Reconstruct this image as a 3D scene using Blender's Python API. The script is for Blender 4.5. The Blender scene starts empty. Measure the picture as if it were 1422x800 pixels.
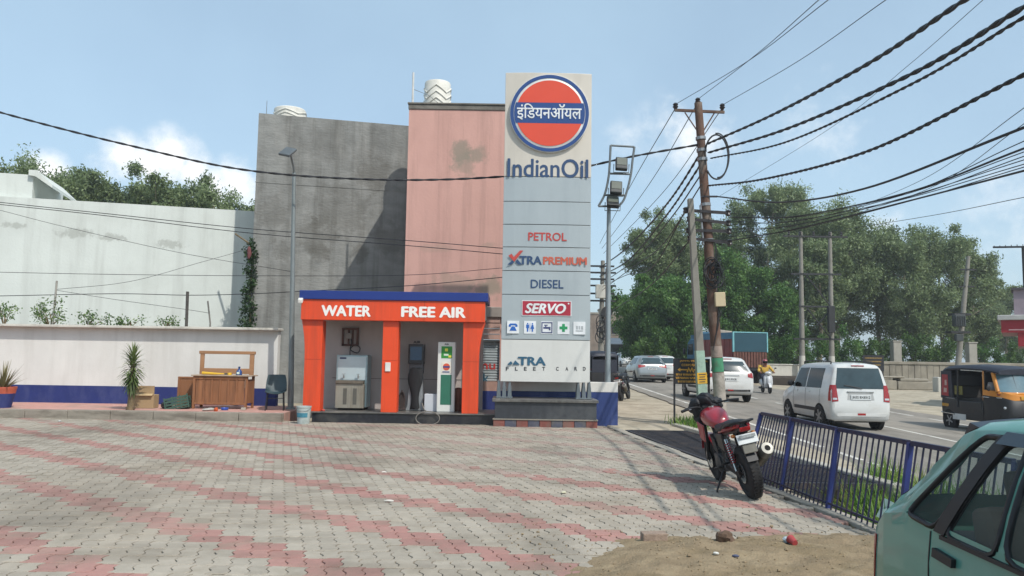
import bpy, bmesh, math, random
import numpy as np
from mathutils import Vector, Matrix, noise as mnoise
R = math.radians
random.seed(7)
scn = bpy.context.scene
COL = scn.collection

# ---------------------------------------------------------------- camera
FPX, HOR, ROLL, EYE = 1080.0, 96.0, 0.9, 1.6
_th, _ro = math.atan(HOR / FPX), R(ROLL)
FW = Vector((0, math.cos(_th), math.sin(_th)))
_R0 = Vector((1, 0, 0)); _U0 = Vector((0, -math.sin(_th), math.cos(_th)))
RT = math.cos(_ro) * _R0 + math.sin(_ro) * _U0
UP = math.cos(_ro) * _U0 - math.sin(_ro) * _R0
CAMP = Vector((0, 0, EYE))
cam = bpy.data.cameras.new('camera'); camo = bpy.data.objects.new('camera', cam); COL.objects.link(camo)
cam.sensor_width = 36; cam.lens = 36 * FPX / 1422; cam.clip_start = 0.05; cam.clip_end = 3000
mw = Matrix.Identity(4)
for i, a in enumerate((RT, UP, -FW)):
    for j in range(3): mw[j][i] = a[j]
mw.translation = CAMP
camo.matrix_world = mw
scn.camera = camo
def ray(x, y): return FW + (x - 711) / FPX * RT - (y - 400) / FPX * UP
def at_z(x, y, z=0.0):
    d = ray(x, y); return CAMP + d * ((z - EYE) / d.z)
def at_Y(x, y, Y):
    d = ray(x, y); return CAMP + d * (Y / d.y)

# ---------------------------------------------------------------- sun, sky, exposure
SUN = Vector((1.2, -1.55, 2.3)).normalized()
sl = bpy.data.lights.new('sun', 'SUN'); sl.energy = 3.2; sl.angle = R(0.7); sl.color = (1, .955, .88)
so = bpy.data.objects.new('sun', sl); COL.objects.link(so)
so.rotation_euler = SUN.to_track_quat('Z', 'Y').to_euler(); so.location = (30, -30, 60)
W = bpy.data.worlds.new('World'); scn.world = W; W.use_nodes = True
nt = W.node_tree; nt.nodes.clear()
def N(t, kind, **kw):
    n = t.nodes.new(kind)
    for k, v in kw.items():
        if k.startswith('i_'):
            n.inputs[k[2:].replace('_', ' ')].default_value = v
        else: setattr(n, k, v)
    return n
def L(t, a, b): t.links.new(a, b)
def mth(t, op, a, b=None, c=None, clamp=False):
    n = t.nodes.new('ShaderNodeMath'); n.operation = op; n.use_clamp = clamp
    for i, q in enumerate((a, b, c)):
        if q is None: continue
        if isinstance(q, (int, float)): n.inputs[i].default_value = q
        else: L(t, q, n.inputs[i])
    return n.outputs[0]
sky = N(nt, 'ShaderNodeTexSky', sky_type='NISHITA', sun_disc=False)
sky.sun_elevation = math.asin(SUN.z); sky.sun_rotation = math.atan2(SUN.x, SUN.y)
sky.air_density = 1.0; sky.dust_density = 2.6; sky.ozone_density = 1.2; sky.altitude = 300
tc = N(nt, 'ShaderNodeTexCoord')
nz = N(nt, 'ShaderNodeTexNoise'); nz.inputs['Scale'].default_value = 17; nz.inputs['Detail'].default_value = 8; nz.inputs['Roughness'].default_value = .62
L(nt, tc.outputs['Generated'], nz.inputs['Vector'])
blob = None
for (px, py, rad, amp) in [(165, 222, 2.4, .9), (205, 228, 2.2, .95), (238, 220, 2.7, 1), (266, 236, 2.0, .95), (60, 243, 2.2, .9), (330, 255, 2.6, .75), (290, 262, 2.6, .8),
                           (900, 200, 4.4, .36), (950, 185, 4.4, .44), (985, 195, 3.6, .38), (1000, 165, 2.6, .36), (1115, 150, 4.0, .26), (1165, 180, 4.4, .28), (1085, 200, 3.6, .25), (1230, 315, 3.4, .34), (1400, 295, 5, .28),
                           (-190, 260, 6, .9), (-330, 230, 5, .9), (1650, 230, 6, .8)]:
    d = ray(px, py).normalized()
    v = N(nt, 'ShaderNodeVectorMath', operation='DISTANCE'); L(nt, tc.outputs['Generated'], v.inputs[0]); v.inputs[1].default_value = d
    q = mth(nt, 'MULTIPLY', mth(nt, 'SUBTRACT', 1.0, mth(nt, 'DIVIDE', v.outputs['Value'], R(rad)), clamp=True), amp)
    blob = q if blob is None else mth(nt, 'MAXIMUM', blob, q)
nn = mth(nt, 'MULTIPLY', mth(nt, 'SUBTRACT', nz.outputs['Fac'], .5), 1.5)
cm = mth(nt, 'ADD', mth(nt, 'MULTIPLY', mth(nt, 'SQRT', blob), .95), nn)
mr = N(nt, 'ShaderNodeMapRange', interpolation_type='SMOOTHSTEP'); mr.inputs['From Min'].default_value = .28; mr.inputs['From Max'].default_value = .95
L(nt, cm, mr.inputs['Value'])
mask = mth(nt, 'MULTIPLY', mr.outputs['Result'], mth(nt, 'MULTIPLY', mth(nt, 'SQRT', blob), 1.35), clamp=True)
# thin veil so the blue is a pale summer blue
nz2 = N(nt, 'ShaderNodeTexNoise'); nz2.inputs['Scale'].default_value = 3.2; nz2.inputs['Detail'].default_value = 5
L(nt, tc.outputs['Generated'], nz2.inputs['Vector'])
mx0 = N(nt, 'ShaderNodeMix', data_type='RGBA'); L(nt, sky.outputs['Color'], mx0.inputs['A']); mx0.inputs['B'].default_value = (5.0, 6.9, 8.1, 1)
L(nt, mth(nt, 'ADD', mth(nt, 'MULTIPLY', nz2.outputs['Fac'], .3), .27), mx0.inputs['Factor'])
mx = N(nt, 'ShaderNodeMix', data_type='RGBA'); L(nt, mx0.outputs['Result'], mx.inputs['A']); mx.inputs['B'].default_value = (8.1, 8.2, 8.25, 1)
L(nt, mask, mx.inputs['Factor'])
bg = N(nt, 'ShaderNodeBackground'); bg.inputs['Strength'].default_value = 0.13
L(nt, mx.outputs['Result'], bg.inputs['Color'])
wo = N(nt, 'ShaderNodeOutputWorld'); L(nt, bg.outputs[0], wo.inputs['Surface'])
vs = scn.view_settings; vs.view_transform = 'Standard'; vs.look = 'None'; vs.exposure = 0.18; vs.gamma = 1.0

# ---------------------------------------------------------------- materials
def lin(c):
    if isinstance(c, str):
        c = [int(c[i:i + 2], 16) / 255 for i in (0, 2, 4)]
        c = [x / 12.92 if x <= .04045 else ((x + .055) / 1.055) ** 2.4 for x in c]
    return tuple(c)
MATS = {}
def M(name, col, rough=.6, metal=0.0, var=.16, scale=3.0, bump=0.0, bscale=40.0, dirt=None, coat=0.0, spec=.5, stretch=(1, 1, 1), trans=0.0, emit=None):
    """dirt = (colour, amount 0..1, scale, stretch)"""
    if name in MATS: return MATS[name]
    m = bpy.data.materials.new(name); m.use_nodes = True; t = m.node_tree; MATS[name] = m
    b = t.nodes['Principled BSDF']
    c = lin(col)
    tx = N(t, 'ShaderNodeTexCoord')
    mp = N(t, 'ShaderNodeMapping'); mp.inputs['Scale'].default_value = stretch; L(t, tx.outputs['Object'], mp.inputs['Vector'])
    n1 = N(t, 'ShaderNodeTexNoise'); n1.inputs['Scale'].default_value = scale; n1.inputs['Detail'].default_value = 6; n1.inputs['Roughness'].default_value = .6
    L(t, mp.outputs[0], n1.inputs['Vector'])
    rp = N(t, 'ShaderNodeMapRange'); rp.inputs['From Min'].default_value = .3; rp.inputs['From Max'].default_value = .7
    L(t, n1.outputs['Fac'], rp.inputs['Value'])
    mxa = N(t, 'ShaderNodeMix', data_type='RGBA')
    mxa.inputs['A'].default_value = tuple(max(0, x * (1 - var)) for x in c) + (1,)
    mxa.inputs['B'].default_value = tuple(min(1, x * (1 + var)) for x in c) + (1,)
    L(t, rp.outputs['Result'], mxa.inputs['Factor'])
    out = mxa.outputs['Result']
    if dirt:
        dl = dirt if isinstance(dirt, list) else [dirt]
        for dc, da, dsc, dst in dl:
            mp2 = N(t, 'ShaderNodeMapping'); mp2.inputs['Scale'].default_value = dst; L(t, tx.outputs['Object'], mp2.inputs['Vector'])
            n2 = N(t, 'ShaderNodeTexNoise'); n2.inputs['Scale'].default_value = dsc; n2.inputs['Detail'].default_value = 8; n2.inputs['Roughness'].default_value = .65
            L(t, mp2.outputs[0], n2.inputs['Vector'])
            r2 = N(t, 'ShaderNodeMapRange', interpolation_type='SMOOTHSTEP'); r2.inputs['From Min'].default_value = .46; r2.inputs['From Max'].default_value = .68; r2.inputs['To Max'].default_value = da
            L(t, n2.outputs['Fac'], r2.inputs['Value'])
            mxb = N(t, 'ShaderNodeMix', data_type='RGBA'); L(t, out, mxb.inputs['A']); mxb.inputs['B'].default_value = lin(dc) + (1,)
            L(t, r2.outputs['Result'], mxb.inputs['Factor']); out = mxb.outputs['Result']
    L(t, out, b.inputs['Base Color'])
    b.inputs['Roughness'].default_value = rough; b.inputs['Metallic'].default_value = metal
    b.inputs['Specular IOR Level'].default_value = spec
    if coat: b.inputs['Coat Weight'].default_value = coat; b.inputs['Coat Roughness'].default_value = .06
    if trans: b.inputs['Transmission Weight'].default_value = trans
    if bump:
        n3 = N(t, 'ShaderNodeTexNoise'); n3.inputs['Scale'].default_value = bscale; n3.inputs['Detail'].default_value = 5
        L(t, mp.outputs[0], n3.inputs['Vector'])
        bp = N(t, 'ShaderNodeBump'); bp.inputs['Strength'].default_value = bump; bp.inputs['Distance'].default_value = .02
        L(t, n3.outputs['Fac'], bp.inputs['Height']); L(t, bp.outputs[0], b.inputs['Normal'])
    return m
def Mglass(name, col, alpha=.35, rough=.03):
    if name in MATS: return MATS[name]
    m = bpy.data.materials.new(name); m.use_nodes = True; t = m.node_tree; MATS[name] = m
    b = t.nodes['Principled BSDF']; o = t.nodes['Material Output']
    b.inputs['Base Color'].default_value = lin(col) + (1,); b.inputs['Roughness'].default_value = rough; b.inputs['Specular IOR Level'].default_value = .8
    tr = N(t, 'ShaderNodeBsdfTransparent'); tr.inputs['Color'].default_value = (.86, .9, .9, 1)
    ms = N(t, 'ShaderNodeMixShader'); ms.inputs[0].default_value = alpha
    L(t, tr.outputs[0], ms.inputs[1]); L(t, b.outputs[0], ms.inputs[2]); L(t, ms.outputs[0], o.inputs['Surface'])
    return m
def Mleaf(name, cols, nscale=.8, trans=.35):
    if name in MATS: return MATS[name]
    m = bpy.data.materials.new(name); m.use_nodes = True; t = m.node_tree; MATS[name] = m
    b = t.nodes['Principled BSDF']; o = t.nodes['Material Output']
    tx = N(t, 'ShaderNodeTexCoord')
    at = N(t, 'ShaderNodeAttribute', attribute_name='tint')
    n1 = N(t, 'ShaderNodeTexNoise'); n1.inputs['Scale'].default_value = nscale; n1.inputs['Detail'].default_value = 3
    L(t, tx.outputs['Object'], n1.inputs['Vector'])
    s = mth(t, 'ADD', mth(t, 'MULTIPLY', at.outputs['Fac'], .6), mth(t, 'SUBTRACT', mth(t, 'MULTIPLY', n1.outputs['Fac'], 1.2), .4), clamp=True)
    cr = N(t, 'ShaderNodeValToRGB'); e = cr.color_ramp.elements
    e[0].color = lin(cols[0]) + (1,); e[1].color = lin(cols[-1]) + (1,)
    for i, c in enumerate(cols[1:-1]): k = e.new((i + 1) / (len(cols) - 1)); k.color = lin(c) + (1,)
    L(t, s, cr.inputs[0]); L(t, cr.outputs[0], b.inputs['Base Color']); b.inputs['Roughness'].default_value = .5; b.inputs['Specular IOR Level'].default_value = .3
    tl = N(t, 'ShaderNodeBsdfTranslucent'); L(t, cr.outputs[0], tl.inputs['Color'])
    ms = N(t, 'ShaderNodeMixShader'); ms.inputs[0].default_value = trans
    L(t, b.outputs[0], ms.inputs[1]); L(t, tl.outputs[0], ms.inputs[2]); L(t, ms.outputs[0], o.inputs['Surface'])
    return m

# ---------------------------------------------------------------- mesh collector
def rotm(rx=0, ry=0, rz=0):
    return (Matrix.Rotation(R(rz), 3, 'Z') @ Matrix.Rotation(R(ry), 3, 'Y') @ Matrix.Rotation(R(rx), 3, 'X'))
class G:
    def __init__(s): s.v = []; s.f = []; s.t = None
    def add(s, vs, fs):
        o = len(s.v); s.v += [tuple(p) for p in vs]; s.f += [tuple(i + o for i in q) for q in fs]; return s
    def box(s, c, d, rot=None):
        c = Vector(c); P = []
        for sx in (-.5, .5):
            for sy in (-.5, .5):
                for sz in (-.5, .5):
                    p = Vector((sx * d[0], sy * d[1], sz * d[2])); P.append(c + (rot @ p if rot else p))
        return s.add(P, [(0, 1, 3, 2), (4, 6, 7, 5), (0, 4, 5, 1), (2, 3, 7, 6), (0, 2, 6, 4), (1, 5, 7, 3)])
    def bb(s, x0, x1, y0, y1, z0, z1): return s.box(((x0 + x1) / 2, (y0 + y1) / 2, (z0 + z1) / 2), (x1 - x0, y1 - y0, z1 - z0))
    def tube(s, pts, r, n=8, closed=False, cap=True, flat=1.0):
        pts = [Vector(p) for p in pts]; m = len(pts); rr = r if isinstance(r, (list, tuple)) else [r] * m
        P = []; F = []; up = None
        for i in range(m):
            a = pts[(i - 1) % m] if (closed or i > 0) else pts[i]; b = pts[(i + 1) % m] if (closed or i < m - 1) else pts[i]
            t = (b - a).normalized()
            if up is None: up = Vector((0, 0, 1)) if abs(t.z) < .9 else Vector((1, 0, 0))
            sd = t.cross(up).normalized(); up = sd.cross(t).normalized()
            for k in range(n):
                q = 2 * math.pi * (k + .5) / n
                P.append(pts[i] + (math.cos(q) * sd * flat + math.sin(q) * up) * rr[i])
        for i in range(m if closed else m - 1):
            j = (i + 1) % m
            for k in range(n): F.append((i * n + k, i * n + (k + 1) % n, j * n + (k + 1) % n, j * n + k))
        if cap and not closed: F.append(tuple(range(n - 1, -1, -1))); F.append(tuple(range((m - 1) * n, m * n)))
        return s.add(P, F)
    def cyl(s, a, b, r0, r1=None, n=12): return s.tube([a, b], [r0, r0 if r1 is None else r1], n)
    def lathe(s, prof, c=(0, 0, 0), n=16, axis='z', rot=None):
        P = []; F = []; c = Vector(c); m = len(prof)
        for (r, z) in prof:
            for k in range(n):
                q = 2 * math.pi * k / n; x, y = r * math.cos(q), r * math.sin(q)
                p = Vector((x, y, z)) if axis == 'z' else (Vector((x, z, y)) if axis == 'y' else Vector((z, x, y)))
                P.append(c + (rot @ p if rot else p))
        for i in range(m - 1):
            for k in range(n): F.append((i * n + k, i * n + (k + 1) % n, (i + 1) * n + (k + 1) % n, (i + 1) * n + k))
        if prof[0][0] > 1e-4: F.append(tuple(range(n - 1, -1, -1)))
        if prof[-1][0] > 1e-4: F.append(tuple(range((m - 1) * n, m * n)))
        return s.add(P, F)
    def prism(s, poly, d0, d1, plane='xz'):
        n = len(poly)
        def mk(u, v, d): return (u, d, v) if plane == 'xz' else ((d, u, v) if plane == 'yz' else (u, v, d))
        P = [mk(u, v, d0) for u, v in poly] + [mk(u, v, d1) for u, v in poly]
        F = [tuple(range(n)), tuple(range(2 * n - 1, n - 1, -1))] + [(i, i + n, (i + 1) % n + n, (i + 1) % n) for i in range(n)]
        return s.add(P, F)
    def ball(s, c, r, nu=12, nv=8, rot=None, jit=0):
        if isinstance(r, (int, float)): r = (r, r, r)
        P = []; F = []; c = Vector(c)
        for j in range(nv + 1):
            ph = math.pi * j / nv
            for i in range(nu):
                q = 2 * math.pi * i / nu
                p = Vector((math.sin(ph) * math.cos(q) * r[0], math.sin(ph) * math.sin(q) * r[1], math.cos(ph) * r[2]))
                if jit: p *= 1 + jit * mnoise.noise(p * (1.7 / max(r)) + c)
                P.append(c + (rot @ p if rot else p))
        for j in range(nv):
            for i in range(nu): F.append((j * nu + i, (j + 1) * nu + i, (j + 1) * nu + (i + 1) % nu, j * nu + (i + 1) % nu))
        return s.add(P, F)
    def loft(s, secs, cap=True, closed=True):
        n = len(secs[0]); P = [p for q in secs for p in q]; F = []
        for i in range(len(secs) - 1):
            for k in range(n if closed else n - 1): F.append((i * n + k, i * n + (k + 1) % n, (i + 1) * n + (k + 1) % n, (i + 1) * n + k))
        if cap: F.append(tuple(range(n - 1, -1, -1))); F.append(tuple(range((len(secs) - 1) * n, len(secs) * n)))
        return s.add(P, F)
    def xf(s, mat):
        s.v = [tuple(mat @ Vector(p)) for p in s.v]; return s
    def mesh(s, name, m, smooth=None, bevel=0.0, seg=1):
        me = bpy.data.meshes.new(name); me.from_pydata(s.v, [], s.f)
        bm = bmesh.new(); bm.from_mesh(me)
        bmesh.ops.remove_doubles(bm, verts=bm.verts, dist=1e-5)
        bmesh.ops.recalc_face_normals(bm, faces=bm.faces)
        if bevel:
            es = [e for e in bm.edges if len(e.link_faces) == 2 and e.calc_face_angle(0) > .5]
            bmesh.ops.bevel(bm, geom=es, offset=bevel, segments=seg, affect='EDGES', clamp_overlap=True, profile=.6)
        bm.to_mesh(me); bm.free()
        me.materials.append(m)
        if smooth is not None:
            me.shade_smooth()
            me.set_sharp_from_angle(angle=R(smooth))
        return me
    def build(s, name, m, parent=None, smooth=None, bevel=0.0, seg=1, loc=None, **tags):
        me = s.mesh(name, m, smooth, bevel, seg)
        o = bpy.data.objects.new(name, me); COL.objects.link(o)
        if parent is not None: o.parent = parent
        if loc is not None: o.location = loc
        for k, v in tags.items():
            if v: o[{'cat': 'category'}.get(k, k)] = v
        return o
def thing(name, label, cat, loc=(0, 0, 0), rz=0.0, group=None, rot=None):
    o = bpy.data.objects.new(name, None); o.empty_display_size = .1; COL.objects.link(o); o.location = loc
    o.rotation_euler = rot if rot else (0, 0, R(rz)); o['label'] = label; o['category'] = cat
    if group: o['group'] = group
    return o
def copy_tree(o, parent=None):
    c = o.copy(); COL.objects.link(c); c.parent = parent
    if parent is not None: c.matrix_parent_inverse = o.matrix_parent_inverse
    for ch in [q for q in KIDS.get(o.name, [])]: copy_tree(ch, c)
    return c
KIDS = {}
def index_kids():
    KIDS.clear()
    for o in bpy.data.objects:
        if o.parent is not None: KIDS.setdefault(o.parent.name, []).append(o)
def catmull(P, k=8):
    P = [Vector(p) for p in P]; out = []; n = len(P)
    for i in range(n - 1):
        a = P[i - 1] if i else 2 * P[0] - P[1]; b = P[i]; c = P[i + 1]; d = P[i + 2] if i < n - 2 else 2 * P[-1] - P[-2]
        for j in range(k):
            t = j / k
            out.append(.5 * ((2 * b) + (c - a) * t + (2 * a - 5 * b + 4 * c - d) * t * t + (3 * b - a - 3 * c + d) * t ** 3))
    out.append(P[-1]); return out
def text_mesh(body, bold=0.0, extr=.006, shear=0.0, spacing=1.0):
    c = bpy.data.curves.new('lettering', 'FONT'); c.body = body; c.extrude = extr; c.offset = bold; c.shear = shear; c.space_character = spacing; c.resolution_u = 4
    o = bpy.data.objects.new('lettering', c); COL.objects.link(o)
    me = bpy.data.meshes.new_from_object(o)
    bpy.data.objects.remove(o); bpy.data.curves.remove(c)
    return me
def text(body, x0, x1, z0, z1, y, m, parent, bold=.012, shear=0.0, spacing=1.0, name='lettering', depth=.012, face='-y', rot=None, label=None):
    """flat raised letters that fill the rectangle x0..x1, z0..z1 on the plane y (facing -y)"""
    m0 = text_mesh(body, 0, .5, shear, spacing)
    bv = [v.co.copy() for v in m0.vertices]; bf = [tuple(p.vertices) for p in m0.polygons]; bpy.data.meshes.remove(m0)
    vs_ = []; fs_ = []
    for k, (dx, dy) in enumerate([(0, 0)] if bold <= 0 else [(0, 0), (-bold, 0), (bold, 0), (0, -bold * .7), (0, bold * .7)]):
        o_ = len(vs_); vs_ += [Vector((p.x + dx, p.y + dy, p.z * (1 - .04 * k))) for p in bv]; fs_ += [tuple(i + o_ for i in q) for q in bf]
    ax, bx = min(v.x for v in vs_), max(v.x for v in vs_); ay, by = min(v.y for v in vs_), max(v.y for v in vs_)
    co = [(x0 + (v.x - ax) / (bx - ax) * (x1 - x0), y - (.5 + v.z) * depth, z0 + (v.y - ay) / (by - ay) * (z1 - z0)) for v in vs_]
    me = bpy.data.meshes.new(name); me.from_pydata(co, [], fs_)
    me.materials.clear(); me.materials.append(m)
    o = bpy.data.objects.new(name, me); COL.objects.link(o); o.parent = parent
    if label: o['label'] = label
    return o
# ---------------------------------------------------------------- setting: ground, road, forecourt
def clamp(v, a, b): return max(a, min(b, v))
def edgeX(y): return 2.43 + .108 * (18.7 - clamp(y, 0, 19.5))
def zroad(x, y): return clamp(.015 * (y - 24.5), -.32, 1.0) - .03 * clamp(x - 8, 0, 10)
def sstep(a, b, v):
    t = clamp((v - a) / (b - a), 0, 1); return t * t * (3 - 2 * t)
def zground(x, y):
    u = x - edgeX(y)
    zr = zroad(x, y) - .025
    if y > 19.5:
        k = sstep(19.5, 26, y)
        return (zr * k + -.03 * (1 - k)) if u < 3 else zr
    inner = -.13
    if u <= 0.02: return inner
    ditch = -.42 + .14 * mnoise.noise(Vector((x * 1.3, y * .8, 2)))
    if y > 10.2: ditch = -.45
    shoulder = lerp2(zr, -.03, sstep(11, 18.5, y))
    if u <= 1.75:
        dk = 1 - sstep(17.6, 18.4, y)
        return (inner if u < .1 else ditch) * dk + (1 - dk) * -.03
    if u <= 2.6: return (ditch * (1 - sstep(1.45, 2.0, u)) if y < 17.6 else 0) + shoulder * (sstep(1.45, 2.0, u) if y < 17.6 else 1)
    k = sstep(2.6, 3.6, u)
    return shoulder * (1 - k) + zr * k
def lerp2(a, b, t): return a + (b - a) * t

m_dirt = M('dusty_ground', 'a39a88', .95, var=.22, scale=1.3, bump=.35, bscale=9, dirt=[('6f6657', .6, .7, (1, 1, 1)), ('b9b0a0', .5, 4.5, (1, 1, 1))], spec=.1)
m_asph = M('worn_asphalt', '837e76', .9, var=.14, scale=1.1, bump=.25, bscale=60, dirt=[('9c958a', .55, .5, (1.6, .14, 1)), ('5d5953', .5, 1.6, (1, .3, 1))], spec=.2)
m_paint = M('worn_white_paint', 'c9c6bd', .8, var=.1, scale=6, dirt=('85807a', .75, 2.6, (1, 1, 1)))
m_conc = M('grey_concrete', '9b958a', .9, var=.2, scale=3, bump=.3, bscale=25, dirt=('5e594f', .5, 1.8, (1, 1, 1)), spec=.2)
us = [-500, -120, -40, -14, -5, -1, -.3, 0, .03, .1, .3, .6, .9, 1.2, 1.45, 1.6, 1.75, 1.9, 2.05, 2.3, 2.6, 3, 3.6, 4.6, 6, 8, 10, 12, 14, 16, 19, 23, 30, 45, 90, 200, 600]
ys = [-60, -20, -5, 0, 2] + [3 + .5 * i for i in range(38)] + [23, 24.5, 26, 28, 31, 35, 40, 48, 58, 70, 85, 92, 110, 140, 200, 320, 600, 1200]
gv = []; gf = []
for y in ys:
    for u in us:
        x = edgeX(y) + u; gv.append((x, y, zground(x, y)))
nu_ = len(us)
for j in range(len(ys) - 1):
    for i in range(nu_ - 1): gf.append((j * nu_ + i, j * nu_ + i + 1, (j + 1) * nu_ + i + 1, (j + 1) * nu_ + i))
G().add(gv, gf).build('ground', m_dirt, smooth=60, kind='structure')
# road sheet
rv = []; rf = []; xs_ = [5.75, 6.1, 7, 8, 9, 10, 11, 12, 13, 14, 14.6]
ry = [-40, -10, 0] + [2 + i for i in range(60)] + [66, 72, 80, 91.1, 100, 130, 170, 230]
for j, y in enumerate(ry):
    for i, x in enumerate(xs_):
        xx = x
        if i == 0: xx = x + .18 * mnoise.noise(Vector((y * .7, 1, 0)))
        if i == len(xs_) - 1: xx = x + .4 * mnoise.noise(Vector((y * .4, 5, 0)))
        rv.append((xx, y, zroad(xx, y) + .004))
n_ = len(xs_)
for j in range(len(ry) - 1):
    for i in range(n_ - 1): rf.append((j * n_ + i, j * n_ + i + 1, (j + 1) * n_ + i + 1, (j + 1) * n_ + i))
road = G().add(rv, rf).build('road', m_asph, smooth=60, kind='structure')
def stripe(x0, y0, y1, w, step=1.0):
    g = G(); y = y0; P = []; F = []
    while y <= y1 + 1e-6:
        for s in (-w / 2, w / 2): P.append((x0 + s, y, zroad(x0 + s, y) + .009))
        y += step
    for i in range(len(P) // 2 - 1): F.append((2 * i, 2 * i + 1, 2 * i + 3, 2 * i + 2))
    g.add(P, F).build('lane_marking', m_paint, road)
stripe(6.35, 16.0, 62, .13)
for y in (6.4, 8.6, 10.6, 12.8, 14.2): stripe(6.35, y, y + 1.1, .12, .55)
stripe(10.15, 12, 30, .12); stripe(10.15, 32.2, 70, .12)
for y in (22, 26, 30.5, 35): stripe(13.35, y, y + 3, .12)

# forecourt: bed, edging, individual pavers
m_bed = M('paver_joint_sand', '575046', .95, var=.2, scale=8, spec=.1)
def Mpaver(name, cols, fade):
    m = M(name, cols, .88, var=.07, scale=9, bump=.28, bscale=70, dirt=[(fade, .5, .33, (1, 1, 1)), ('8a8172', .45, 2.3, (1, 1, 1)), ('6d655a', .35, 1.1, (.5, 1.4, 1)), ('4f4940', .38, .42, (1.2, .5, 1))], spec=.22)
    t = m.node_tree; b = t.nodes['Principled BSDF']; src = b.inputs['Base Color'].links[0].from_socket
    ge_ = N(t, 'ShaderNodeNewGeometry')      # world position, so every separate paver shows its own piece of the wear
    for lk in list(t.links):
        if lk.from_node.type == 'TEX_COORD': L(t, ge_.outputs['Position'], lk.to_socket)
    at = N(t, 'ShaderNodeAttribute', attribute_name='tint')
    hs = N(t, 'ShaderNodeHueSaturation'); L(t, src, hs.inputs['Color'])
    L(t, mth(t, 'ADD', mth(t, 'MULTIPLY', at.outputs['Fac'], .17), .91), hs.inputs['Value'])
    L(t, hs.outputs[0], b.inputs['Base Color'])
    return m
m_pg = Mpaver('grey_paver', 'a29a8d', '9a8d7c')
m_pr = Mpaver('red_paver', 'a27b73', '988a7d')
m_pw = Mpaver('worn_red_paver', '9f8c82', '988a7d')
fv = []; Yf = 18.62
bed = G()
ylist = [-6 + i for i in range(25)] + [Yf]
P = [];
for y in ylist: P += [(-22, y, -.03), (edgeX(y) - .14, y, -.03)]
bed.add(P, [(2 * i, 2 * i + 1, 2 * i + 3, 2 * i + 2) for i in range(len(ylist) - 1)])
fore = bed.build('forecourt', m_bed, kind='structure')
PW, PD = .142, .24
LXo = [0, .02, .02, -.02, -.02, 0]; LT = [0, .16, .38, .62, .84, 1]
def paver_outline(w, d, gap):
    left = [(LXo[i], LT[i] * d) for i in range(6)]
    o = []
    o += [(x + gap, y) for x, y in left]                       # left side going up
    o += [(w * .5, d)]
    o += [(x + w - gap, y) for x, y in reversed(left)]
    o += [(w * .5, 0)]
    # shrink in depth
    return [(x, gap + y * (d - 2 * gap) / d) for x, y in o]
OUT = paver_outline(PW, PD, .0045)
def paver_geo(ox, oy, z, tx, ty, cham):
    n = len(OUT); cx, cy = PW / 2, PD / 2
    top = []; mid = []; bot = []
    for (x, y) in OUT:
        dz = tx * (x - cx) + ty * (y - cy)
        if cham:
            k = .97; top.append((ox + cx + (x - cx) * k, oy + cy + (y - cy) * k, z + dz)); mid.append((ox + x, oy + y, z + dz - .004))
        else: mid.append((ox + x, oy + y, z + dz))
        bot.append((ox + x, oy + y, -.045))
    if cham:
        vs_ = top + mid + bot
        F = [tuple(range(n))[::-1]] + [(i, (i + 1) % n, n + (i + 1) % n, n + i) for i in range(n)] + [(n + i, n + (i + 1) % n, 2 * n + (i + 1) % n, 2 * n + i) for i in range(n)]
    else:
        vs_ = mid + bot
        F = [tuple(range(n))[::-1]] + [(i, (i + 1) % n, n + (i + 1) % n, n + i) for i in range(n)]
    return vs_, F
def tint_mesh(name, vs_, F, tints, mats_, mi, smooth=False):
    me = bpy.data.meshes.new(name); me.from_pydata(vs_, [], F)
    for m in mats_: me.materials.append(m)
    a = me.attributes.new('tint', 'FLOAT', 'FACE'); a.data.foreach_set('value', np.array(tints, dtype=np.float32))
    if mi is not None: me.polygons.foreach_set('material_index', np.array(mi, dtype=np.int32))
    return me
def is_red(x, y):
    s = .79 * x + y - 4.93 + 1.5 * 30
    return abs((s % 1.5 + .75) % 1.5 - .75) < .225
def sandh(x, y):
    p = Vector((x, y, 0))
    n1 = mnoise.noise(p * 1.4) * .5 + mnoise.noise(p * 3.9) * .25
    d = min((x - (.22 + (y - 5.9) * .6)) / .9, (7.28 + .10 * (x - 1) - y) / .8, (3.55 - x) / .5 + .4) + n1 * .75 + mnoise.noise(p * 9) * .12
    h = sstep(-.15, 1.1, d) * .085 - .012 + (mnoise.noise(p * 5) * .026 + abs(mnoise.noise(p * 11)) * .02 + mnoise.noise(p * 23) * .008) * sstep(0, .6, d)
    return h
rows = []
rp_ = random.Random(3)
y = 4.6; r_i = 0
while y < Yf - .05:
    x0 = -.72 * (y + 1.2) - .6; x1 = edgeX(y) - .17
    k0 = int(x0 / PW); x = k0 * PW + (PW / 2 if r_i % 2 else 0)
    while x < x1:
        if x + PW < x1 + .02: rows.append((x, y))
        x += PW
    y += PD; r_i += 1
vis = []
for (x, y) in rows:
    c = (x + PW / 2, y + PD / 2)
    d = Vector((c[0], c[1], 0)) - CAMP; w = d.dot(FW); sx = 711 + FPX * d.dot(RT) / w; sy = 400 - FPX * d.dot(UP) / w
    inside = 4 < sx < 1416 and 4 < sy < 795 and sandh(*c) < .002
    vis.append((inside, y, x))
front = sorted([q for q in vis if q[0]], key=lambda q: q[1])[:300]
fset = set((q[2], q[1]) for q in front)
variants = {}
for red in (0, 1, 2):
    for k in range(5):
        a, F = paver_geo(-PW / 2, -PD / 2, 0, 0, 0, True)
        variants[(red, k)] = tint_mesh('paver', a, F, [k / 4] * len(F), [(m_pg, m_pr, m_pw)[red]], None)
av = []; af = []; at_ = []; am = []
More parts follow.
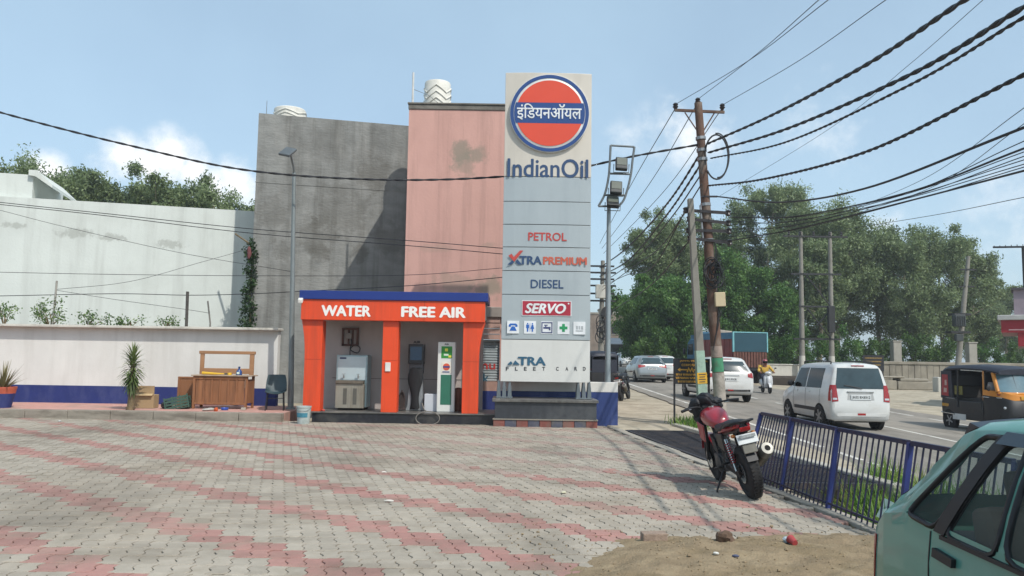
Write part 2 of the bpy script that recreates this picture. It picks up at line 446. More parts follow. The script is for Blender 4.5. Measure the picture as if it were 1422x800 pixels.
for (x, y) in rows:
    c = (x + PW / 2, y + PD / 2); red = int(is_red(*c) != (rp_.random() < .002)); worn = sstep(-5, -1, c[0]) * sstep(9, 12.5, c[1]) + .6 * sstep(15, 18, c[1]) + .35 * mnoise.noise(Vector((x * .35, y * .35, 3)))
    red = (2 if worn + rp_.gauss(0, .12) > .55 else 1) if red else 0
    tz = rp_.gauss(0, .0022); tx, ty = rp_.gauss(0, .012), rp_.gauss(0, .01)
    tint = clamp(.5 + rp_.gauss(0, .28) + .5 * mnoise.noise(Vector((x * .5, y * .5, 9))), 0, 1)
    if (x, y) in fset:
        o = bpy.data.objects.new('paver', variants[(red, int(tint * 4.99))]); COL.objects.link(o); o.parent = fore
        o.location = (c[0], c[1], tz); o.rotation_euler = (ty, -tx, rp_.gauss(0, .006))
    else:
        a, F = paver_geo(x, y, tz, tx, ty, y < 10)
        o_ = len(av); av += a; af += [tuple(i + o_ for i in q) for q in F]; at_ += [tint] * len(F); am += [red] * len(F)
me = tint_mesh('paver_field', av, af, at_, [m_pg, m_pr, m_pw], am)
pf = bpy.data.objects.new('paver_field', me); COL.objects.link(pf); pf.parent = fore; pf['kind'] = 'stuff'
# concrete edging beside the ditch, in lengths
y = 3.0
while y < 18.4:
    y2 = min(y + 1.2, 18.45); g = G()
    a, b = edgeX(y + .004) - .15, edgeX(y2 - .004) - .15
    jz = random.uniform(-.01, .012)
    g.loft([[(a, y + .004, -.3), (a + .2, y + .004, -.3), (a + .19, y + .004, .008 + jz), (a, y + .004, .012 + jz)], [(b, y2 - .004, -.3), (b + .2, y2 - .004, -.3), (b + .19, y2 - .004, .006 + jz), (b, y2 - .004, .012 + jz)]])
    g.build('edging_stone', m_conc, fore, bevel=.008); y = y2
# sand spill
m_sand = M('dry_sand', '877862', .98, var=.16, scale=5, bump=.7, bscale=55, dirt=[('77694f', .6, 1.6, (1, 1, 1)), ('a5967c', .4, 3, (1, 1, 1))], spec=.05)
sv = []; sf = []; nx, ny = 130, 150
for j in range(ny + 1):
    for i in range(nx + 1):
        x = -.3 + 3.9 * i / nx; y = 3.4 + 4.5 * j / ny; x = min(x, edgeX(y) + .1); sv.append((x, y, sandh(x, y)))
for j in range(ny):
    for i in range(nx):
        q = (j * (nx + 1) + i, j * (nx + 1) + i + 1, (j + 1) * (nx + 1) + i + 1, (j + 1) * (nx + 1) + i)
        if max(sv[k][2] for k in q) > -.006: sf.append(q)
G().add(sv, sf).build('sand', m_sand, smooth=70, kind='stuff', label='spilled dry brown sand over the front corner of the pavers', cat='sand')
# pebbles in the sand
g = G(); rs = random.Random(5)
for i in range(620):
    x = rs.uniform(.0, 3.3); y = rs.uniform(5.2, 7.75); h = sandh(x, y)
    if h < -.03 or (h < 0 and rs.random() < .35): continue
    h = max(h, 0)
    r = rs.uniform(.003, .011) * (1 if rs.random() < .94 else 2)
    g.ball((x, y, h + r * .3), (r, r * rs.uniform(.7, 1.2), r * .7), 5, 4, rotm(0, 0, rs.uniform(0, 90)), .3)
g.build('pebbles', M('pebble_clods', '86765e', .95, var=.3, scale=6), smooth=40, kind='stuff', label='small clods and pebbles strewn over the sand', cat='pebbles')

# raised platform on the left with kerb stones
m_redp = M('faded_red_platform', 'b98d82', .92, var=.12, scale=5, dirt=[('8c8276', .6, 1.4, (1, 1, 1)), ('c5a39a', .4, 3, (1, 1, 1))], spec=.15)
kx1 = at_Y(392, 580, 18.5).x
G().bb(-30, kx1, 18.66, 21.2, -.3, .197).build('side_platform', m_redp, kind='structure')
kerb = G().bb(-30, kx1, 18.60, 18.66, -.3, .05).build('kerb', m_conc, kind='structure')
x = kx1; i = 0
m_kerb = M('kerb_stone', '8d867b', .92, var=.14, scale=4, bump=.3, bscale=30, dirt=('5c564d', .65, 1.8, (.5, 1, 2.5)), spec=.15)
while x > -15:
    g = G(); g.bb(x - .995, x - .005, 18.40 + random.uniform(-.01, .01), 18.655, -.05, .2 + random.uniform(-.006, .006)); g.build('kerb_stone', m_kerb, kerb, bevel=.014, seg=2); x -= 1
# ---------------------------------------------------------------- walls and buildings
def zpx(x, y, Y): return at_Y(x, y, Y).z
def xpx(x, y, Y): return at_Y(x, y, Y).x
def stain(m, c, r, col, amt, nsc=2.0, sq=(1, 1, 1)):
    t = m.node_tree; b = t.nodes['Principled BSDF']; src = b.inputs['Base Color'].links[0].from_socket
    tx = N(t, 'ShaderNodeTexCoord'); nz = N(t, 'ShaderNodeTexNoise'); nz.inputs['Scale'].default_value = nsc; nz.inputs['Detail'].default_value = 8; nz.inputs['Roughness'].default_value = .7
    L(t, tx.outputs['Object'], nz.inputs['Vector'])
    mp = N(t, 'ShaderNodeMapping'); mp.inputs['Scale'].default_value = sq; L(t, tx.outputs['Object'], mp.inputs['Vector'])
    v = N(t, 'ShaderNodeVectorMath', operation='DISTANCE'); L(t, mp.outputs[0], v.inputs[0]); v.inputs[1].default_value = tuple(c[i] * sq[i] for i in range(3))
    q = mth(t, 'ADD', mth(t, 'SUBTRACT', 1.0, mth(t, 'DIVIDE', v.outputs['Value'], r)), mth(t, 'MULTIPLY', mth(t, 'SUBTRACT', nz.outputs['Fac'], .5), 2.6))
    r2 = N(t, 'ShaderNodeMapRange', interpolation_type='SMOOTHSTEP'); r2.inputs['From Min'].default_value = .15; r2.inputs['From Max'].default_value = .7; r2.inputs['To Max'].default_value = amt
    L(t, q, r2.inputs['Value'])
    # keep inside its own radius
    lim = mth(t, 'LESS_THAN', v.outputs['Value'], r * 1.25)
    mx = N(t, 'ShaderNodeMix', data_type='RGBA'); L(t, src, mx.inputs['A']); mx.inputs['B'].default_value = lin(col) + (1,)
    L(t, mth(t, 'MULTIPLY', r2.outputs['Result'], lim), mx.inputs['Factor']); L(t, mx.outputs['Result'], b.inputs['Base Color'])
m_wwall = M('white_painted_wall', 'd2d1cc', .85, var=.05, scale=1.5, bump=.12, bscale=18, dirt=[('c3c1ba', .4, .8, (1, 1, .5)), ('a5a29a', .2, 2.4, (1.4, 1, .12))], spec=.2)
m_blue = M('navy_painted_band', '27326a', .75, var=.12, scale=2, bump=.1, bscale=20, dirt=('4b527a', .45, 2.2, (1, 1, .5)), spec=.3)
wxR = xpx(385, 500, 21.0); wt = zpx(200, 453, 21.0)
w = thing('boundary_wall', 'long white boundary wall with navy band at its foot behind the wooden counter', 'wall', (wxR, 21, 0))
G().bb(-22, 0, 0, .22, .66, wt - .07).build('wall_face', m_wwall, w)
G().bb(-22, 0.0, -.008, .222, -.1, .66).build('painted_band', m_blue, w)
G().bb(-22, .06, -.24, .26, wt - .07, wt).build('coping', M('coping_cement', 'c4c0b6', .9, var=.12, scale=3, dirt=('77736a', .6, 2.5, (1, 1, 1))), w, bevel=.012)
# far side wall of next plot: big white building wall, receding
m_bigw = M('weathered_whitewash', 'cbd0cb', .9, var=.05, scale=.6, bump=.25, bscale=14, dirt=[('bcc0ba', .5, .45, (1, 1, 1)), ('a0a29c', .3, 1.6, (1.4, 1, .1))], spec=.15)
A = at_Y(-140, 268, 24.2); A2 = at_Y(356, 293, 26.9); zt_ = at_Y(180, 281, 25.6).z
bw = thing('white_building', 'big plain whitewashed building side with peeling patches behind the boundary wall', 'building', (A.x, A.y, 0))
dirv = Vector((A2.x - A.x, A2.y - A.y, 0)); ln = dirv.length; bw.rotation_euler.z = math.atan2(dirv.y, dirv.x)
G().bb(0, ln + .3, 0, 4, -.2, zt_).build('side_wall', m_bigw, bw)
for k in (1, 6, 9, 14):
    lx = ln * (.30 + .5 * (k / 16)) + random.uniform(-.3, .3)
    stain(m_bigw, (lx, 0, zt_ - .9 - .03 * k), random.uniform(.5, .9), '93958e', .55, 5.5, (1, 1, 3.2))
px_ = lambda x, y: at_Y(x, y, 24.7)
top = zpx(0, 236, 24.7)
hx = xpx(36, 250, 24.7) - A.x
G().bb(0, hx * 1.0, .25, 3.5, zt_ + .002, top).build('stair_head', m_bigw, bw)
G().prism([(hx - .1, top + .14), (hx + .12, top + .14), (hx + .62, top - .32), (hx + .62, top - .42), (hx + .1, top - .06), (hx - .1, top - .04)], .1, 3.0).build('chajja', m_bigw, bw)
# grey plastered building
m_cem = M('raw_grey_cement_plaster', '868784', .95, var=.2, scale=1.2, bump=.75, bscale=7, stretch=(1, 1, 2.2), dirt=[('5f5e5a', .6, .55, (1, 1, .55)), ('94938e', .45, 1.6, (1, 1, .4)), ('55544f', .45, 1.5, (2.2, 1, .12))], spec=.1)
gl = at_Y(353, 300, 25.2); gr = at_Y(568, 300, 26.4)
gz = at_Y(357, 157, 25.2).z
gb = thing('grey_building', 'tall grey cement plastered building without windows beside the pink one', 'building', (gl.x, gl.y, 0))
dv_ = Vector((gr.x - gl.x, gr.y - gl.y, 0)); gb.rotation_euler.z = math.atan2(dv_.y, dv_.x); gln = dv_.length
G().bb(0, gln + .5, 0, 7, -.2, gz).build('wall', m_cem, gb)
G().bb(-.015, gln + .4, -.012, 0, zpx(450, 258, 25.7) - .03, zpx(450, 258, 25.7)).build('floor_line', m_cem, gb)
for (sx, sy, rr, am) in [(380, 300, 1.0, .55), (440, 330, 1.1, .6), (520, 240, 1.0, .6), (400, 350, .45, .6), (445, 352, .5, .65), (500, 350, .5, .7), (475, 290, 1.5, .5), (545, 330, .9, .6)]:
    p = at_Y(sx, sy, 25.7); stain(m_cem, (p.x - gl.x, 0, p.z), rr, '5d5b55', am * .75, 2.4)
# pink building
m_pink = M('faded_pink_paint', 'c79d92', .9, var=.05, scale=.8, bump=.2, bscale=12, dirt=[('b18a80', .55, .6, (1, 1, .45)), ('94776e', .35, 1.9, (2, 1, .1))], spec=.15)
PY = 22.3
pl = xpx(564, 300, PY); pz = zpx(630, 153, PY)
pk = thing('pink_building', 'tall narrow faded pink building with dark stain and cement parapet beside the totem sign', 'building', (pl, PY, 0))
pwid = xpx(790, 300, PY) - pl; shz = zpx(680, 440, PY)
G().bb(0, pwid, 0, 8, shz, pz).build('wall', m_pink, pk)
G().bb(-.02, pwid + .02, -.03, 8.02, pz, pz + .16).build('parapet', M('parapet_cement', '6e6a63', .95, var=.25, scale=4, bump=.5, bscale=12), pk, bevel=.02)
G().bb(-.04, pwid + .04, -.06, 7.8, pz + .16, pz + .2).build('parapet_cap', M('parapet_cement', '6e6a63'), pk)
for (sx, sy, rr, am, sq) in [(638, 212, .5, .85, (1, 1, 1)), (662, 215, .45, .8, (1, 1, 1)), (648, 228, .6, .55, (1, 1, 1)), (640, 395, 1.2, .5, (1, 1, 2.5)), (685, 402, .5, .85, (1, 1, 1.2)), (680, 340, .5, .4, (1, 1, 4)), (600, 345, .9, .3, (1, 1, 5)), (672, 400, .7, .7, (1, 1, 3))]:
    p = at_Y(sx, sy, PY); stain(m_pink, (p.x - pl, 0, p.z), rr, '8f8578' if sy < 300 else '9a8a7c', am, 2.2, sq)
# shop front of the pink building, between kiosk and totem
m_ledge = M('shop_lintel_paint', 'a58376', .9, var=.15, scale=3, dirt=('6f6660', .6, 1.5, (1, 1, .5)))
sL = xpx(600, 480, PY) - pl; sR = xpx(694, 480, PY) - pl
G().bb(0, sL, .02, 7.9, -.1, shz).build('shop_pier', m_pink, pk)
G().bb(sR, pwid, .02, 7.9, -.1, shz).build('shop_pier', m_pink, pk)
G().bb(0, pwid, -.12, .6, shz - .02, shz + .28).build('shop_ledge', M('ledge_cement', '8a8078', .95, var=.2, scale=3), pk, bevel=.02)
z_sh = zpx(680, 472, PY)
for k in range(4):
    zz = shz - .02 - k * (shz - .02 - z_sh) / 4; h = (shz - .02 - z_sh) / 4
    G().prism([(-.02 - .03, zz), (.10, zz), (.10, zz - h + .012), (-.07, zz - h + .012)], sL, sR, 'yz').build('lintel_board', m_ledge, pk)
m_shut = M('shutter_paint', 'a6aeb0', .6, .2, var=.06, scale=3, dirt=('7c7d7a', .5, 2, (1, 1, 1)))
zb_ = zpx(680, 530, PY); nsl = 16
sh = G().bb(sL, sR, .13, .15, zb_, z_sh).build('shutter', m_shut, pk)
for k in range(nsl):
    z0 = zb_ + (z_sh - zb_) * k / nsl; h = (z_sh - zb_) / nsl
    G().prism([(.132, z0), (.105, z0 + h * .3), (.105, z0 + h * .7), (.132, z0 + h * .97)], sL + .01, sR - .01, 'yz').build('slat', m_shut, sh)
G().bb(sL, sR, .02, .5, zpx(680, 543, PY), zb_).build('shop_sill', m_ledge, pk)
G().bb(sL, sR, .0, .5, -.1, zpx(680, 543, PY)).build('shop_base', M('navy_painted_band', '27326a'), pk)
def lx(x, y=500): return xpx(x, y, PY) - pl
text('Jammu', lx(630), lx(688), zpx(675, 517, PY), zpx(675, 501, PY), .103, M('sign_red_paint', 'b0342f', .7), sh, bold=.02, depth=.004)
text('Milk', lx(652), lx(679), zpx(675, 531, PY), zpx(675, 519, PY), .103, M('sign_teal_paint', '2c5566', .7), sh, bold=.02, depth=.004)
# roof tanks and rods
m_tank = M('white_tank_plastic', 'd3d1c8', .55, var=.06, scale=2, dirt=('a8a498', .4, 3, (1, 1, 1)))
def tank(px, ptop, Y, r, base, label):
    p = at_Y(px, ptop, Y); h = p.z - base
    t = thing('water_tank', label, 'water tank', (p.x, Y, base), group='white roof tanks')
    G().lathe([(r, 0), (r, h * .93), (r * .96, h * .965), (r * .5, h * .99), (r * .3, h), (.001, h)], n=28).build('tank_body', m_tank, t, smooth=35)
    for k in range(5):
        g = G(); z0 = h * (.08 + .15 * k); pts = []
        for i in range(57):
            a = 2 * math.pi * i / 56; tri = abs(((i / 56 * 4) % 1) * 2 - 1)
            pts.append((math.cos(a) * (r + .006), math.sin(a) * (r + .006), z0 + tri * h * .16))
        g.tube(pts, .024, 6, cap=False); g.build('moulded_rib', m_tank, t, smooth=60)
    G().lathe([(r * .34, h * .97), (r * .34, h * 1.01), (r * .2, h * 1.02), (.001, h * 1.02)], n=16).build('lid', m_tank, t, smooth=35)
tank(608, 114, 24.4, .42, pz + .2, 'white ribbed water tank standing on the pink building roof')
tank(403, 152, 27.4, .56, gz, 'white tank whose dome just shows above the grey building roof')
m_galv = M('galvanised_steel', '8d9194', .45, .7, var=.15, scale=6)
p0 = at_Y(573, 143, 22.7); p1 = at_Y(573, 101, 22.7)
rd = thing('roof_post', 'thin white post on the left corner of the pink roof', 'post', (p0.x, 22.7, pz))
G().cyl((0, 0, 0), (0, 0, p1.z - pz), .035, .03, 8).build('post', M('white_post', 'c6c6c2', .6), rd)
G().tube([(0, 0, (p1.z - pz) * .6), (.4, .6, (p1.z - pz) * .62), (.65, 1.3, (p1.z - pz) * .6)], .008, 5).build('brace_pipe', m_galv, rd)
p0 = at_Y(370, 158, 25.6); p1 = at_Y(370, 140, 25.6)
G().cyl((0, 0, 0), (0, 0, p1.z - gz), .012, .01, 6).build('roof_rod', m_galv, loc=(p0.x, 25.6, gz), label='thin antenna rod on the left corner of the grey building roof', cat='rod')

# ---------------------------------------------------------------- kiosk
KY = 18.55
m_or = M('orange_red_panel', 'd84921', .42, var=.05, scale=1.5, dirt=[('b8442a', .4, 1.1, (1, 1, .3)), ('8f3f2a', .35, 2.4, (2, 1, .12))], spec=.4)
m_kbl = M('royal_blue_panel', '1b3277', .45, var=.06, scale=2, spec=.4)
m_gran = M('black_granite', '22242a', .28, var=.35, scale=14, dirt=('55544f', .5, 1.7, (1, 1, 1)), spec=.5)
m_grey = M('kiosk_back_wall', 'b4aaa5', .85, var=.06, scale=1.5, dirt=('958c87', .4, .9, (1, 1, .5)))
K = thing('kiosk', 'orange red water and free air kiosk with blue roof slab on black granite platform', 'kiosk', (xpx(545, 588, KY), KY, 0))
KX = K.location.x
def kx(x, y=500, Y=KY): return xpx(x, y, Y) - KX
def kz(y, x=545, Y=KY): return zpx(x, y, Y)
pz0 = kz(573)
pt = G().bb(kx(436), kx(693), 0, 1.6, -.05, pz0 - .03).build('platform', m_gran, K, bevel=.006)
G().bb(kx(436) - .03, kx(693) + .03, -.035, 1.6, pz0 - .03, pz0).build('platform_slab', M('granite_slab', '5c5b58', .3, var=.3, scale=12, dirt=('8a857c', .5, 2, (1, 1, 1))), pt, bevel=.006)
fY = .02; fb, ft = kz(446), kz(417.5); bt = kz(405.5)
G().bb(kx(416.5), kx(672.5), fY - .1, fY + .12, fb, ft).build('fascia', m_or, K, bevel=.008)
G().bb(kx(416.5), kx(672.5), fY + .12, 1.5, fb + .06, ft - .02).build('soffit', M('soffit_board', '8d8a86', .8), K)
G().bb(kx(414), kx(676.5), fY - .14, 1.56, ft, bt).build('roof_slab', m_kbl, K, bevel=.01)
def pillar(xa, xb, fl, fr):
    a, b = kx(xa, 560), kx(xb, 560); h = fb - pz0
    pts = [(a, pz0), (b, pz0), (b, pz0 + h * .55)]
    for k in range(1, 6): t = k / 5; pts.append((b + fr * t ** 2.2, pz0 + h * (.55 + .45 * t)))
    for k in range(5, 0, -1): t = k / 5; pts.append((a - fl * t ** 2.2, pz0 + h * (.55 + .45 * t)))
    pts.append((a, pz0 + h * .55))
    o = G().prism(pts, fY + .0, fY + .34).build('pillar', m_or, K, bevel=.006)
    return o
pillar(420, 444, .10, .0); pm = pillar(528.5, 550.5, 0, 0); pillar(641, 663.5, .0, .14)
G().bb(kx(424), kx(668), 1.3, 1.42, pz0, fb + .05).build('back_wall', m_grey, K)
G().bb(kx(445), kx(641), 1.292, 1.3, kz(526, 545, 19.85) - .006, kz(526, 545, 19.85) + .006).build('panel_joint', M('joint_dark', '57514d', .8), K)
m_sm = M('panel_seam', '7a2a14', .7)
for xx in (502, 588): G().bb(kx(xx) - .003, kx(xx) + .003, fY - .1025, fY - .0995, fb + .01, ft - .01).build('panel_seam', m_sm, K)
for xa, xb in ((420, 444), (528.5, 550.5), (641, 663.5)): G().bb(kx(xa, 560) + .004, kx(xb, 560) - .004, fY - .003, fY + .001, pz0 + 1.22, pz0 + 1.226).build('panel_seam', m_sm, K)
m_wlet = M('white_letter_acrylic', 'e4e1dc', .4, var=.02)
def fl_(x): return kx(x, 432, 18.45)
text('WATER', fl_(446), fl_(515), zpx(480, 439.5, 18.45), zpx(480, 424, 18.45), fY - .101, m_wlet, K, bold=.045, depth=.008)
text('FREE AIR', fl_(557), fl_(647), zpx(602, 441, 18.45), zpx(602, 426, 18.45), fY - .101, m_wlet, K, bold=.045, depth=.008)
# notice on middle pillar, small lamp on left of fascia
nb = G().bb(kx(535), kx(542.5), fY - .03, fY - .002, kz(516), kz(503.5)).build('notice_box', M('white_plastic', 'd5d3cd', .5), pm, bevel=.008)
cf = thing('security_camera', 'small white security camera under the left corner of the kiosk roof', 'camera', (kx(417) + KX, KY - .1, kz(420)))
G().box((0, -.08, 0), (.11, .2, .1), rotm(15, 0, 10)).build('camera_body', M('white_plastic', 'd5d3cd'), cf, bevel=.02, seg=2)
G().cyl((0, 0, .02), (0, .06, .1), .02, n=8).build('bracket', M('white_plastic', 'd5d3cd'), cf)
# things standing in the kiosk
iY = 19.25
m_ss = M('brushed_steel', 'a9b8bb', .38, .55, var=.08, scale=2, stretch=(1, 1, 6), dirt=('7d8583', .35, 1.5, (1, 1, .4)))
wc = thing('water_cooler', 'steel drinking water cooler with two taps under the WATER sign', 'water cooler', (xpx(488, 566, iY), iY, pz0))
def qx(o, x, Y, y=530): return xpx(x, y, Y) - o.location.x
def qz(o, y, x, Y): return zpx(x, y, Y) - pz0
cw0, cw1 = qx(wc, 466.5, iY), qx(wc, 510, iY); ch = qz(wc, 493, 488, iY)
m_aq = M('aqua_steel', '9fb9bd', .4, .35, var=.06, scale=2)
lowz = qz(wc, 531, 488, iY)
G().bb(cw0, cw1, .0, .5, .06, ch).build('casing', m_aq, wc, bevel=.015)
G().bb(cw0 + .04, cw1 - .04, -.012, 0, lowz + .06, ch - .04).build('front_panel', M('pale_steel_panel', 'b7c6ca', .35, .3, var=.06, scale=3), wc, bevel=.004)
G().bb(cw0 + .03, cw1 - .06, -.2, 0, lowz - .03, lowz + .05).build('drip_tray', M('stained_tray', '6d6559', .5, .4, var=.3, scale=8), wc, bevel=.01)
dr = G().bb(cw0 + .03, cw1 - .05, -.16, 0, .05, lowz - .032).build('lower_door', M('stained_steel', '959286', .45, .35, var=.12, scale=3, dirt=('6b5c48', .45, 2.5, (2, 1, .3))), wc, bevel=.006)
for s in (-.12, .12):
    G().bb((cw0 + cw1) / 2 + s - .045, (cw0 + cw1) / 2 + s + .045, -.166, -.155, .14, lowz - .14).build('vent', M('vent_dark', '57564f', .6), dr)
for xx in (478, 498):
    t = G(); c = qx(wc, xx, iY); zz = qz(wc, 522, 488, iY)
    t.cyl((c, 0, zz), (c, -.1, zz), .018, n=8); t.cyl((c, -.09, zz + .03), (c, -.09, zz - .06), .016, n=8); t.box((c, -.09, zz + .045), (.07, .018, .018))
    t.build('tap', M('chrome', 'c5c8ca', .15, .95, var=.03), wc, smooth=40)
G().bb(cw0 + .08, cw0 + .24, -.018, -.01, ch - .1, ch - .06).build('maker_badge', M('navy_badge', '26335e', .5), wc)
G().bb(cw0 + .05, cw1 - .05, .05, .45, 0, .06).build('plinth', M('dark_plinth', '26241f', .8), wc)
# meter frame on back wall
mfY = KY + 1.29
mf = thing('meter_frame', 'rusty open meter frame with looping cable on the kiosk back wall', 'meter frame', (xpx(487, 468, mfY), mfY, zpx(487, 468, mfY)))
m_rust = M('rusty_frame', '5c4138', .8, var=.25, scale=10)
x0, x1 = -.21, .21; z0, z1 = -.23, .23
g = G()
for a in ((x0, x0 + .05, z0, z1), (x1 - .05, x1, z0, z1), (x0, x1, z0, z0 + .05), (x0, x1, z1 - .05, z1), (-.06, -.02, z0, z1), (.05, .08, z0, z1)): g.bb(a[0], a[1], -.07 - .001 * (a[0] + a[2]), -.02, a[2], a[3])
g.build('frame', m_rust, mf)
G().bb(-.1, .04, -.1, -.03, -.05, .1).build('meter', M('meter_grey', '8a8682', .6), mf, bevel=.01)
m_cab = M('black_cable', '1b1c20', .6, var=.2, scale=5)
G().tube(catmull([(.0, -.05, .05), (.05, -.09, -.15), (.02, -.08, -.32), (.2, -.08, -.4), (.26, -.07, -.28), (.14, -.06, -.2), (.02, -.06, -.3), (.01, -.05, -.52)], 6), .012, 6).build('cable_loop', m_cab, mf)
# air machine
am_ = thing('air_machine', 'dark tyre inflator with blue screen and black hanging cover inside the kiosk', 'air machine', (xpx(576, 568, iY), iY, pz0))
hz = qz(am_, 478, 576, iY)
G().prism([(-.25, 0), (.25, 0), (.2, .12), (.17, .5), (.16, hz * .55), (-.16, hz * .55), (-.17, .5), (-.2, .12)], .02, .28).build('pedestal', M('machine_grey', '8b8f92', .5, .3, var=.1, scale=3), am_, bevel=.012)
G().bb(-.17, .17, .0, .3, hz * .55, hz * .72).build('neck', M('machine_dark', '4a4c50', .5), am_, bevel=.01)
hd = G().bb(-.19, .19, -.05, .32, hz * .70, hz).build('head', M('machine_black', '1d1f24', .4), am_, bevel=.02, seg=2)
G().bb(-.14, .14, -.056, -.045, hz * .76, hz * .96).build('screen', M('blue_screen', '2c4a66', .15, var=.1, scale=5), hd)
text('AIR', -.09, .09, hz + .02, hz + .085, .1, M('machine_black', '1d1f24'), am_, bold=.03, depth=.02)
g = G(); secs = []
for k in range(9):
    t = k / 8; zz = hz * .6 * (1 - t) + .06; wd = .15 + .03 * math.sin(t * 7) - .03 * t
    secs.append([(math.cos(a) * wd + .02 * math.sin(5 * t + a), -.02 - .05 * max(0, math.sin(a)) * 1.2 + .0, zz + .02 * math.cos(3 * a)) for a in [2 * math.pi * i / 14 for i in range(14)]])
secs = [[(p[0], -.02 - .05 * math.sin(2 * math.pi * i / 14 + .3), p[2]) for i, p in enumerate(s)] for s in secs]
g.loft(secs).build('cover_cloth', M('black_rubber_cover', '131417', .7, var=.3, scale=6), am_, smooth=60)
# white and green totem display
gd = thing('price_display', 'tall white display pillar with green panel and round orange emblem in the kiosk', 'display', (xpx(619, 570, 18.98), 18.98, pz0))
gY = 18.98; a0, a1 = qx(gd, 607, gY), qx(gd, 631.5, gY); gh = zpx(619, 475, gY) - pz0
def gz_(y): return zpx(619, y, gY) - pz0
def gx_(x): return qx(gd, x, gY)
m_wp = M('white_display_panel', 'd2d4cf', .4, var=.04)
bd = G().bb(a0, a1, 0, .22, 0, gh).build('body', m_wp, gd, bevel=.02, seg=2)
G().bb(gx_(612), gx_(627), -.006, .0, gz_(562), gz_(520.5)).build('green_panel', M('deep_green_panel', '2c6a55', .45, var=.12, scale=4), gd)
gp = G().bb(gx_(612), gx_(627), -.006, .0, gz_(497.5), gz_(481)).build('green_notice', M('leaf_green_notice', '2e8a33', .45, var=.15, scale=9), gd)
G().bb(gx_(617), gx_(621), -.009, -.006, gz_(488), gz_(484)).build('notice_print', M('yellow_print', 'd6cf4b', .5), gp)
G().bb(gx_(615.5), gx_(622), -.009, -.006, gz_(494), gz_(491.5)).build('notice_print', M('white_print', 'c9d6c9', .5), gp)
G().bb(gx_(622), gx_(626), -.009, -.006, gz_(496.5), gz_(493.5)).build('notice_print', M('yellow_print', 'd6cf4b'), gp)
eb = G().bb(gx_(612.5), gx_(626.5), -.006, .0, gz_(518), gz_(503)).build('emblem_plate', M('cream_plate', 'd6d2c4', .5), gd)
ec = ((gx_(612.5) + gx_(626.5)) / 2, gz_(509.5))
G().lathe([(.085, -.007), (.085, -.012), (.001, -.012)], (ec[0], 0, ec[1]), 20, 'y').build('emblem_disc', M('emblem_orange', 'c8553c', .4), eb)
G().bb(ec[0] - .08, ec[0] + .08, -.016, -.0125, ec[1] - .018, ec[1] + .018).build('emblem_band', M('emblem_blue', '24417f', .4), eb)
G().bb(gx_(614), gx_(624), -.009, -.0065, gz_(517.3), gz_(515.8)).build('emblem_caption', M('emblem_blue', '24417f'), eb)
text('AIR', gx_(616), gx_(622.5), gz_(479.3), gz_(477), -.002, M('dark_print', '33353a', .5), gd, bold=.03, depth=.004)
# white box, brown drum, hose, litter
G().bb(-.16, .16, 0, .3, 0, .42).build('white_box', M('white_box_card', 'b9bec4', .6, var=.06), bevel=.01, loc=(xpx(598, 565, 19.12), 19.12, pz0), label='plain white box standing between air machine and display pillar', cat='box')
G().lathe([(.09, 0), (.1, .02), (.1, .5), (.09, .53), (.09, .56), (.04, .58), (.001, .58)], n=18).build('brown_drum', M('brown_drum_paint', '6e4230', .6, var=.2, scale=5), smooth=35, loc=(xpx(636, 569, 19.3), 19.3, pz0), label='slim brown gas cylinder beside the right kiosk pillar', cat='cylinder')
hp = []
for k in range(30):
    a = -.2 + 2 * math.pi * k / 27; hp.append(at_Y(594 + 16.5 * math.sin(a), 581 - 9.5 * math.cos(a), KY - .055 - .02 * math.sin(a * .5)))
hp = [at_Y(586, 560, KY + .6), at_Y(590, 570, KY + .3), at_Y(597, 571.5, KY + .0)] + hp[2:]
hb = Vector(hp[3]); hb.z = 0
G().tube([p - hb for p in catmull(hp, 2)], .013, 6).build('air_hose', M('grey_rubber_hose', '77736c', .6, var=.1), smooth=60, loc=hb, label='thin grey air hose looped over the front of the kiosk platform', cat='hose')
# clutter beside middle pillar
jb = thing('hose_bundle', 'dark heap of hoses beside the middle kiosk pillar', 'hose', (xpx(556, 566, 19.15), 19.15, pz0))
for k in range(5):
    G().tube(catmull([(.0 + .03 * k, 0, .02), (-.06 + .02 * k, .05, .3 + .05 * k), (.06, .02 * k, .45 - .04 * k), (.1, .03, .1), (.02 * k, -.06, .03)], 6), .016, 6).build('hose', M('dark_brown_rubber', '3a2f2c', .7), jb)
# ---------------------------------------------------------------- totem sign
TY = 18.5
tcx = xpx(758, 590, TY)
T = thing('totem_sign', 'tall petrol station totem sign with round orange emblem and grey panels', 'sign', (tcx, TY, 0))
def tx(x, y=None, Y=TY): return at_Y(x, 400 if y is None else y, Y).x - tcx
def tz(y, x=758, Y=TY): return at_Y(x, y, Y).z
m_bgran = M('dark_base_granite', '33363b', .35, var=.2, scale=8, dirt=('5d5f60', .5, 1.2, (1, 1, .6)))
bY0 = -.32
b0, b1 = tx(683, 580, TY + bY0), tx(831, 580, TY + bY0)
z_a, z_b, z_c = tz(582, 758, TY + bY0), tz(559, 758, TY + bY0), tz(555.5, 758, TY + bY0)
base = G().bb(b0 + .06, b1 - .04, bY0 + .03, .95, z_a - .02, z_b).build('plinth', m_bgran, T, bevel=.006)
G().bb(b0, b1, bY0 - .03, 1.0, z_b, z_c + .01).build('plinth_slab', M('granite_slab', '5c5b58'), base, bevel=.008)
n = 9; m_kr = M('red_kerb_paint', '7d4a42', .85, var=.2, scale=5, dirt=('6d6258', .6, 3, (1, 1, 1))); m_kb = M('dull_blue_kerb_paint', '4b4d5a', .85, var=.25, scale=5, dirt=('6d665c', .6, 3, (1, 1, 1)))
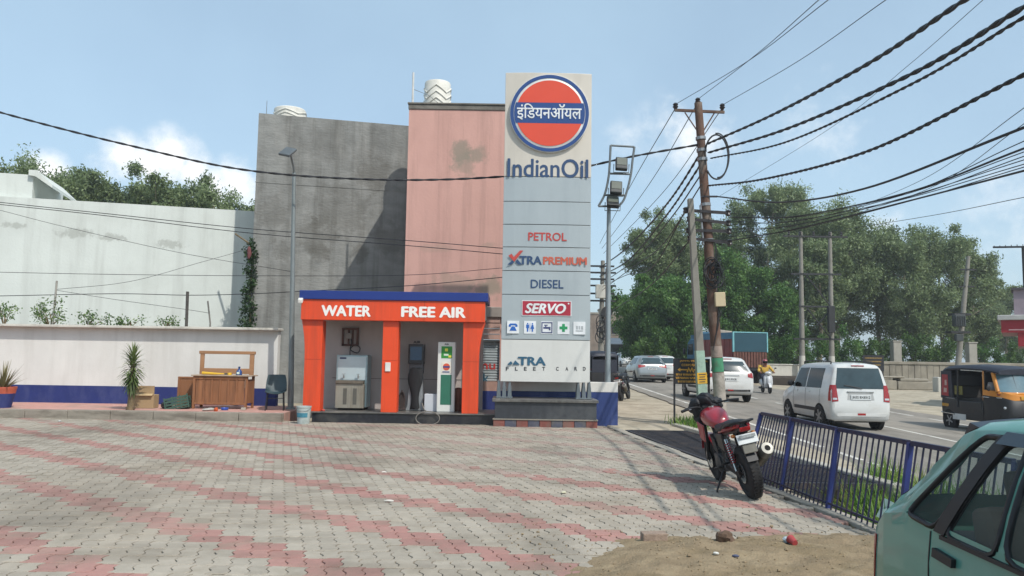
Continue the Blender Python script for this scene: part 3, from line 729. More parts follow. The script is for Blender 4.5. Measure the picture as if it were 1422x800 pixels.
for k in range(n):
    G().bb(b0 + .03 + (b1 - b0 - .05) * k / n + .003, b0 + .03 + (b1 - b0 - .05) * (k + 1) / n - .003, bY0 - .0, .98, -.06, z_a - .012).build('kerb_block', m_kr if k % 2 == 0 else m_kb, T, bevel=.008)
G().bb(b0 + .02, b1 - .01, bY0 - .02, .99, z_a - .03, z_a - .005).build('kerb_lip', M('lip_cement', '857f74', .9, var=.15), T)
xl, xr = tx(695.5, 500), tx(819.5, 500)
zt0, zt1 = tz(531), tz(100.5)
m_core = M('totem_core', '62686c', .6)
G().bb(xl + .03, xr - .03, .06, .5, zt0 + .02, zt1 - .02).build('core', m_core, T)
m_cream = M('cream_totem_panel', 'c3bdb2', .38, var=.03, scale=.8, dirt=('a8a296', .35, .9, (1, 1, .3)), spec=.5)
m_pan = M('blue_grey_totem_panel', 'a2abae', .35, .15, var=.04, scale=.7, dirt=('858f95', .35, .8, (1, 1, .25)), spec=.5)
m_wpan = M('white_totem_panel', 'c6c7c3', .4, var=.03, dirt=('acaba5', .35, 1, (1, 1, .3)), spec=.5)
joints = [531, 472, 409.5, 376.5, 343.5, 312, 280, 245.5, 100.5]
mats_t = [m_wpan, m_pan, m_pan, m_pan, m_pan, m_pan, m_pan, m_cream]
panels = []
for k in range(8):
    z0, z1 = tz(joints[k]) + .008, tz(joints[k + 1]) - .008
    # gently curved face: section in plan
    sec = []
    nn_ = 9
    for i in range(nn_):
        u = -1 + 2 * i / (nn_ - 1); sec.append((xl + (xr - xl) * (i / (nn_ - 1)), .045 * abs(u) ** 3))
    sec += [(xr, .5), (xl, .5)]
    if k == 7: z1 += .0
    o = G().prism(sec, z0, z1, 'xy').build('panel', mats_t[k], T, bevel=.012 if k == 7 else .005, seg=2)
    panels.append(o)
# disc
dc = (tx(763, 159), tz(158.5, 763)); dr_ = (tx(818.5, 158) - tx(708, 158)) / 2
D = G().lathe([(dr_ - .02, .04), (dr_, .02), (dr_, -.06), (dr_ - .02, -.075), (.001, -.075)], (dc[0], 0, dc[1]), 64, 'y').build('emblem_disc', M('emblem_white', 'c9cbc9', .35), panels[7], smooth=40)
def ring(r0, r1, y, mm, nm, parent):
    n = 72; P = []; F = []
    for i in range(n):
        a = 2 * math.pi * i / n
        for r, yy in ((r0, y), (r1, y), (r1, y + .008), (r0, y + .008)): P.append((dc[0] + r * math.cos(a), yy, dc[1] + r * math.sin(a)))
    for i in range(n):
        j = (i + 1) % n
        for k in range(4): F.append((i * 4 + k, i * 4 + (k + 1) % 4, j * 4 + (k + 1) % 4, j * 4 + k))
    return G().add(P, F).build(nm, mm, parent)
m_eo = M('emblem_orange_red', 'd04a32', .35, var=.03, spec=.45); m_en = M('emblem_navy', '24447c', .35, var=.04, spec=.45)
ring(dr_ * .90, dr_ * .985, -.083, m_en, 'emblem_ring', panels[7])
def disc_seg(lo, hi, r, y, mm, nm):
    pts = []
    a0, a1 = math.asin(lo / r), math.asin(hi / r)
    for i in range(25): a = a0 + (a1 - a0) * i / 24; pts.append((dc[0] + r * math.cos(a), dc[1] + r * math.sin(a)))
    for i in range(25): a = a1 + (a0 - a1) * i / 24; pts.append((dc[0] - r * math.cos(a), dc[1] + r * math.sin(a)))
    return G().prism(pts, y, y + .012).build(nm, mm, panels[7])
ri = dr_ * .84; bh = dr_ * .265
disc_seg(bh, ri * .9999, ri, -.086, m_eo, 'emblem_upper'); disc_seg(-ri * .9999, -bh, ri, -.086, m_eo, 'emblem_lower'); disc_seg(-bh + .003, bh - .003, dr_ * .885, -.087, m_en, 'emblem_band')
text('\u0907\u0902\u093f\u0921\u092f\u0928\u0911\u092f\u0932', dc[0] - dr_ * .82, dc[0] + dr_ * .80, dc[1] - dr_ * .19, dc[1] + dr_ * .235, -.088, M('emblem_letter_white', 'd6d9da', .35), panels[7], bold=.012, depth=.012)
m_nav = M('navy_letter', '2a4468', .4, var=.05); m_redl = M('red_letter', 'b2413a', .4, var=.05)
text('IndianOil', tx(704.5, 232), tx(817, 232), tz(246.5, 760), tz(220.5, 760), .002, m_nav, panels[7], bold=.016, depth=.006)
text('PETROL', tx(733.5, 329), tx(787, 329), tz(334.5), tz(323), -.0, m_redl, panels[5], bold=.018, depth=.01)
# XTRA PREMIUM: tick-shaped X then letters
pX = panels[4]
def poly(pts, mm, par, nm='logo_mark', y=-.003, d=.008):
    G().prism([(tx(a, b), tz(b, a)) for a, b in pts], y - d, y).build(nm, mm, par)
poly([(706, 355), (710.5, 352.5), (713.5, 357), (722, 348), (726.5, 348), (714, 363.5)], m_redl, pX)
poly([(704.5, 367.5), (711.5, 361.5), (714, 364.5), (710, 367.5)], m_nav, pX)
poly([(715.5, 363.5), (718.5, 360), (725, 367.5), (719.5, 367.5)], m_nav, pX)
text('TRA', tx(721, 361), tx(752.5, 361), tz(367.5, 735), tz(355.5, 735), -.001, m_nav, pX, bold=.04, depth=.01)
text('PREMIUM', tx(754, 361), tx(815, 361), tz(368, 785), tz(357, 785), -.001, M('orange_red_letter', 'b85a44', .4), pX, bold=.04, depth=.01)
text('DIESEL', tx(737, 394), tx(782.5, 394), tz(400.5), tz(388.5), -.0, m_nav, panels[3], bold=.014, depth=.01)
pS = panels[1]
sv_ = G().bb(tx(725.5, 428), tx(792.5, 428), -.014, .01, tz(438), tz(418.5)).build('servo_plate', M('crimson_plate', 'a02438', .4), pS)
G().bb(tx(724.6, 428), tx(793.4, 428), -.010, .012, tz(438.8), tz(417.7)).build('servo_plate_border', M('emblem_letter_white', 'd6d9da'), pS)
text('SERVO', tx(729, 428), tx(786, 428), tz(435.5), tz(421.5), -.0142, M('emblem_letter_white', 'd6d9da'), sv_, bold=.04, shear=.25, depth=.01)
ring_r = G().lathe([(.02, -.016), (.02, -.02), (.001, -.02)], (tx(789.5, 421.5), 0, tz(421.8, 790)), 12, 'y').build('registered_dot', M('emblem_letter_white', 'd6d9da'), sv_)
m_ib = M('icon_white', 'd2d6d8', .4); m_icb = M('icon_blue', '1f5aa8', .4); m_icn = M('icon_navy', '3f4870', .4); m_icg = M('icon_green', '1f8a55', .4)
for k, cx in enumerate((712.5, 736, 759.5, 782.5, 804.5)):
    s = 8.3; cy = 455
    g = G().bb(tx(cx - s, cy), tx(cx + s, cy), -.008, .02 if abs(k - 2) < 2 else .045, tz(cy + s + .5), tz(cy - s - .5)).build('icon_plate', m_ib, pS)
    def part(pts, mm): G().prism([(tx(cx + a * 1.0, cy), tz(cy + b)) for a, b in pts], -.013, -.0085).build('icon_symbol', mm, g)
    if k == 0:
        part([(-6, -3), (-4, -5), (4, -5), (6, -3), (6, -.5), (3, -.5), (3, -2.5), (-3, -2.5), (-3, -.5), (-6, -.5)], m_icb); part([(-2, -1), (2, -1), (5, 5), (-5, 5)], m_icb)
    elif k == 1:
        for q in (-3.3, 3.3):
            part([(q - .9, -6), (q + .9, -6), (q + .9, -4.4), (q - .9, -4.4)], m_icb); part([(q - 2, -3.8), (q + 2, -3.8), (q + 2, 1), (q + 1, 1), (q + 1, 6), (q - 1, 6), (q - 1, 1), (q - 2, 1)] if q < 0 else [(q - 1, -3.8), (q + 1, -3.8), (q + 2.5, 2), (q + 1, 2), (q + 1, 6), (q - 1, 6), (q - 1, 2), (q - 2.5, 2)], m_icb)
        part([(-.25, -6), (.25, -6), (.25, 6), (-.25, 6)], m_icb)
    elif k == 2:
        for q in ([(-7.6, -7.6), (7.6, -7.6), (7.6, -6.2), (-7.6, -6.2)], [(-7.6, 6.2), (7.6, 6.2), (7.6, 7.6), (-7.6, 7.6)], [(-7.6, -6.1), (-6.2, -6.1), (-6.2, 6.1), (-7.6, 6.1)], [(6.2, -6.1), (7.6, -6.1), (7.6, 6.1), (6.2, 6.1)]): part(q, m_icn)
        part([(-4, -4), (1, -4), (1, -2.8), (-.8, -2.8), (-.8, -1), (5, -1), (5, 3.5), (2.6, 3.5), (2.6, 1.6), (-5, 1.6), (-5, -1), (-2.4, -1), (-2.4, -2.8), (-4, -2.8)], m_icn)
    elif k == 3:
        part([(-1.9, -5.5), (1.9, -5.5), (1.9, -1.9), (5.5, -1.9), (5.5, 1.9), (1.9, 1.9), (1.9, 5.5), (-1.9, 5.5), (-1.9, 1.9), (-5.5, 1.9), (-5.5, -1.9), (-1.9, -1.9)], m_icg)
    else:
        for q in (-4.5, -2.6, -.4, 2.2, 4): part([(q, -3), (q + .9, -3), (q + .9, 2), (q, 2)], M('icon_grey', '80868a', .5))
        part([(-5, 3.4), (5, 3.4), (5, 4.4), (-5, 4.4)], M('icon_grey', '80868a'))
pF = panels[0]; m_tl = M('teal_navy_letter', '2b566f', .4)
poly([(704, 506.5), (709.5, 501.5), (712, 504.5), (710, 506.5)], m_tl, pF); poly([(711.5, 506.5), (715.5, 500.5), (722, 506.5)], m_tl, pF)
text('TRA', tx(719, 501), tx(758, 501), tz(507.5, 738), tz(495.5, 738), -.001, m_tl, pF, bold=.04, depth=.01)
for ch_, cx in zip('FLEETCARD', (704.5, 717.2, 729.6, 742.2, 755, 774, 787.2, 799.6, 811.6)):
    text(ch_, tx(cx - 1.9, 512), tx(cx + 1.9, 512), tz(514.6, cx), tz(509.6, cx), .045 * abs((tx(cx, 512) - (xl + xr) / 2) / ((xr - xl) / 2)) ** 3, M('dark_print', '33353a'), pF, bold=.02, depth=.008)
# foot brackets
m_br = M('cast_bracket_grey', '6c7478', .5, .4, var=.15, scale=5)
for cx in (700, 811):
    g = G(); c = tx(cx, 545)
    for s in (-.13, 0, .13):
        g.prism([(c + s - .05, z_c), (c + s + .05, z_c), (c + s + .045, z_c + .2), (c + s + .02, zt0 + .03), (c + s - .02, zt0 + .03), (c + s - .045, z_c + .2)], .04, .30)
    g.bb(c - .2, c + .2, .02, .34, z_c + .012, z_c + .04)
    g.build('foot_bracket', m_br, T, bevel=.008)
# low wall behind the totem
lw = thing('low_wall', 'low white wall with blue base behind and right of the totem sign', 'wall', (xpx(690, 560, 19.32), 19.32, 0))
lwx = xpx(858, 560, 19.32) - lw.location.x; lz1 = zpx(840, 531, 19.32); lz0 = zpx(840, 545, 19.32)
G().bb(0, lwx, 0, .25, lz0, lz1).build('white_top', m_wwall, lw, bevel=.01)
G().bb(0, lwx, -.005, .255, -.1, lz0).build('blue_base', M('bright_blue_band', '25396f', .7, var=.12, scale=2, dirt=('55608c', .5, 2, (1, 1, .5))), lw)
# ---------------------------------------------------------------- lamps
lp = at_z(403.5, 568, .2)
ls = thing('street_lamp', 'slim grey street lamp pole with square flood head left of the kiosk', 'lamp', (lp.x, lp.y, .2))
def rel(x, y, Y, o): return at_Y(x, y, Y) - o.location
G().tube([(0, 0, 0), rel(408.5, 238, lp.y, ls) * .5, rel(408.5, 240, lp.y, ls)], [.075, .06, .045], 12).build('pole', M('grey_pole_paint', '7c8383', .5, .3, var=.08, scale=3, dirt=('666a68', .4, 3, (1, 1, .5))), ls, smooth=40)
G().tube([rel(408.5, 242, lp.y, ls), rel(407.5, 232, lp.y - .1, ls), rel(404.5, 220, lp.y - .35, ls), rel(403.5, 214, lp.y - .5, ls)], .028, 8).build('arm', M('grey_pole_paint', '7c8383'), ls, smooth=40)
c = rel(399.5, 211, lp.y - .6, ls)
G().box(c, (.3, .42, .07), rotm(38, 12, -8)).build('lamp_head', M('lamp_housing', '5e6467', .5, .3), ls, bevel=.015)
G().box(c + rotm(38, 12, -8) @ Vector((0, 0, -.04)), (.25, .34, .015), rotm(38, 12, -8)).build('lamp_glass', M('lamp_glass', '9aa2a4', .2), ls)
G().cyl((0, 0, -.02), (0, 0, .04), .13, .12, 14).build('base_flange', M('grey_pole_paint', '7c8383'), ls)
lp = at_z(843.5, 588.5, 0)
fl = thing('flood_light_mast', 'galvanised mast right of the totem carrying three black floodlights in a ladder frame', 'lamp', (lp.x, lp.y, -.05))
G().tube([(0, 0, 0), rel(845.5, 283, lp.y, fl)], [.078, .05], 12).build('pole', M('pale_pole_paint', '8f999d', .45, .35, var=.08, scale=3), fl, smooth=40)
fr = M('frame_tube', '6d7477', .5, .4)
Lr = [(848, 202), (847, 222), (845.5, 243), (842, 262), (838, 274), (831, 286.5)]; Rr = [(881, 204), (878.5, 222), (876, 243), (871, 264), (866, 278), (859, 286.5)]
yo = lp.y - .12
G().tube(catmull([rel(*p, yo, fl) for p in Lr], 5), .03, 8).build('frame_rail', fr, fl, smooth=50)
G().tube(catmull([rel(*p, yo, fl) for p in Rr], 5), .03, 8).build('frame_rail', fr, fl, smooth=50)
for a, b in (((848, 202), (881, 204)), ((845, 241), (876, 242)), ((839, 271), (869, 271)), ((831, 286.5), (859, 286.5))):
    G().tube([rel(*a, yo, fl), rel(*b, yo, fl)], .026, 8).build('frame_rung', fr, fl, smooth=50)
m_fl = M('floodlight_black', '24292b', .45, .2); m_fg = M('floodlight_glass', '62675f', .2, var=.1, scale=4)
for cx, cy, tilt in ((863, 228, 25), (855.5, 261, 25), (851, 281, 42)):
    r_ = rotm(-tilt, 4, 0); c = rel(cx, cy, yo - .14, fl)
    h_ = G().box(c, (.30, .12, .36), r_).build('floodlight', m_fl, fl, bevel=.025, seg=2)
    G().box(c + r_ @ Vector((0, -.063, .04)), (.24, .012, .22), r_).build('floodlight_glass', m_fg, h_)
    G().tube([c + Vector((-.19, 0, .0)), c + Vector((-.19, .06, -.2)), c + Vector((.19, .06, -.2)), c + Vector((.19, 0, 0))], .012, 6).build('yoke', fr, h_)
# ---------------------------------------------------------------- things along the left platform
m_wood = M('worn_brown_wood', '8a5f42', .75, var=.22, scale=5, stretch=(1, 1, .18), bump=.25, bscale=30, dirt=('5d4130', .5, 3, (2, 1, .3)), spec=.25)
m_wood2 = M('pale_brown_wood', '9b7556', .75, var=.2, scale=5, stretch=(.2, 1, 1), bump=.2, bscale=30, spec=.25)
Pz = .2
cb = at_z(307, 568, Pz); cy_ = cb.y
C = thing('wooden_counter', 'brown wooden counter with plank front standing on the platform by the wall', 'counter', (cb.x, cy_, Pz))
def cx(x, Y=None): return xpx(x, 545, Y or cy_) - C.location.x
def cz(y): return zpx(307, y, cy_) - Pz
c0, c1 = cx(267), cx(343); zt = cz(521)
edges = [c0 + .07 + (c1 - c0 - .14) * k / 6 for k in range(7)]
for k in range(6):
    G().bb(edges[k] + .004, edges[k + 1] - .004, .02, .04, .14, zt - .1).build('plank', m_wood, C, bevel=.003)
for e in edges[1:-1]: G().bb(e - .022, e + .022, -.002, .02, .14, zt - .12).build('batten', m_wood, C, bevel=.004)
G().bb(c0, c1, .0, .05, zt - .11, zt - .03).build('top_rail', m_wood, C, bevel=.005)
G().bb(c0, c1, .0, .05, .1, .16).build('bottom_rail', m_wood, C, bevel=.005)
for x in (c0, c1 - .06):
    for y in (.002, .5): G().bb(x, x + .06, y, y + .06, 0, zt - .028).build('leg', m_wood, C, bevel=.005)
G().bb(c1 - .03, c1 - .005, .06, .5, .14, zt - .1).build('side_panel', m_wood, C); G().bb(c0 + .005, c0 + .03, .06, .5, .14, zt - .1).build('side_panel', m_wood, C)
G().bb(c0 - .04, c1 + .06, -.04, .62, zt - .028, zt).build('counter_top', M('stained_top', 'a08c77', .8, var=.25, scale=6), C, bevel=.006)
# frame standing on counter
fx0, fx1 = cx(275.5, cy_ + .5), cx(350.5, cy_ + .5); fz1 = zpx(310, 487.5, cy_ + .5) - Pz
W_ = thing('wooden_rack', 'empty wooden back rack standing on top of the counter', 'rack', (cb.x, cy_ + .5, Pz + zt))
for a in ((fx0, fx0 + .1, 0, fz1 - zt - .08), (fx1 - .11, fx1, 0, fz1 - zt - .08)): G().bb(a[0], a[1], 0, .05, a[2], a[3]).build('upright', m_wood2, W_, bevel=.005)
G().bb(fx0 - .03, fx1 + .03, -.01, .06, fz1 - zt - .08, fz1 - zt).build('head_rail', m_wood2, W_, bevel=.006)
G().bb(fx0 + .1, fx1 - .11, 0, .05, .02, .16).build('lower_rail', m_wood2, W_, bevel=.005)
# odds and ends on counter
t = Pz + zt
yb = thing('yellow_bat', 'yellow plastic stick lying on the counter top', 'bat', (xpx(292, 516, cy_ + .1), cy_ + .1, t))
G().tube([(-.2, 0, .045), (.12, .02, .03), (.34, .05, .03)], [.04, .03, .014], 8).build('blade', M('yellow_plastic', 'd4a92f', .4), yb, smooth=40)
G().tube([(.34, .05, .03), (.52, .08, .025)], .018, 8).build('handle', M('dark_grip', '3a3f35', .7), yb, smooth=40)
bo = thing('blue_bottle', 'blue spray bottle standing on the counter', 'bottle', (xpx(332, 517, cy_ + .12), cy_ + .12, t))
G().lathe([(.07, 0), (.075, .02), (.07, .1), (.03, .15), (.022, .16), (.022, .19), (.001, .19)], n=14).build('bottle_body', M('blue_plastic', '27477f', .35), bo, smooth=35)
G().lathe([(.03, .185), (.03, .215), (.001, .22)], n=10).build('cap', M('blue_cap', '2a3f6a', .4), bo); G().bb(-.03, .035, -.08, -.068, .03, .085).build('bottle_label', M('white_print', 'c9d6c9'), bo)
G().lathe([(.05, 0), (.055, .04), (.05, .06), (.001, .06)], n=14).build('yellow_tin', M('yellow_plastic', 'd4a92f'), smooth=35, loc=(xpx(319, 517, cy_ + .15), cy_ + .15, t), label='small yellow tin beside the blue bottle on the counter', cat='tin')
def lump(name, px, py, mm, r, label, cat, Y=None, z=Pz, seed=1):
    p = at_z(px, py, z) if Y is None else at_Y(px, py, Y)
    return G().ball((0, 0, r[2] * .75), r, 16, 10, rotm(0, 0, seed * 37), .35).build(name, mm, smooth=50, loc=(p.x, p.y, z), label=label, cat=cat)
lump('white_cloth', 291, 570, M('grimy_white_cloth', 'a8a59e', .9, var=.25, scale=12), (.22, .1, .035), 'crumpled pale rag under the front of the counter', 'rag', seed=2)
lump('orange_cloth', 300, 571, M('orange_cloth', 'b4532b', .9), (.05, .05, .05), 'small orange ball of cloth under the counter', 'cloth')
bp = at_z(312, 569.5, Pz)
G().lathe([(.075, 0), (.1, .05), (.095, .055), (.07, .012), (.001, .01)], n=18).build('blue_bowl', M('bright_blue_plastic', '2c55b0', .4), smooth=40, loc=(bp.x, bp.y, Pz), label='blue plastic bowl on the platform under the counter', cat='bowl')
bp = at_z(338, 569.5, Pz); G().bb(-.055, .055, -.04, .04, 0, .06).build('pale_brick', M('pale_brick', 'a8a296', .9), bevel=.008, loc=(bp.x, bp.y, Pz), label='pale brick lying under the right end of the counter', cat='brick')
# wooden board behind, crate, cardboard box
bY = cy_ + .35
bx_ = thing('wooden_board', 'brown wooden cabinet board standing left behind the counter', 'board', (xpx(256, 548, bY), bY, Pz))
h = zpx(256, 523, bY) - Pz
G().bb(-.16, .2, 0, .03, 0, h - .05).build('board_panel', m_wood, bx_); G().bb(-.18, .21, -.015, .045, h - .05, h).build('board_rail', m_wood, bx_, bevel=.005); G().bb(-.18, -.12, -.012, .0, 0, h - .051).build('board_stile', m_wood, bx_)
gp = at_z(247, 568, Pz)
cr = thing('plastic_crate', 'dark green plastic crate tipped against the left end of the counter', 'crate', (gp.x, gp.y - .05, Pz)); cr.rotation_euler = (R(-12), R(-13), R(12))
m_cr = M('dark_green_plastic', '2f4a3c', .5, var=.12, scale=4)
for yy in (0, .3):
    for k in range(4): G().bb(-.27, .27, yy, yy + .015, .04 + .075 * k, .04 + .075 * k + .045).build('slat', m_cr, cr)
for xx in (-.27, .255):
    for k in range(4): G().bb(xx, xx + .015, .016, .299, .04 + .075 * k, .04 + .075 * k + .045).build('slat', m_cr, cr)
for xx in (-.28, -.1, .09, .26):
    for yy in (-.006, .309): G().bb(xx, xx + .03, yy, yy + .012, 0.0, .33).build('post', m_cr, cr)
G().bb(-.27, .27, .016, .3, .0, .02).build('crate_floor', m_cr, cr)
kb = at_z(197, 567, Pz)
bxo = thing('cardboard_box', 'tan cardboard box with open flap beside the small palm', 'box', (kb.x, kb.y, Pz), 4)
m_card = M('tan_cardboard', '9f8766', .85, var=.1, scale=3, dirt=('7f6a4e', .4, 2, (1, 1, 1)))
G().bb(-.27, .27, 0, .35, 0, .33).build('box_body', m_card, bxo, bevel=.006)
G().bb(-.255, .265, .0, .02, .335, .55).xf(Matrix.Translation((0, .02, .0))).build('back_flap', m_card, bxo)
G().box((.0, -.03, .335), (.5, .1, .012), rotm(25, 0, 0)).build('front_flap', M('cardboard_inside', 'b29a74', .85), bxo)
# dark clutter between crate and wall
lump('black_bag', 231, 567, M('black_plastic_bag', '1c1e24', .5, var=.3, scale=8), (.17, .12, .1), 'small black plastic bag on the platform left of the crate', 'bag', seed=3)
lump('dark_sack', 352, 562, M('dark_sacking', '22242a', .9, var=.3, scale=8), (.2, .18, .2), 'dark sack heaped between counter and plastic chair', 'sack', seed=4)
# chair
hp_ = at_z(380, 570, Pz)
ch = thing('plastic_chair', 'dark green plastic bucket chair between counter and lamp pole', 'chair', (hp_.x, hp_.y + .1, Pz), 13)
m_chp = M('dark_teal_plastic', '2c3f45', .45, var=.08, scale=3); secs = []
for k in range(12):
    t = k / 11
    if t < .45: yy, zz, wd = -.26 + t / .45 * .42, .44 - .02 * math.sin(t / .45 * math.pi), .23 + .02 * math.sin(t * 6)
    else: q = (t - .45) / .55; yy, zz, wd = .16 + .12 * q + .02 * math.sin(q * 3), .44 + .43 * q, .255 - .05 * q ** 3
    row = []
    for i in range(9):
        u = -1 + 2 * i / 8; row.append(Vector((u * wd, yy - (.05 * u * u if t > .5 else 0), zz + (.05 * u * u if t < .5 else .0))))
    secs.append(row)
secs[0] = [p + Vector((0, -.01, -.03)) for p in secs[0]]
P = [p for s in secs for p in s]; F = []
for i in range(11):
    for k in range(8): F.append((i * 9 + k, i * 9 + k + 1, (i + 1) * 9 + k + 1, (i + 1) * 9 + k))
P2 = [p + Vector((0, .012, -.012)) for p in P]; o_ = len(P); F2 = [tuple(o_ + i for i in reversed(q)) for q in F]
bd_ = [(0, 1)]; rim = [i for i in range(9)] + [i * 9 + 8 for i in range(1, 12)] + [99 + i for i in range(7, -1, -1)] + [i * 9 for i in range(10, 0, -1)]
F3 = [(rim[i], rim[(i + 1) % len(rim)], o_ + rim[(i + 1) % len(rim)], o_ + rim[i]) for i in range(len(rim))]
G().add(P + P2, F + F2 + F3).build('shell', m_chp, ch, smooth=50)
m_leg = M('dark_steel_leg', '2b2d30', .5, .5)
for sx in (-.19, .19):
    for sy in (-.2, .18): G().tube([(sx, sy, .43), (sx * 1.12, sy * 1.2, 0)], .012, 6).build('leg', m_leg, ch)
G().tube([(-.19, -.2, .3), (.19, -.2, .3)], .009, 6).build('crossbar', m_leg, ch)
# bucket with bottle
bk = at_z(422, 588, 0)
B = thing('bucket', 'dented white paint bucket with blue print in front of the kiosk', 'bucket', (bk.x, bk.y - .05, .0))
G().lathe([(.135, 0), (.165, .36), (.175, .37), (.175, .4), (.16, .4), (.155, .36), (.125, .02), (.001, .02)], n=24).build('pail', M('white_bucket_plastic', 'a9b3b0', .45, var=.15, scale=5, dirt=('5f6a68', .5, 5, (1, 1, 1))), B, smooth=35)
g = G(); P = []
for i in range(13):
    a = R(210 + i * 9); P += [(.153 * math.cos(a), .153 * math.sin(a), .15), (.1605 * math.cos(a), .1605 * math.sin(a), .25)]
G().add(P, [(2 * i, 2 * i + 2, 2 * i + 3, 2 * i + 1) for i in range(12)]).build('print_band', M('teal_print', '3f7f92', .5, var=.3, scale=12), B)
G().tube(catmull([(-.17, 0, .37), (-.1, -.14, .3), (.1, -.14, .3), (.17, 0, .37)], 6), .005, 5).build('handle', m_galv, B)
bt_ = thing('plastic_bottle', 'clear bottle standing on the platform corner behind the bucket', 'bottle', (xpx(427.5, 572, 18.62), 18.62, .2))
G().lathe([(.045, 0), (.05, .02), (.05, .16), (.02, .21), (.018, .26), (.001, .26)], n=14).build('bottle_body', M('clear_plastic', 'b9c3c2', .2, var=.05), bt_, smooth=35); G().lathe([(.021, .245), (.021, .275), (.001, .275)], n=10).build('cap', M('white_plastic', 'd5d3cd'), bt_)
for k, (x, y, c_, nm) in enumerate([(437, 571.5, 'd49a3a', 'orange'), (443, 571.7, 'b9b5ac', 'pale'), (449, 572, 'b03a2c', 'red')]):
    p = at_Y(x, y, 18.7); G().ball((0, 0, .02), (.05, .03, .025), 8, 6, None, .4).build('wrapper', M(nm + '_wrapper', c_, .5), smooth=50, loc=(p.x, 18.7, pz0), label=nm + ' crumpled wrapper on the left end of the kiosk platform', cat='wrapper', group='litter on kiosk platform')
# ---------------------------------------------------------------- plants on the left
m_dr = Mleaf('dracaena_leaf', ['3a4a28', '5a6c3a', '8a9860'], 2.0, .25)
m_trk = M('dry_leaf_trunk', '6d5f47', .95, var=.3, scale=8, bump=.5, bscale=30)
def blade(V, F, Tn, c, d, ln, w, droop, tint, sg=4):
    d = d.normalized(); sd = d.cross(Vector((0, 0, 1)))
    sd = sd.normalized() if sd.length > .05 else Vector((1, 0, 0)); o = len(V); p = Vector(c); dd = d.copy()
    for k in range(sg + 1):
        t = k / sg; ww = w * (math.sin(math.pi * min(1, .2 + .8 * t)) if t < 1 else 0) + .001
        V.append(p + sd * ww); V.append(p - sd * ww)
        dd = (dd + Vector((0, 0, -droop / sg))).normalized(); p = p + dd * ln / sg
    for k in range(sg): F.append((o + 2 * k, o + 2 * k + 1, o + 2 * k + 3, o + 2 * k + 2)); Tn.append(tint)
def leafobj(name, V, F, Tn, mm, parent, **tags):
    if F is None:
        me = bpy.data.meshes.new(name); nq = len(Tn); me.vertices.add(len(V)); me.vertices.foreach_set('co', np.asarray(V, dtype=np.float32).ravel())
        me.loops.add(nq * 4); me.loops.foreach_set('vertex_index', np.arange(nq * 4, dtype=np.int32)); me.polygons.add(nq); me.polygons.foreach_set('loop_start', np.arange(0, nq * 4, 4, dtype=np.int32))
        me.update(calc_edges=True); me.materials.append(mm); a_ = me.attributes.new('tint', 'FLOAT', 'FACE'); a_.data.foreach_set('value', np.asarray(Tn, dtype=np.float32))
    else: me = tint_mesh(name, [tuple(v) for v in V], F, Tn, [mm], None)
    o = bpy.data.objects.new(name, me); COL.objects.link(o); o.parent = parent
    for k, v in tags.items(): o[k] = v
    return o
pb = at_z(181, 569, Pz)
pt_ = thing('small_palm', 'small shaggy yucca palm standing before the white wall', 'palm', (pb.x, pb.y, Pz))
ph_ = zpx(181, 497, pb.y) - Pz
G().tube([(0, 0, -.02), (.015, 0, ph_ * .4), (-.005, 0, ph_ * .9)], [.09, .065, .045], 10).build('trunk', m_trk, pt_, smooth=50)
V, F, Tn = [], [], []; rs = random.Random(11)
for k in range(340):
    t = rs.random(); zz = ph_ * (.42 + .58 * t); a = rs.uniform(0, 6.283); el = -.9 + 2.2 * t + rs.gauss(0, .25)
    d = Vector((math.cos(a) * math.cos(el), math.sin(a) * math.cos(el), math.sin(el)))
    blade(V, F, Tn, (d.x * .04, d.y * .04, zz), d, rs.uniform(.26, .44) * (.75 + .35 * t), rs.uniform(.011, .02), .9, clamp(.15 + .7 * t + rs.gauss(0, .15), 0, 1))
leafobj('crown', V, F, Tn, m_dr, pt_)
G().box((.0, .01, .04), (.2, .16, .09), rotm(0, 0, 20)).build('pot_soil_lump', M('root_soil', '5b4d3c', .95), pt_, bevel=.02)
# potted plant at the frame's left edge
pp = at_z(2, 566, Pz)
po = thing('potted_plant', 'blue and red painted pot with dry spiky plant at the left end of the platform', 'potted plant', (pp.x, pp.y, Pz))
prf = [(.2, 0), (.24, .2), (.27, .34)]; G().lathe(prf + [(.001, .34)], n=24).build('pot_base', m_blue, po, smooth=35)
G().lathe([(.27, .34), (.285, .42), (.3, .46), (.3, .5), (.26, .5), (.25, .44), (.001, .44)], n=24).build('pot_rim', M('pot_red', 'b0563f', .7, var=.1), po, smooth=35)
V, F, Tn = [], [], []
for k in range(70):
    a = rs.uniform(0, 6.283); el = rs.uniform(.6, 1.5); d = Vector((math.cos(a) * math.cos(el), math.sin(a) * math.cos(el), math.sin(el)))
    blade(V, F, Tn, (d.x * .1, d.y * .1, .45), d, rs.uniform(.35, .75), .014, .35, rs.random())
leafobj('spiky_leaves', V, F, Tn, Mleaf('dry_palm_leaf', ['4c4a30', '77704a', '9c946a'], 2, .2), po)
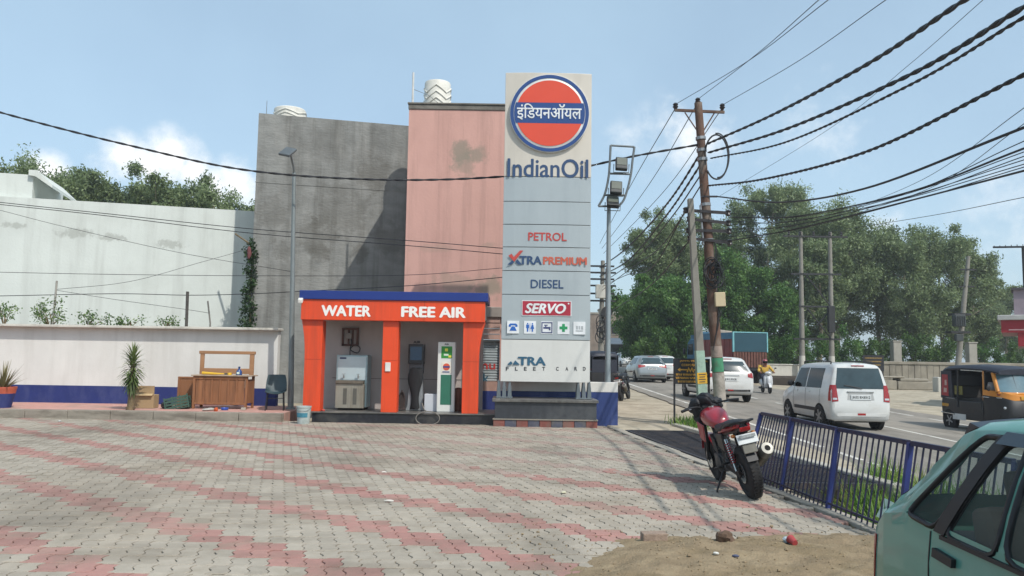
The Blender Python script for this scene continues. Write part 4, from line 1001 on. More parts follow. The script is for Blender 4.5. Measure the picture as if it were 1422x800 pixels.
# shrubs behind the wall
m_sh = Mleaf('shrub_leaf', ['33462a', '5f7a45', '9db070'], 1.5, .3)
def leafcloud(rs, blobs, per, size, asp=.5, flat=.0):
    """leaf-sized quads spread through a set of ellipsoid clumps"""
    rg = np.random.default_rng(rs.randrange(1 << 30)); n = len(blobs) * per
    C0 = np.repeat(np.array([tuple(c) for c, r in blobs]), per, 0); R0 = np.repeat(np.array([tuple(r) for c, r in blobs]), per, 0)
    q = rg.normal(0, .45, (n, 3)); ln = np.linalg.norm(q, axis=1, keepdims=True); q *= np.minimum(1, 1.25 / np.maximum(ln, 1e-6))
    P = C0 + q * R0; s = size * rg.uniform(.6, 1.35, (n, 1))
    ax = rg.normal(0, 1, (n, 3)); ax[:, 2] -= flat; ax /= np.linalg.norm(ax, axis=1, keepdims=True)
    bx = np.cross(ax, rg.normal(0, 1, (n, 3))); bx /= np.linalg.norm(bx, axis=1, keepdims=True)
    ax = ax * s; bx = bx * s * asp
    V = np.stack([P - ax, P + bx, P + ax, P - bx], 1).reshape(-1, 3)
    return V, None, np.clip(rg.normal(.5, .25, n), 0, 1)
wYb = 21.6
def shrub(px, py, wpx, hpx, label, n, seed):
    b = at_Y(px, 447, wYb); rs = random.Random(seed); s = wYb / FPX
    t = thing('wall_shrub', label, 'shrub', (b.x, wYb, 1.9), group='shrubs above the boundary wall')
    hh = (447 - py) * s + hpx * s * .5 + .4
    G().tube([(0, 0, -.1), (.03, 0, .5), (-.04, 0, hh * .7)], [.03, .022, .01], 6).build('stem', m_trk, t)
    bl = []
    for k in range(n):
        q = (rs.uniform(-.5, .5) * wpx * s, rs.uniform(-.25, .25), .42 + (447 - py) * s + rs.uniform(-.5, .5) * hpx * s); bl.append((q, (.24, .2, .17)))
        G().tube([(0, 0, .3), (q[0] * .5, q[1] * .5, .3 + (q[2] - .3) * .6), q], [.014, .01, .005], 5).build('branch', m_trk, t)
    leafobj('foliage', *leafcloud(rs, bl, 42, .042, .45), m_sh, t)
shrub(70, 428, 50, 28, 'leafy green shrub behind the boundary wall beside the leftmost thin post', 12, 1)
shrub(125, 438, 36, 14, 'low green shrub above the boundary wall right of the thin post', 7, 2)
shrub(6, 428, 30, 18, 'green twigs poking over the boundary wall at the left edge', 6, 3)
shrub(180, 442, 24, 8, 'small green tuft on the boundary wall above the palm', 5, 4)
shrub(232, 443, 16, 5, 'tiny dark tuft on the boundary wall beside the middle post', 3, 5)
G().bb(-21, 0, 0, .25, -.3, .12).build('inner_ledge', M('dark_inner_ledge', '3e3b36', .95, var=.3, scale=3), loc=(wxR - .4, 22.0, 2.2), label='dark ledge of the plot behind the boundary wall', cat='ledge')
# creeper at the corner of the grey building
vc = at_Y(345, 450, 25.1)
vn = thing('creeper', 'dark green creeper climbing the left corner of the grey building', 'creeper', (vc.x, 25.2, 0))
G().tube([(0, 0, 0), (.04, 0, 2), (-.03, 0, 3.6), (.03, 0, 5.0)], [.03, .025, .02, .01], 6).build('stem', m_trk, vn)
rs = random.Random(21); bl = []
for k in range(34):
    zz = 1.8 + 3.4 * k / 33; bl.append(((rs.uniform(-.22, .1) * (1.2 - .6 * k / 33), rs.uniform(-.15, .1), zz), (.16, .14, .2)))
leafobj('foliage', *leafcloud(rs, bl, 60, .055, .5), Mleaf('dark_vine_leaf', ['1f2e1c', '344a2c', '4e6a40'], 1.5, .25), vn)
rcp = at_Y(346.5, 347, 25.0)
lump('red_cloth', 346, 352, M('dull_red_cloth', '6b3f40', .9, var=.2), (.07, .06, .2), 'dull red cloth hanging above the creeper on the grey building corner', 'cloth', Y=24.95, z=rcp.z - .25)
# thin posts behind the wall
for (xa, ya, xb, yb, r, mm, lab) in [(73.5, 446, 79, 390, .028, 'post_pale', 'pale thin post leaning behind the wall beside the leafy shrub'), (259, 448, 260.5, 405, .04, 'post_dark', 'dark wooden post standing behind the middle of the boundary wall'), (292, 449, 288.5, 418, .022, 'post_grey', 'thin leaning rod behind the boundary wall right of the dark post')]:
    a = at_Y(xa, ya, 21.5); b = at_Y(xb, yb, 21.5)
    G().tube([(0, 0, -.6), (0, 0, 0), b - a], r, 8).build('wall_post', M(mm, {'post_pale': '9a978f', 'post_dark': '4a4642', 'post_grey': '77746e'}[mm], .8, var=.2, scale=6), loc=a, label=lab, cat='post', group='thin posts behind the boundary wall')
sk = at_Y(327, 325, 25.4); sk2 = at_Y(346, 338, 25.1)
G().tube([(0, 0, 0), sk2 - sk], .03, 6).build('wooden_stick', m_trk, loc=sk, label='grey stick poking out beside the red cloth on the white building', cat='stick')
# ---------------------------------------------------------------- drain grates, fence, grass
m_iron = M('dark_iron_grate', '34343a', .7, .3, var=.25, scale=9, dirt=('5d5148', .5, 3, (1, 1, 1)))
def grate(y0, y1, u0, u1, label):
    t = thing('drain_grate', label, 'grate', (edgeX(y0) + u0, y0, .0), group='steel grates over the drain')
    ox, oy = t.location.x, y0
    def gx(u, y): return edgeX(y) + u - ox
    g = G(); n = int((u1 - u0) / .055)
    for k in range(n + 1):
        u = u0 + (u1 - u0) * k / n; g.loft([[(gx(u, y) - .006, y - oy, -.035), (gx(u, y) + .006, y - oy, -.035), (gx(u, y) + .006, y - oy, .0), (gx(u, y) - .006, y - oy, .0)] for y in (y0, y1)])
    g.build('long_bars', m_iron, t)
    g = G(); m = int((y1 - y0) / .09)
    for k in range(m + 1):
        y = y0 + (y1 - y0) * k / m; g.bb(gx(u0, y), gx(u1, y), y - oy - .006, y - oy + .006, -.03, .004)
    g.build('cross_bars', m_iron, t)
    for y in (y0, y1): G().bb(gx(u0, y) - .03, gx(u1, y) + .03, y - oy - .03, y - oy + .03, -.07, .012).build('frame_bar', m_iron, t)
    for u in (u0, u1): G().loft([[(gx(u, y) - .03, y - oy, -.07), (gx(u, y) + .03, y - oy, -.07), (gx(u, y) + .03, y - oy, .012), (gx(u, y) - .03, y - oy, .012)] for y in (y0 + .031, y1 - .031)]).build('frame_bar', m_iron, t)
grate(12.5, 17.7, .09, 1.45, 'long dark steel drain grate beside the pavers beyond the motorcycle')
grate(10.45, 12.3, .09, 1.6, 'short dark steel drain grate behind the left end of the blue fence')
# far lip of drain
y = 10.3
dk = G().bb(0, .01, 0, .01, -.5, -.49).build('drain_lip', m_conc, kind='structure')
while y < 18.4:
    a, b = edgeX(y) + 1.66, edgeX(y + 1.15) + 1.66
    G().loft([[(a, y, -.4), (a + .22, y, -.4), (a + .22, y, .02), (a, y, .03)], [(b, y + 1.14, -.4), (b + .22, y + 1.14, -.4), (b + .22, y + 1.14, .02), (b, y + 1.14, .03)]]).build('lip_stone', M('pale_kerb_concrete', 'a8a499', .9, var=.15, scale=3), dk, bevel=.012); y += 1.15
# fence
m_fb = M('royal_blue_fence_paint', '212f6c', .5, var=.12, scale=5, dirt=('1b2450', .5, 4, (1, 1, 1)))
m_fd = M('dark_navy_fence_paint', '1f2240', .55, var=.15, scale=6, dirt=('4a3038', .5, 7, (1, 1, 1)))
fp = [(1033, 660, 1057, 574), (1082.5, 681, 1099.5, 582), (1147, 707, 1163.5, 596)]
bases = [at_z(a, b, 0.0) for a, b, _, _ in fp]; tops = [at_Y(c, d, bases[i].y) for i, (_, _, c, d) in enumerate(fp)]
for k in range(3):
    db = Vector((.105, -1.36, 0)); bases.append(bases[2] + db * (k + 1)); tops.append(tops[2] + db * (k + 1) + Vector((.0, 0, .005 * k)))
fx = thing('railing_fence', 'leaning blue steel railing fence with vertical bars along the drain', 'fence', bases[2])
fo = Vector(bases[2])
for a, b in zip(bases, tops): G().tube([a - fo - Vector((0, 0, .15)), b - fo], .034, 4).build('post', m_fb, fx)
for k in range(5):
    a0, a1, b0, b1 = bases[k] - fo, bases[k + 1] - fo, tops[k] - fo, tops[k + 1] - fo
    dl = (a1 - a0).length; n = max(6, int(dl / .098)); up = (b0 - a0)
    q0, q1 = a0.lerp(b0, .02), a1.lerp(b1, .02); sh_ = (a1 - a0).normalized() * .03
    G().tube([b0 + sh_, b1 - sh_], .03, 4).build('top_rail', m_fd, fx)
    G().tube([a0.lerp(b0, .08) + sh_, a1.lerp(b1, .08) - sh_], .014, 4).build('bottom_rail', m_fd, fx)
    for i in range(1, n):
        s = i / n; a = a0.lerp(a1, s); b = b0.lerp(b1, s)
        G().tube([a.lerp(b, -.1), b], .0095, 5, cap=False).build('bar', m_fd, fx)
# grass in the ditch
m_gr = Mleaf('ditch_grass_blade', ['2f4a1c', '4f7a2a', '7f9a45', '9a9560'], 1.2, .4)
rs = random.Random(31); V, F, Tn = [], [], []
for k in range(17000):
    y = rs.uniform(5.2, 11.8); u = rs.uniform(.12, 2.25); x = edgeX(y) + u
    if y > 10.35 and u < 1.72: continue
    if mnoise.noise(Vector((x * .9, y * .7, 4))) < -.22 + .5 * max(0, .45 - u): continue
    zz = zground(x, y); a = rs.uniform(0, 6.283); el = rs.uniform(.7, 1.5)
    blade(V, F, Tn, (x, y, zz - .03), Vector((math.cos(a) * math.cos(el), math.sin(a) * math.cos(el), math.sin(el))), rs.uniform(.25, .65), .007, .7, rs.random(), 3)
leafobj('grass', V, F, Tn, m_gr, None, kind='stuff', label='rank green grass growing in the open drain behind the blue fence', category='grass')
V, F, Tn = [], [], []
sgc = at_z(957, 588, 0)
for k in range(420):
    x = sgc.x + rs.gauss(0, .22); y = sgc.y - .3 + rs.gauss(0, .6); a = rs.uniform(0, 6.283); el = rs.uniform(.7, 1.5)
    blade(V, F, Tn, (x, y, -.02), Vector((math.cos(a) * math.cos(el), math.sin(a) * math.cos(el), math.sin(el))), rs.uniform(.12, .3), .008, .7, rs.random(), 3)
leafobj('grass_tuft', V, F, Tn, m_gr, None, kind='stuff', label='green grass tuft at the foot of the black sign board', category='grass')
# litter
tp = at_z(1222, 722, -.1)
G().box((0, 0, .1), (.02, .26, .22), rotm(15, 20, 30)).build('litter_packet', M('pale_blue_packet', 'a9c2bd', .5, var=.15, scale=8), loc=(tp.x + .12, tp.y, -.12), label='pale packet lying in the drain behind the fence near the green car', cat='packet')
bp = at_z(908, 750, .03)
G().box((0, 0, .03), (.22, .1, .075), rotm(4, 0, 8)).build('loose_brick', M('dirty_brick', '8d7b6d', .95, var=.25, scale=12, bump=.4, bscale=60), bevel=.01, seg=2, loc=(bp.x, bp.y, .03), label='loose grey brick on the edge of the sand', cat='brick')
bp = at_z(1008, 757, .03)
G().ball((0, 0, .05), (.085, .07, .065), 14, 9, rotm(0, 10, 30), .5).build('rock', M('dark_rock', '5d4a3c', .95, var=.3, scale=14, bump=.6, bscale=50), smooth=30, loc=(bp.x, bp.y, .035), label='dark brown rock lying on the sand', cat='rock')
bp = at_z(1101, 757, .05)
cu = thing('paper_cup', 'tipped red and clear disposable cup on the sand', 'cup', (bp.x, bp.y, sandh(bp.x, bp.y) + .035)); cu.rotation_euler = (R(-75), R(10), R(15)); cu.scale = (.72, .72, .72)
G().lathe([(.001, -.05), (.035, -.05), (.05, .05), (.053, .055), (.047, .05), (.032, -.045)], n=18).build('cup_body', M('red_cup_card', '97393a', .6), cu, smooth=35)
G().ball((0, .04, .1), (.05, .04, .05), 10, 7, None, .5).build('clear_wrap', M('crumpled_film', '9aa6ae', .2, var=.2, scale=20), cu, smooth=30)
bits = [(541, 696, 'cecbc4', .1, .02, 'white'), (534, 656, 'c7c3bb', .07, .02, 'pale'), (783, 684, 'bdb9a0', .09, .05, 'yellowish'), (83, 585, 'c9cccd', .09, .04, 'silvery'), (994, 784, 'cfcdc5', .05, .03, 'tiny white'), (1021, 788, '4a5068', .05, .03, 'dark blue')]
for k, (x, y, c_, a, b, nm) in enumerate(bits):
    p = at_z(x, y, .01); G().ball((0, 0, .01), (a * .6, b * .6, .012), 8, 5, rotm(0, 0, k * 31), .4).build('litter_scrap', M('scrap_%s' % nm.replace(' ', '_'), c_, .7), smooth=40, loc=(p.x, p.y, max(.0, sandh(p.x, p.y) if y > 740 else 0) + .005), label=nm + ' scrap of litter on the ' + ('sand' if y > 740 else 'pavers') + {0: ' nearest the middle', 1: ' left of the middle before the kiosk', 2: ' below the totem', 3: ' by the left kerb', 4: '', 5: ''}[k], cat='litter', group='litter scraps')
# ---------------------------------------------------------------- black sign board
sp = at_z(937, 590, -.03)
S = thing('sign_board', 'black board with yellow writing and arrow on two iron legs by the road', 'sign', (sp.x, sp.y, -.03))
sx1 = xpx(985, 560, sp.y) - sp.x; szt = zpx(960, 498, sp.y) + .03; szb = zpx(960, 533.5, sp.y) + .03
m_bl = M('board_black', '16171c', .6, var=.2, scale=6); m_yl = M('board_yellow_paint', 'b98a2e', .6, var=.2, scale=12)
G().bb(-.02, sx1 + .02, -.02, .015, szb, szt).build('board', m_bl, S, bevel=.004)
for x in (0, sx1 - .0): G().bb(x - .022, x + .022, .016, .055, 0, szt).build('leg', M('dark_steel_leg', '2b2d30'), S)
def sgx(f): return f * sx1
sh_ = szt - szb
lz_ = [(.33, .41, .04, .97, 9), (.20, .28, .04, .97, 9), (.06, .14, .1, .96, 8)]
rl = random.Random(9)
for (f0, f1, a, b, n) in lz_:        # rows of brushed lettering, too small to read: worn strokes
    g = G(); x = a
    while x < b - .02:
        w = rl.uniform(.022, .04)
        for q in range(2):
            xx = x + q * w * .55
            g.box((sgx(xx), -.0215, szb + sh_ * (f0 + f1) / 2), (.012, .003, sh_ * (f1 - f0)), rotm(0, rl.uniform(-18, 18), 0))
        x += w + (.03 if rl.random() < .18 else .012)
    g.build('lettering', m_yl, S)
text('JAMMU MUNICIPAL', sgx(.14), sgx(.97), szb + sh_ * .85, szb + sh_ * .94, -.0203, m_yl, S, bold=.02, depth=.003)
text('CORPORATION', sgx(.2), sgx(.82), szb + sh_ * .70, szb + sh_ * .79, -.0203, m_yl, S, bold=.02, depth=.003)
zc = szb + sh_ * .56
G().prism([(sgx(.08), zc), (sgx(.16), zc + .05), (sgx(.16), zc + .015), (sgx(.36), zc + .015), (sgx(.36), zc - .015), (sgx(.16), zc - .015), (sgx(.16), zc - .05)], -.024, -.0205).build('arrow', m_yl, S)
G().prism([(sgx(.34), zc - .06), (sgx(.40), zc + .07), (sgx(.45), zc - .01), (sgx(.5), zc + .07), (sgx(.56), zc - .06), (sgx(.52), zc - .06), (sgx(.5), zc + .01), (sgx(.45), zc - .07), (sgx(.405), zc + .01), (sgx(.38), zc - .06)], -.025, -.0205).build('zigzag_mark', m_yl, S)
G().bb(sgx(.55), sgx(.62), -.024, -.0205, zc - .012, zc + .012).build('dash', m_yl, S)
# ---------------------------------------------------------------- utility poles
m_pole = M('rusty_brown_pole', '5f4639', .85, var=.25, scale=4, bump=.3, bscale=20, dirt=[('8a8378', .6, 2.2, (1, 1, .5)), ('3c2f2a', .5, 1.5, (1, 1, .3))])
m_cpole = M('grey_concrete_pole', '7d7a72', .9, var=.15, scale=3, bump=.2, bscale=25)
m_ins = M('dark_insulator', '2a2526', .35)
UY = 19.6
ub = at_Y(1003, 597, UY); ut = at_Y(969.5, 143, UY)
U = thing('brown_utility_pole', 'leaning rusty brown utility pole with crossarm and cable coils behind the motorcycle', 'utility pole', (ub.x, UY, -.1))
uo = Vector(U.location)
def UL(f): return ub.lerp(ut, f) - uo
def ufrac(y): return (y - 597) / (143 - 597)
G().tube([UL(-.03), UL(.5), UL(1)], [.15, .13, .1], 14).build('shaft', m_pole, U, smooth=50)
def band(y0, y1, c_, nm, r): G().tube([UL(ufrac(y0)), UL(ufrac(y1))], [r, r], 14).build(nm, M(nm, c_, .8, var=.2, scale=8, dirt=('5f5a50', .5, 5, (1, 1, 1))), U, smooth=50)
band(519, 500, '3f7f5f', 'green_paint_band', .149); band(596, 520, '9a938a', 'whitewash_band', .151); band(499, 484, '8e7f76', 'pale_paint_band', .147)
xa = at_Y(937, 153, UY) - uo; xb = at_Y(1006, 156, UY) - uo
G().tube([xa, xb], .045, 4).build('crossarm', m_pole, U)
for q in (at_Y(951, 156, UY), at_Y(992, 157, UY)): G().tube([q - uo, UL(ufrac(190))], .018, 5).build('brace', m_pole, U)
for (x, y) in ((938, 150), (969, 143), (1003, 151)):
    p = at_Y(x, y, UY) - uo; G().lathe([(.03, -.05), (.05, .0), (.075, .03), (.05, .06), (.07, .09), (.04, .13), (.001, .14)], p, 12).build('insulator', m_ins, U, smooth=40)
for (y, xr_, n) in ((272, 996, 1),): G().tube([at_Y(974, 273, UY - .1) - uo, at_Y(996, 273, UY - .1) - uo], .03, 4).build('stub_arm', m_ins, U)
for (xl_, yl_, xr_, yr_) in ((951, 292, 1013, 296), (956, 304, 1013, 310), (955, 320, 1014, 321), (957, 331, 1015, 337)):
    a = at_Y(xl_, yl_, UY - .12) - uo; b = at_Y(xr_, yr_, UY - .12) - uo; ar = G().tube([a, b], .05, 4).build('service_arm', m_ins, U)
    for f in (.02, .97): G().lathe([(.03, -.08), (.075, -.05), (.055, 0), (.075, .05), (.03, .08)], a.lerp(b, f), 10).build('reel_insulator', m_ins, ar, smooth=40)
G().tube([UL(ufrac(290)) + Vector((-.16, -.1, 0)), UL(ufrac(345)) + Vector((-.16, -.1, 0))], .03, 6).build('bracket_strut', m_galv, U)
bx = at_Y(999.5, 416, UY - .16) - uo
G().box(bx, (.26, .14, .36), rotm(0, -3, 0)).build('junction_box', M('cream_box', 'b8a98a', .6, var=.1), U, bevel=.015)
rs = random.Random(13)
for k in range(9):     # coil of spare cable
    c = at_Y(991 + rs.uniform(-5, 5), 378 + rs.uniform(-8, 8), UY - .17) - uo; rr = rs.uniform(.13, .32); pts = []
    for i in range(25): a = 2 * math.pi * i / 24; pts.append(c + Vector((math.cos(a) * rr * .7, .05 * math.sin(a * 2 + k), math.sin(a) * rr * 1.1)))
    G().tube(pts[:-1], .014, 5, closed=True).build('cable_coil', m_cab, U)
c = at_Y(995, 218, UY - .1) - uo; pts = []
for i in range(28): a = R(200) - 2 * math.pi * i / 27 * .95; pts.append(c + Vector((math.cos(a) * .3, 0, math.sin(a) * .58)))
G().tube(pts, .022, 6).build('cable_loop', m_cab, U, smooth=50); G().tube([p * 1 + Vector((.03, .03, .05)) for p in pts[8:24]], .018, 6).build('cable_loop', m_cab, U, smooth=50)
for y in (196, 213, 226, 290, 340): G().tube([UL(ufrac(y)), UL(ufrac(y - 4))], .135, 10).build('clamp_band', m_galv, U)
for k in range(6):
    G().tube(catmull([UL(ufrac(360 - 4 * k)) + Vector((.12, -.12, 0)), UL(ufrac(400)) + Vector((.05 + .05 * k, -.16, 0)), UL(ufrac(440 + 10 * k)) + Vector((.13 - .05 * k, -.14, 0))], 6), .01, 5).build('drop_cable', m_cab, U)
# grey concrete pole beside it
gbp = at_Y(978, 600, UY - .2); gtp = at_Y(958.5, 276, UY - .2)
Q = thing('concrete_utility_pole', 'grey square concrete pole with pale green base left of the brown utility pole', 'utility pole', (gbp.x, UY - .2, -.1)); qo = Vector(Q.location)
def QL(y): return gbp.lerp(gtp, (y - 600) / (276 - 600)) - qo
G().tube([QL(606), QL(276)], [.16, .095], 4).build('shaft', m_cpole, Q, bevel=.015)
G().tube([QL(604), QL(489)], [.168, .146], 4).build('pale_green_paint', M('pale_mint_paint', '93ac9c', .85, var=.15, scale=6, dirt=('6f766c', .5, 5, (1, 1, 1))), Q)
pp_ = QL(526.5) + Vector((0, -.118, 0)); yp = G().box(pp_, (.24, .006, .27), rotm(0, -3.5, 0)).build('yellow_poster', M('yellow_poster', 'c79a2b', .7, var=.12, scale=10), Q)
for k in range(4): G().box(pp_ + Vector((0, -.005, .09 - .06 * k)), (.17 - .03 * (k % 2), .004, .02), rotm(0, -3.5, 0)).build('poster_print', M('dark_print', '33353a'), yp)
G().tube([QL(330) + Vector((-.1, -.1, 0)), QL(300) + Vector((-.1, -.1, .05)), QL(284)], .02, 6).build('cable_clip', m_ins, Q)
# ---------------------------------------------------------------- overhead cables
def cable(pts, r, label, twist=0, ext=0.0, group='overhead cables', k=10, mm=None):
    P = [at_Y(x, y, Y) for x, y, Y in pts]
    if ext: P.append(P[-1] + (P[-1] - P[-2]) * ext)
    C_ = catmull(P, k); o = C_[0].copy(); C_ = [p - o for p in C_]
    g = G()
    if twist:
        ln = 0; dense = []
        for a, b in zip(C_[:-1], C_[1:]):
            n = max(2, int((b - a).length / (twist / 7)))
            for i in range(n): dense.append(a.lerp(b, i / n))
        dense.append(C_[-1])
        for s in range(2):
            pts2 = []; L_ = 0
            for i, p in enumerate(dense):
                if i: L_ += (p - dense[i - 1]).length
                t = (dense[min(i + 1, len(dense) - 1)] - dense[max(0, i - 1)]).normalized(); sd = t.cross(Vector((0, 0, 1))).normalized(); u = sd.cross(t)
                a = 2 * math.pi * L_ / twist + s * math.pi; pts2.append(p + (sd * math.cos(a) + u * math.sin(a)) * r * .5)
            g.tube(pts2, r * .66, 5)
    else: g.tube(C_, r, 5)
    return g.build('overhead_cable', mm or m_cab, smooth=60, loc=o, label=label, cat='cable', group=group)
Y0 = UY - .1
cable([(982, 200, Y0), (1070, 161, 15.5), (1200, 92, 10.8), (1340, 0, 7.6)], .030, 'thickest twisted cable, uppermost, rising from pole top to upper right', .8, .8)
cable([(984, 212, Y0), (1090, 180, 15.2), (1260, 106, 10.2), (1422, 10, 7.0)], .030, 'second thick twisted cable rising from the brown pole to the right edge', .8, .8)
cable([(987, 220, Y0), (1090, 198, 15.2), (1260, 120, 10.2), (1422, 24, 7.2)], .02, 'thinner twisted cable hung close under the second thick cable', .45, .8)
cable([(984, 258, Y0), (1060, 249, 16), (1200, 212, 11.6), (1422, 104, 7.6)], .024, 'fourth twisted cable sagging from mid pole to the right edge', .45, .8)
cable([(996, 273, Y0), (1080, 281, 16), (1200, 262, 12), (1422, 177, 8.2)], .018, 'smooth black cable sagging from the stub arm below the twisted ones', 0, .8)
cable([(938, 145, UY), (1040, 84, 15), (1150, 0, 11)], .007, 'thin wire from the left end of the top crossarm to upper right', 0, .9)
cable([(969, 138, UY), (1050, 76, 15), (1137, 0, 11)], .007, 'thin wire from the middle insulator of the top crossarm to upper right', 0, .9)
cable([(1003, 146, UY), (1110, 84, 15), (1230, 0, 11)], .007, 'thin wire from the right end of the top crossarm to upper right', 0, .9)
cable([(1000, 272, 40), (1150, 180, 30), (1260, 92, 22), (1365, 0, 16)], .008, 'faint thin wire crossing diagonally behind the thick twisted cables', 0, .6)
ends = [(1422, 196), (1422, 206), (1422, 211), (1422, 217), (1422, 222), (1422, 228), (1422, 232), (1422, 237)]
for k, (ex, ey) in enumerate(ends):
    th_ = .013 if k in (1, 7) else .006
    cable([(1013, 296 + 5.5 * k, Y0), (1100, 302 + 3.0 * k - (4 if k % 2 else 0), 16.5), (1250, 268 + 2.0 * k + (3 if k % 3 == 0 else 0), 11.6), (ex, ey, 8)], th_, '%s of eight service wires sagging from the pole arms to the right edge' % ['topmost', 'second', 'third', 'fourth', 'fifth', 'sixth', 'seventh', 'lowest'][k], 0, .7, 'service wires to the right')
cable([(1160, 300, 50), (1280, 250, 34), (1422, 150, 20)], .012, 'thin wire from the twin pole frame rising to the right edge', 0, .5)
cable([(1160, 306, 50), (1290, 262, 34), (1422, 172, 20)], .012, 'lower thin wire from the twin pole frame rising to the right edge', 0, .5)
cable([(1150, 322, 50), (1290, 300, 36), (1422, 274, 26)], .014, 'flat thin wire from the twin pole frame toward the right edge', 0, .5)
# pole down-left to the far pole
FYp = 45
cable([(978, 205, Y0), (925, 285, 24), (870, 345, 34), (833, 372, FYp)], .032, 'thick twisted cable descending left from the brown pole to the far pole', .8)
cable([(976, 224, Y0), (925, 300, 24), (872, 362, 34), (833, 384, FYp)], .03, 'second thick twisted cable descending left below the first', .8)
cable([(975, 240, Y0), (930, 305, 23.5), (880, 362, 33), (835, 394, FYp)], .02, 'third cable descending left from the brown pole', 0)
cable([(974, 256, Y0), (920, 340, 25), (880, 370, 33), (835, 404, FYp)], .018, 'fourth cable descending left, lowest of the set', 0)
cable([(952, 293, Y0), (905, 372, 25), (870, 382, 34), (836, 398, FYp)], .016, 'slack cable hanging left from the upper service arm', 0)
cable([(957, 335, Y0), (905, 395, 25), (860, 425, 36), (835, 440, FYp)], .016, 'slack cable hanging left from the lowest service arm', 0)
cable([(938, 150, UY), (880, 250, 28), (833, 338, FYp)], .012, 'thin wire from the left end of the top crossarm down to the far pole', 0)
cable([(969, 143, UY), (900, 258, 28), (836, 345, FYp)], .012, 'thin wire from the middle insulator down to the far pole', 0)
cable([(1003, 150, UY), (920, 268, 28), (838, 352, FYp)], .012, 'thin wire from the right end of the top crossarm down to the far pole', 0)
# long cable to the left behind the totem
cable([(976, 200, UY), (880, 217, 19.55), (760, 240, 19.5), (565, 250, 19.5), (355, 238, 19.45), (180, 202, 19.4), (0, 156, 19.3), (-160, 108, 19.2)], .028, 'long twisted black cable crossing the whole left half behind the totem', .8)
cable([(700, 345, 19.6), (565, 334, 19.62), (350, 318, 20.1), (150, 297, 20.0), (0, 281, 20.0), (-150, 264, 20)], .010, 'upper of two thin wires across the pink, grey and white buildings', 0)
cable([(700, 353, 19.62), (565, 341, 19.64), (350, 324, 20.2), (150, 300, 20.1), (0, 284, 20.1), (-150, 268, 20)], .010, 'lower of two thin wires across the pink, grey and white buildings', 0)
cable([(700, 372, 19.6), (565, 382, 19.65), (350, 383, 20.3), (150, 381, 20.3), (0, 378, 20.3), (-150, 374, 20.3)], .007, 'level thin wire at mid height across the left buildings', 0)
cable([(700, 385, 19.6), (565, 397, 19.65), (430, 404, 20.2), (350, 408, 20.6), (262, 410, 21.5), (160, 408, 21.5), (0, 411, 21.5), (-100, 412, 21.5)], .010, 'thin wire dipping along the posts above the boundary wall', 0)
cable([(410, 378, 20.2), (250, 351, 21), (90, 315, 21.5), (0, 292, 21.6), (-120, 262, 21.6)], .006, 'faint wire slanting down from the left edge to the lamp pole', 0)
cable([(78, 402, 21.5), (180, 391, 21.8), (280, 364, 23), (344, 346, 24.6)], .006, 'faint wire from the leaning pale post up to the red cloth', 0)
cable([(78, 403, 21.5), (160, 416, 21.5), (260, 430, 21.5), (291, 435, 21.5)], .006, 'faint wire between the thin posts above the wall', 0)
# ---------------------------------------------------------------- vehicles
m_tyre = M('tyre_rubber', '1b1b1c', .85, var=.2, scale=10, dirt=('3a3631', .4, 6, (1, 1, 1)))
m_rim = M('alloy_rim', '8d9093', .35, .7, var=.1, scale=6)
m_cg = M('dark_car_glass', '0d1113', .12, var=.1, scale=1.5, spec=.16)
m_cgl = M('rear_car_glass', '33444a', .1, var=.2, scale=3, spec=.4)
m_trim = M('black_trim', '1d1e20', .6)
m_redl2 = M('tail_lamp_red', '8e1a1c', .2, var=.2, scale=20, spec=.7)
m_clear = M('lamp_clear', 'b8bdc0', .12, .2, var=.1, scale=20, spec=.8)
m_plate = M('number_plate_white', 'c2c6c6', .5)
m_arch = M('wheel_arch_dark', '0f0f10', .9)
m_chrome = M('car_chrome', 'b9bcbe', .15, .9)
def wheel(parent, c, r, w, side, spokes=6, rimmat=None):
    # a wheel part with tyre and rim as sub-parts; side = +1 / -1 is the outer side in y
    hub = G().lathe([(r * .2, -w * .3), (r * .2, w * .5), (.001, w * .52)], (0, 0, 0), 12, 'y').build('wheel', rimmat or m_rim, parent, smooth=40)
    hub.location = c; hub.rotation_euler = (0, random.uniform(0, 6), 0 if side > 0 else math.pi)
    prof = [(r * .66, -w * .45), (r * .74, -w * .5), (r * .94, -w * .48), (r, -w * .33), (r, w * .33), (r * .94, w * .48), (r * .74, w * .5), (r * .66, w * .45), (r * .66, -w * .45)]
    G().lathe(prof[:-1], n=28, axis='y').build('tyre', m_tyre, hub, smooth=40)
    g = G(); g.lathe([(r * .665, -w * .4), (r * .665, w * .42), (r * .60, w * .40), (r * .6, -w * .4)], n=28, axis='y')
    for k in range(spokes):
        a = 2 * math.pi * k / spokes; q = Matrix.Rotation(a, 3, 'Y')
        g.box(q @ Vector((r * .4, w * .47, 0)), (r * .44, w * .08, r * .17), q)
    g.lathe([(r * .62, w * .39), (.001, w * .42)], n=20, axis='y')
    g.build('rim', rimmat or m_rim, hub, smooth=40)
    return hub
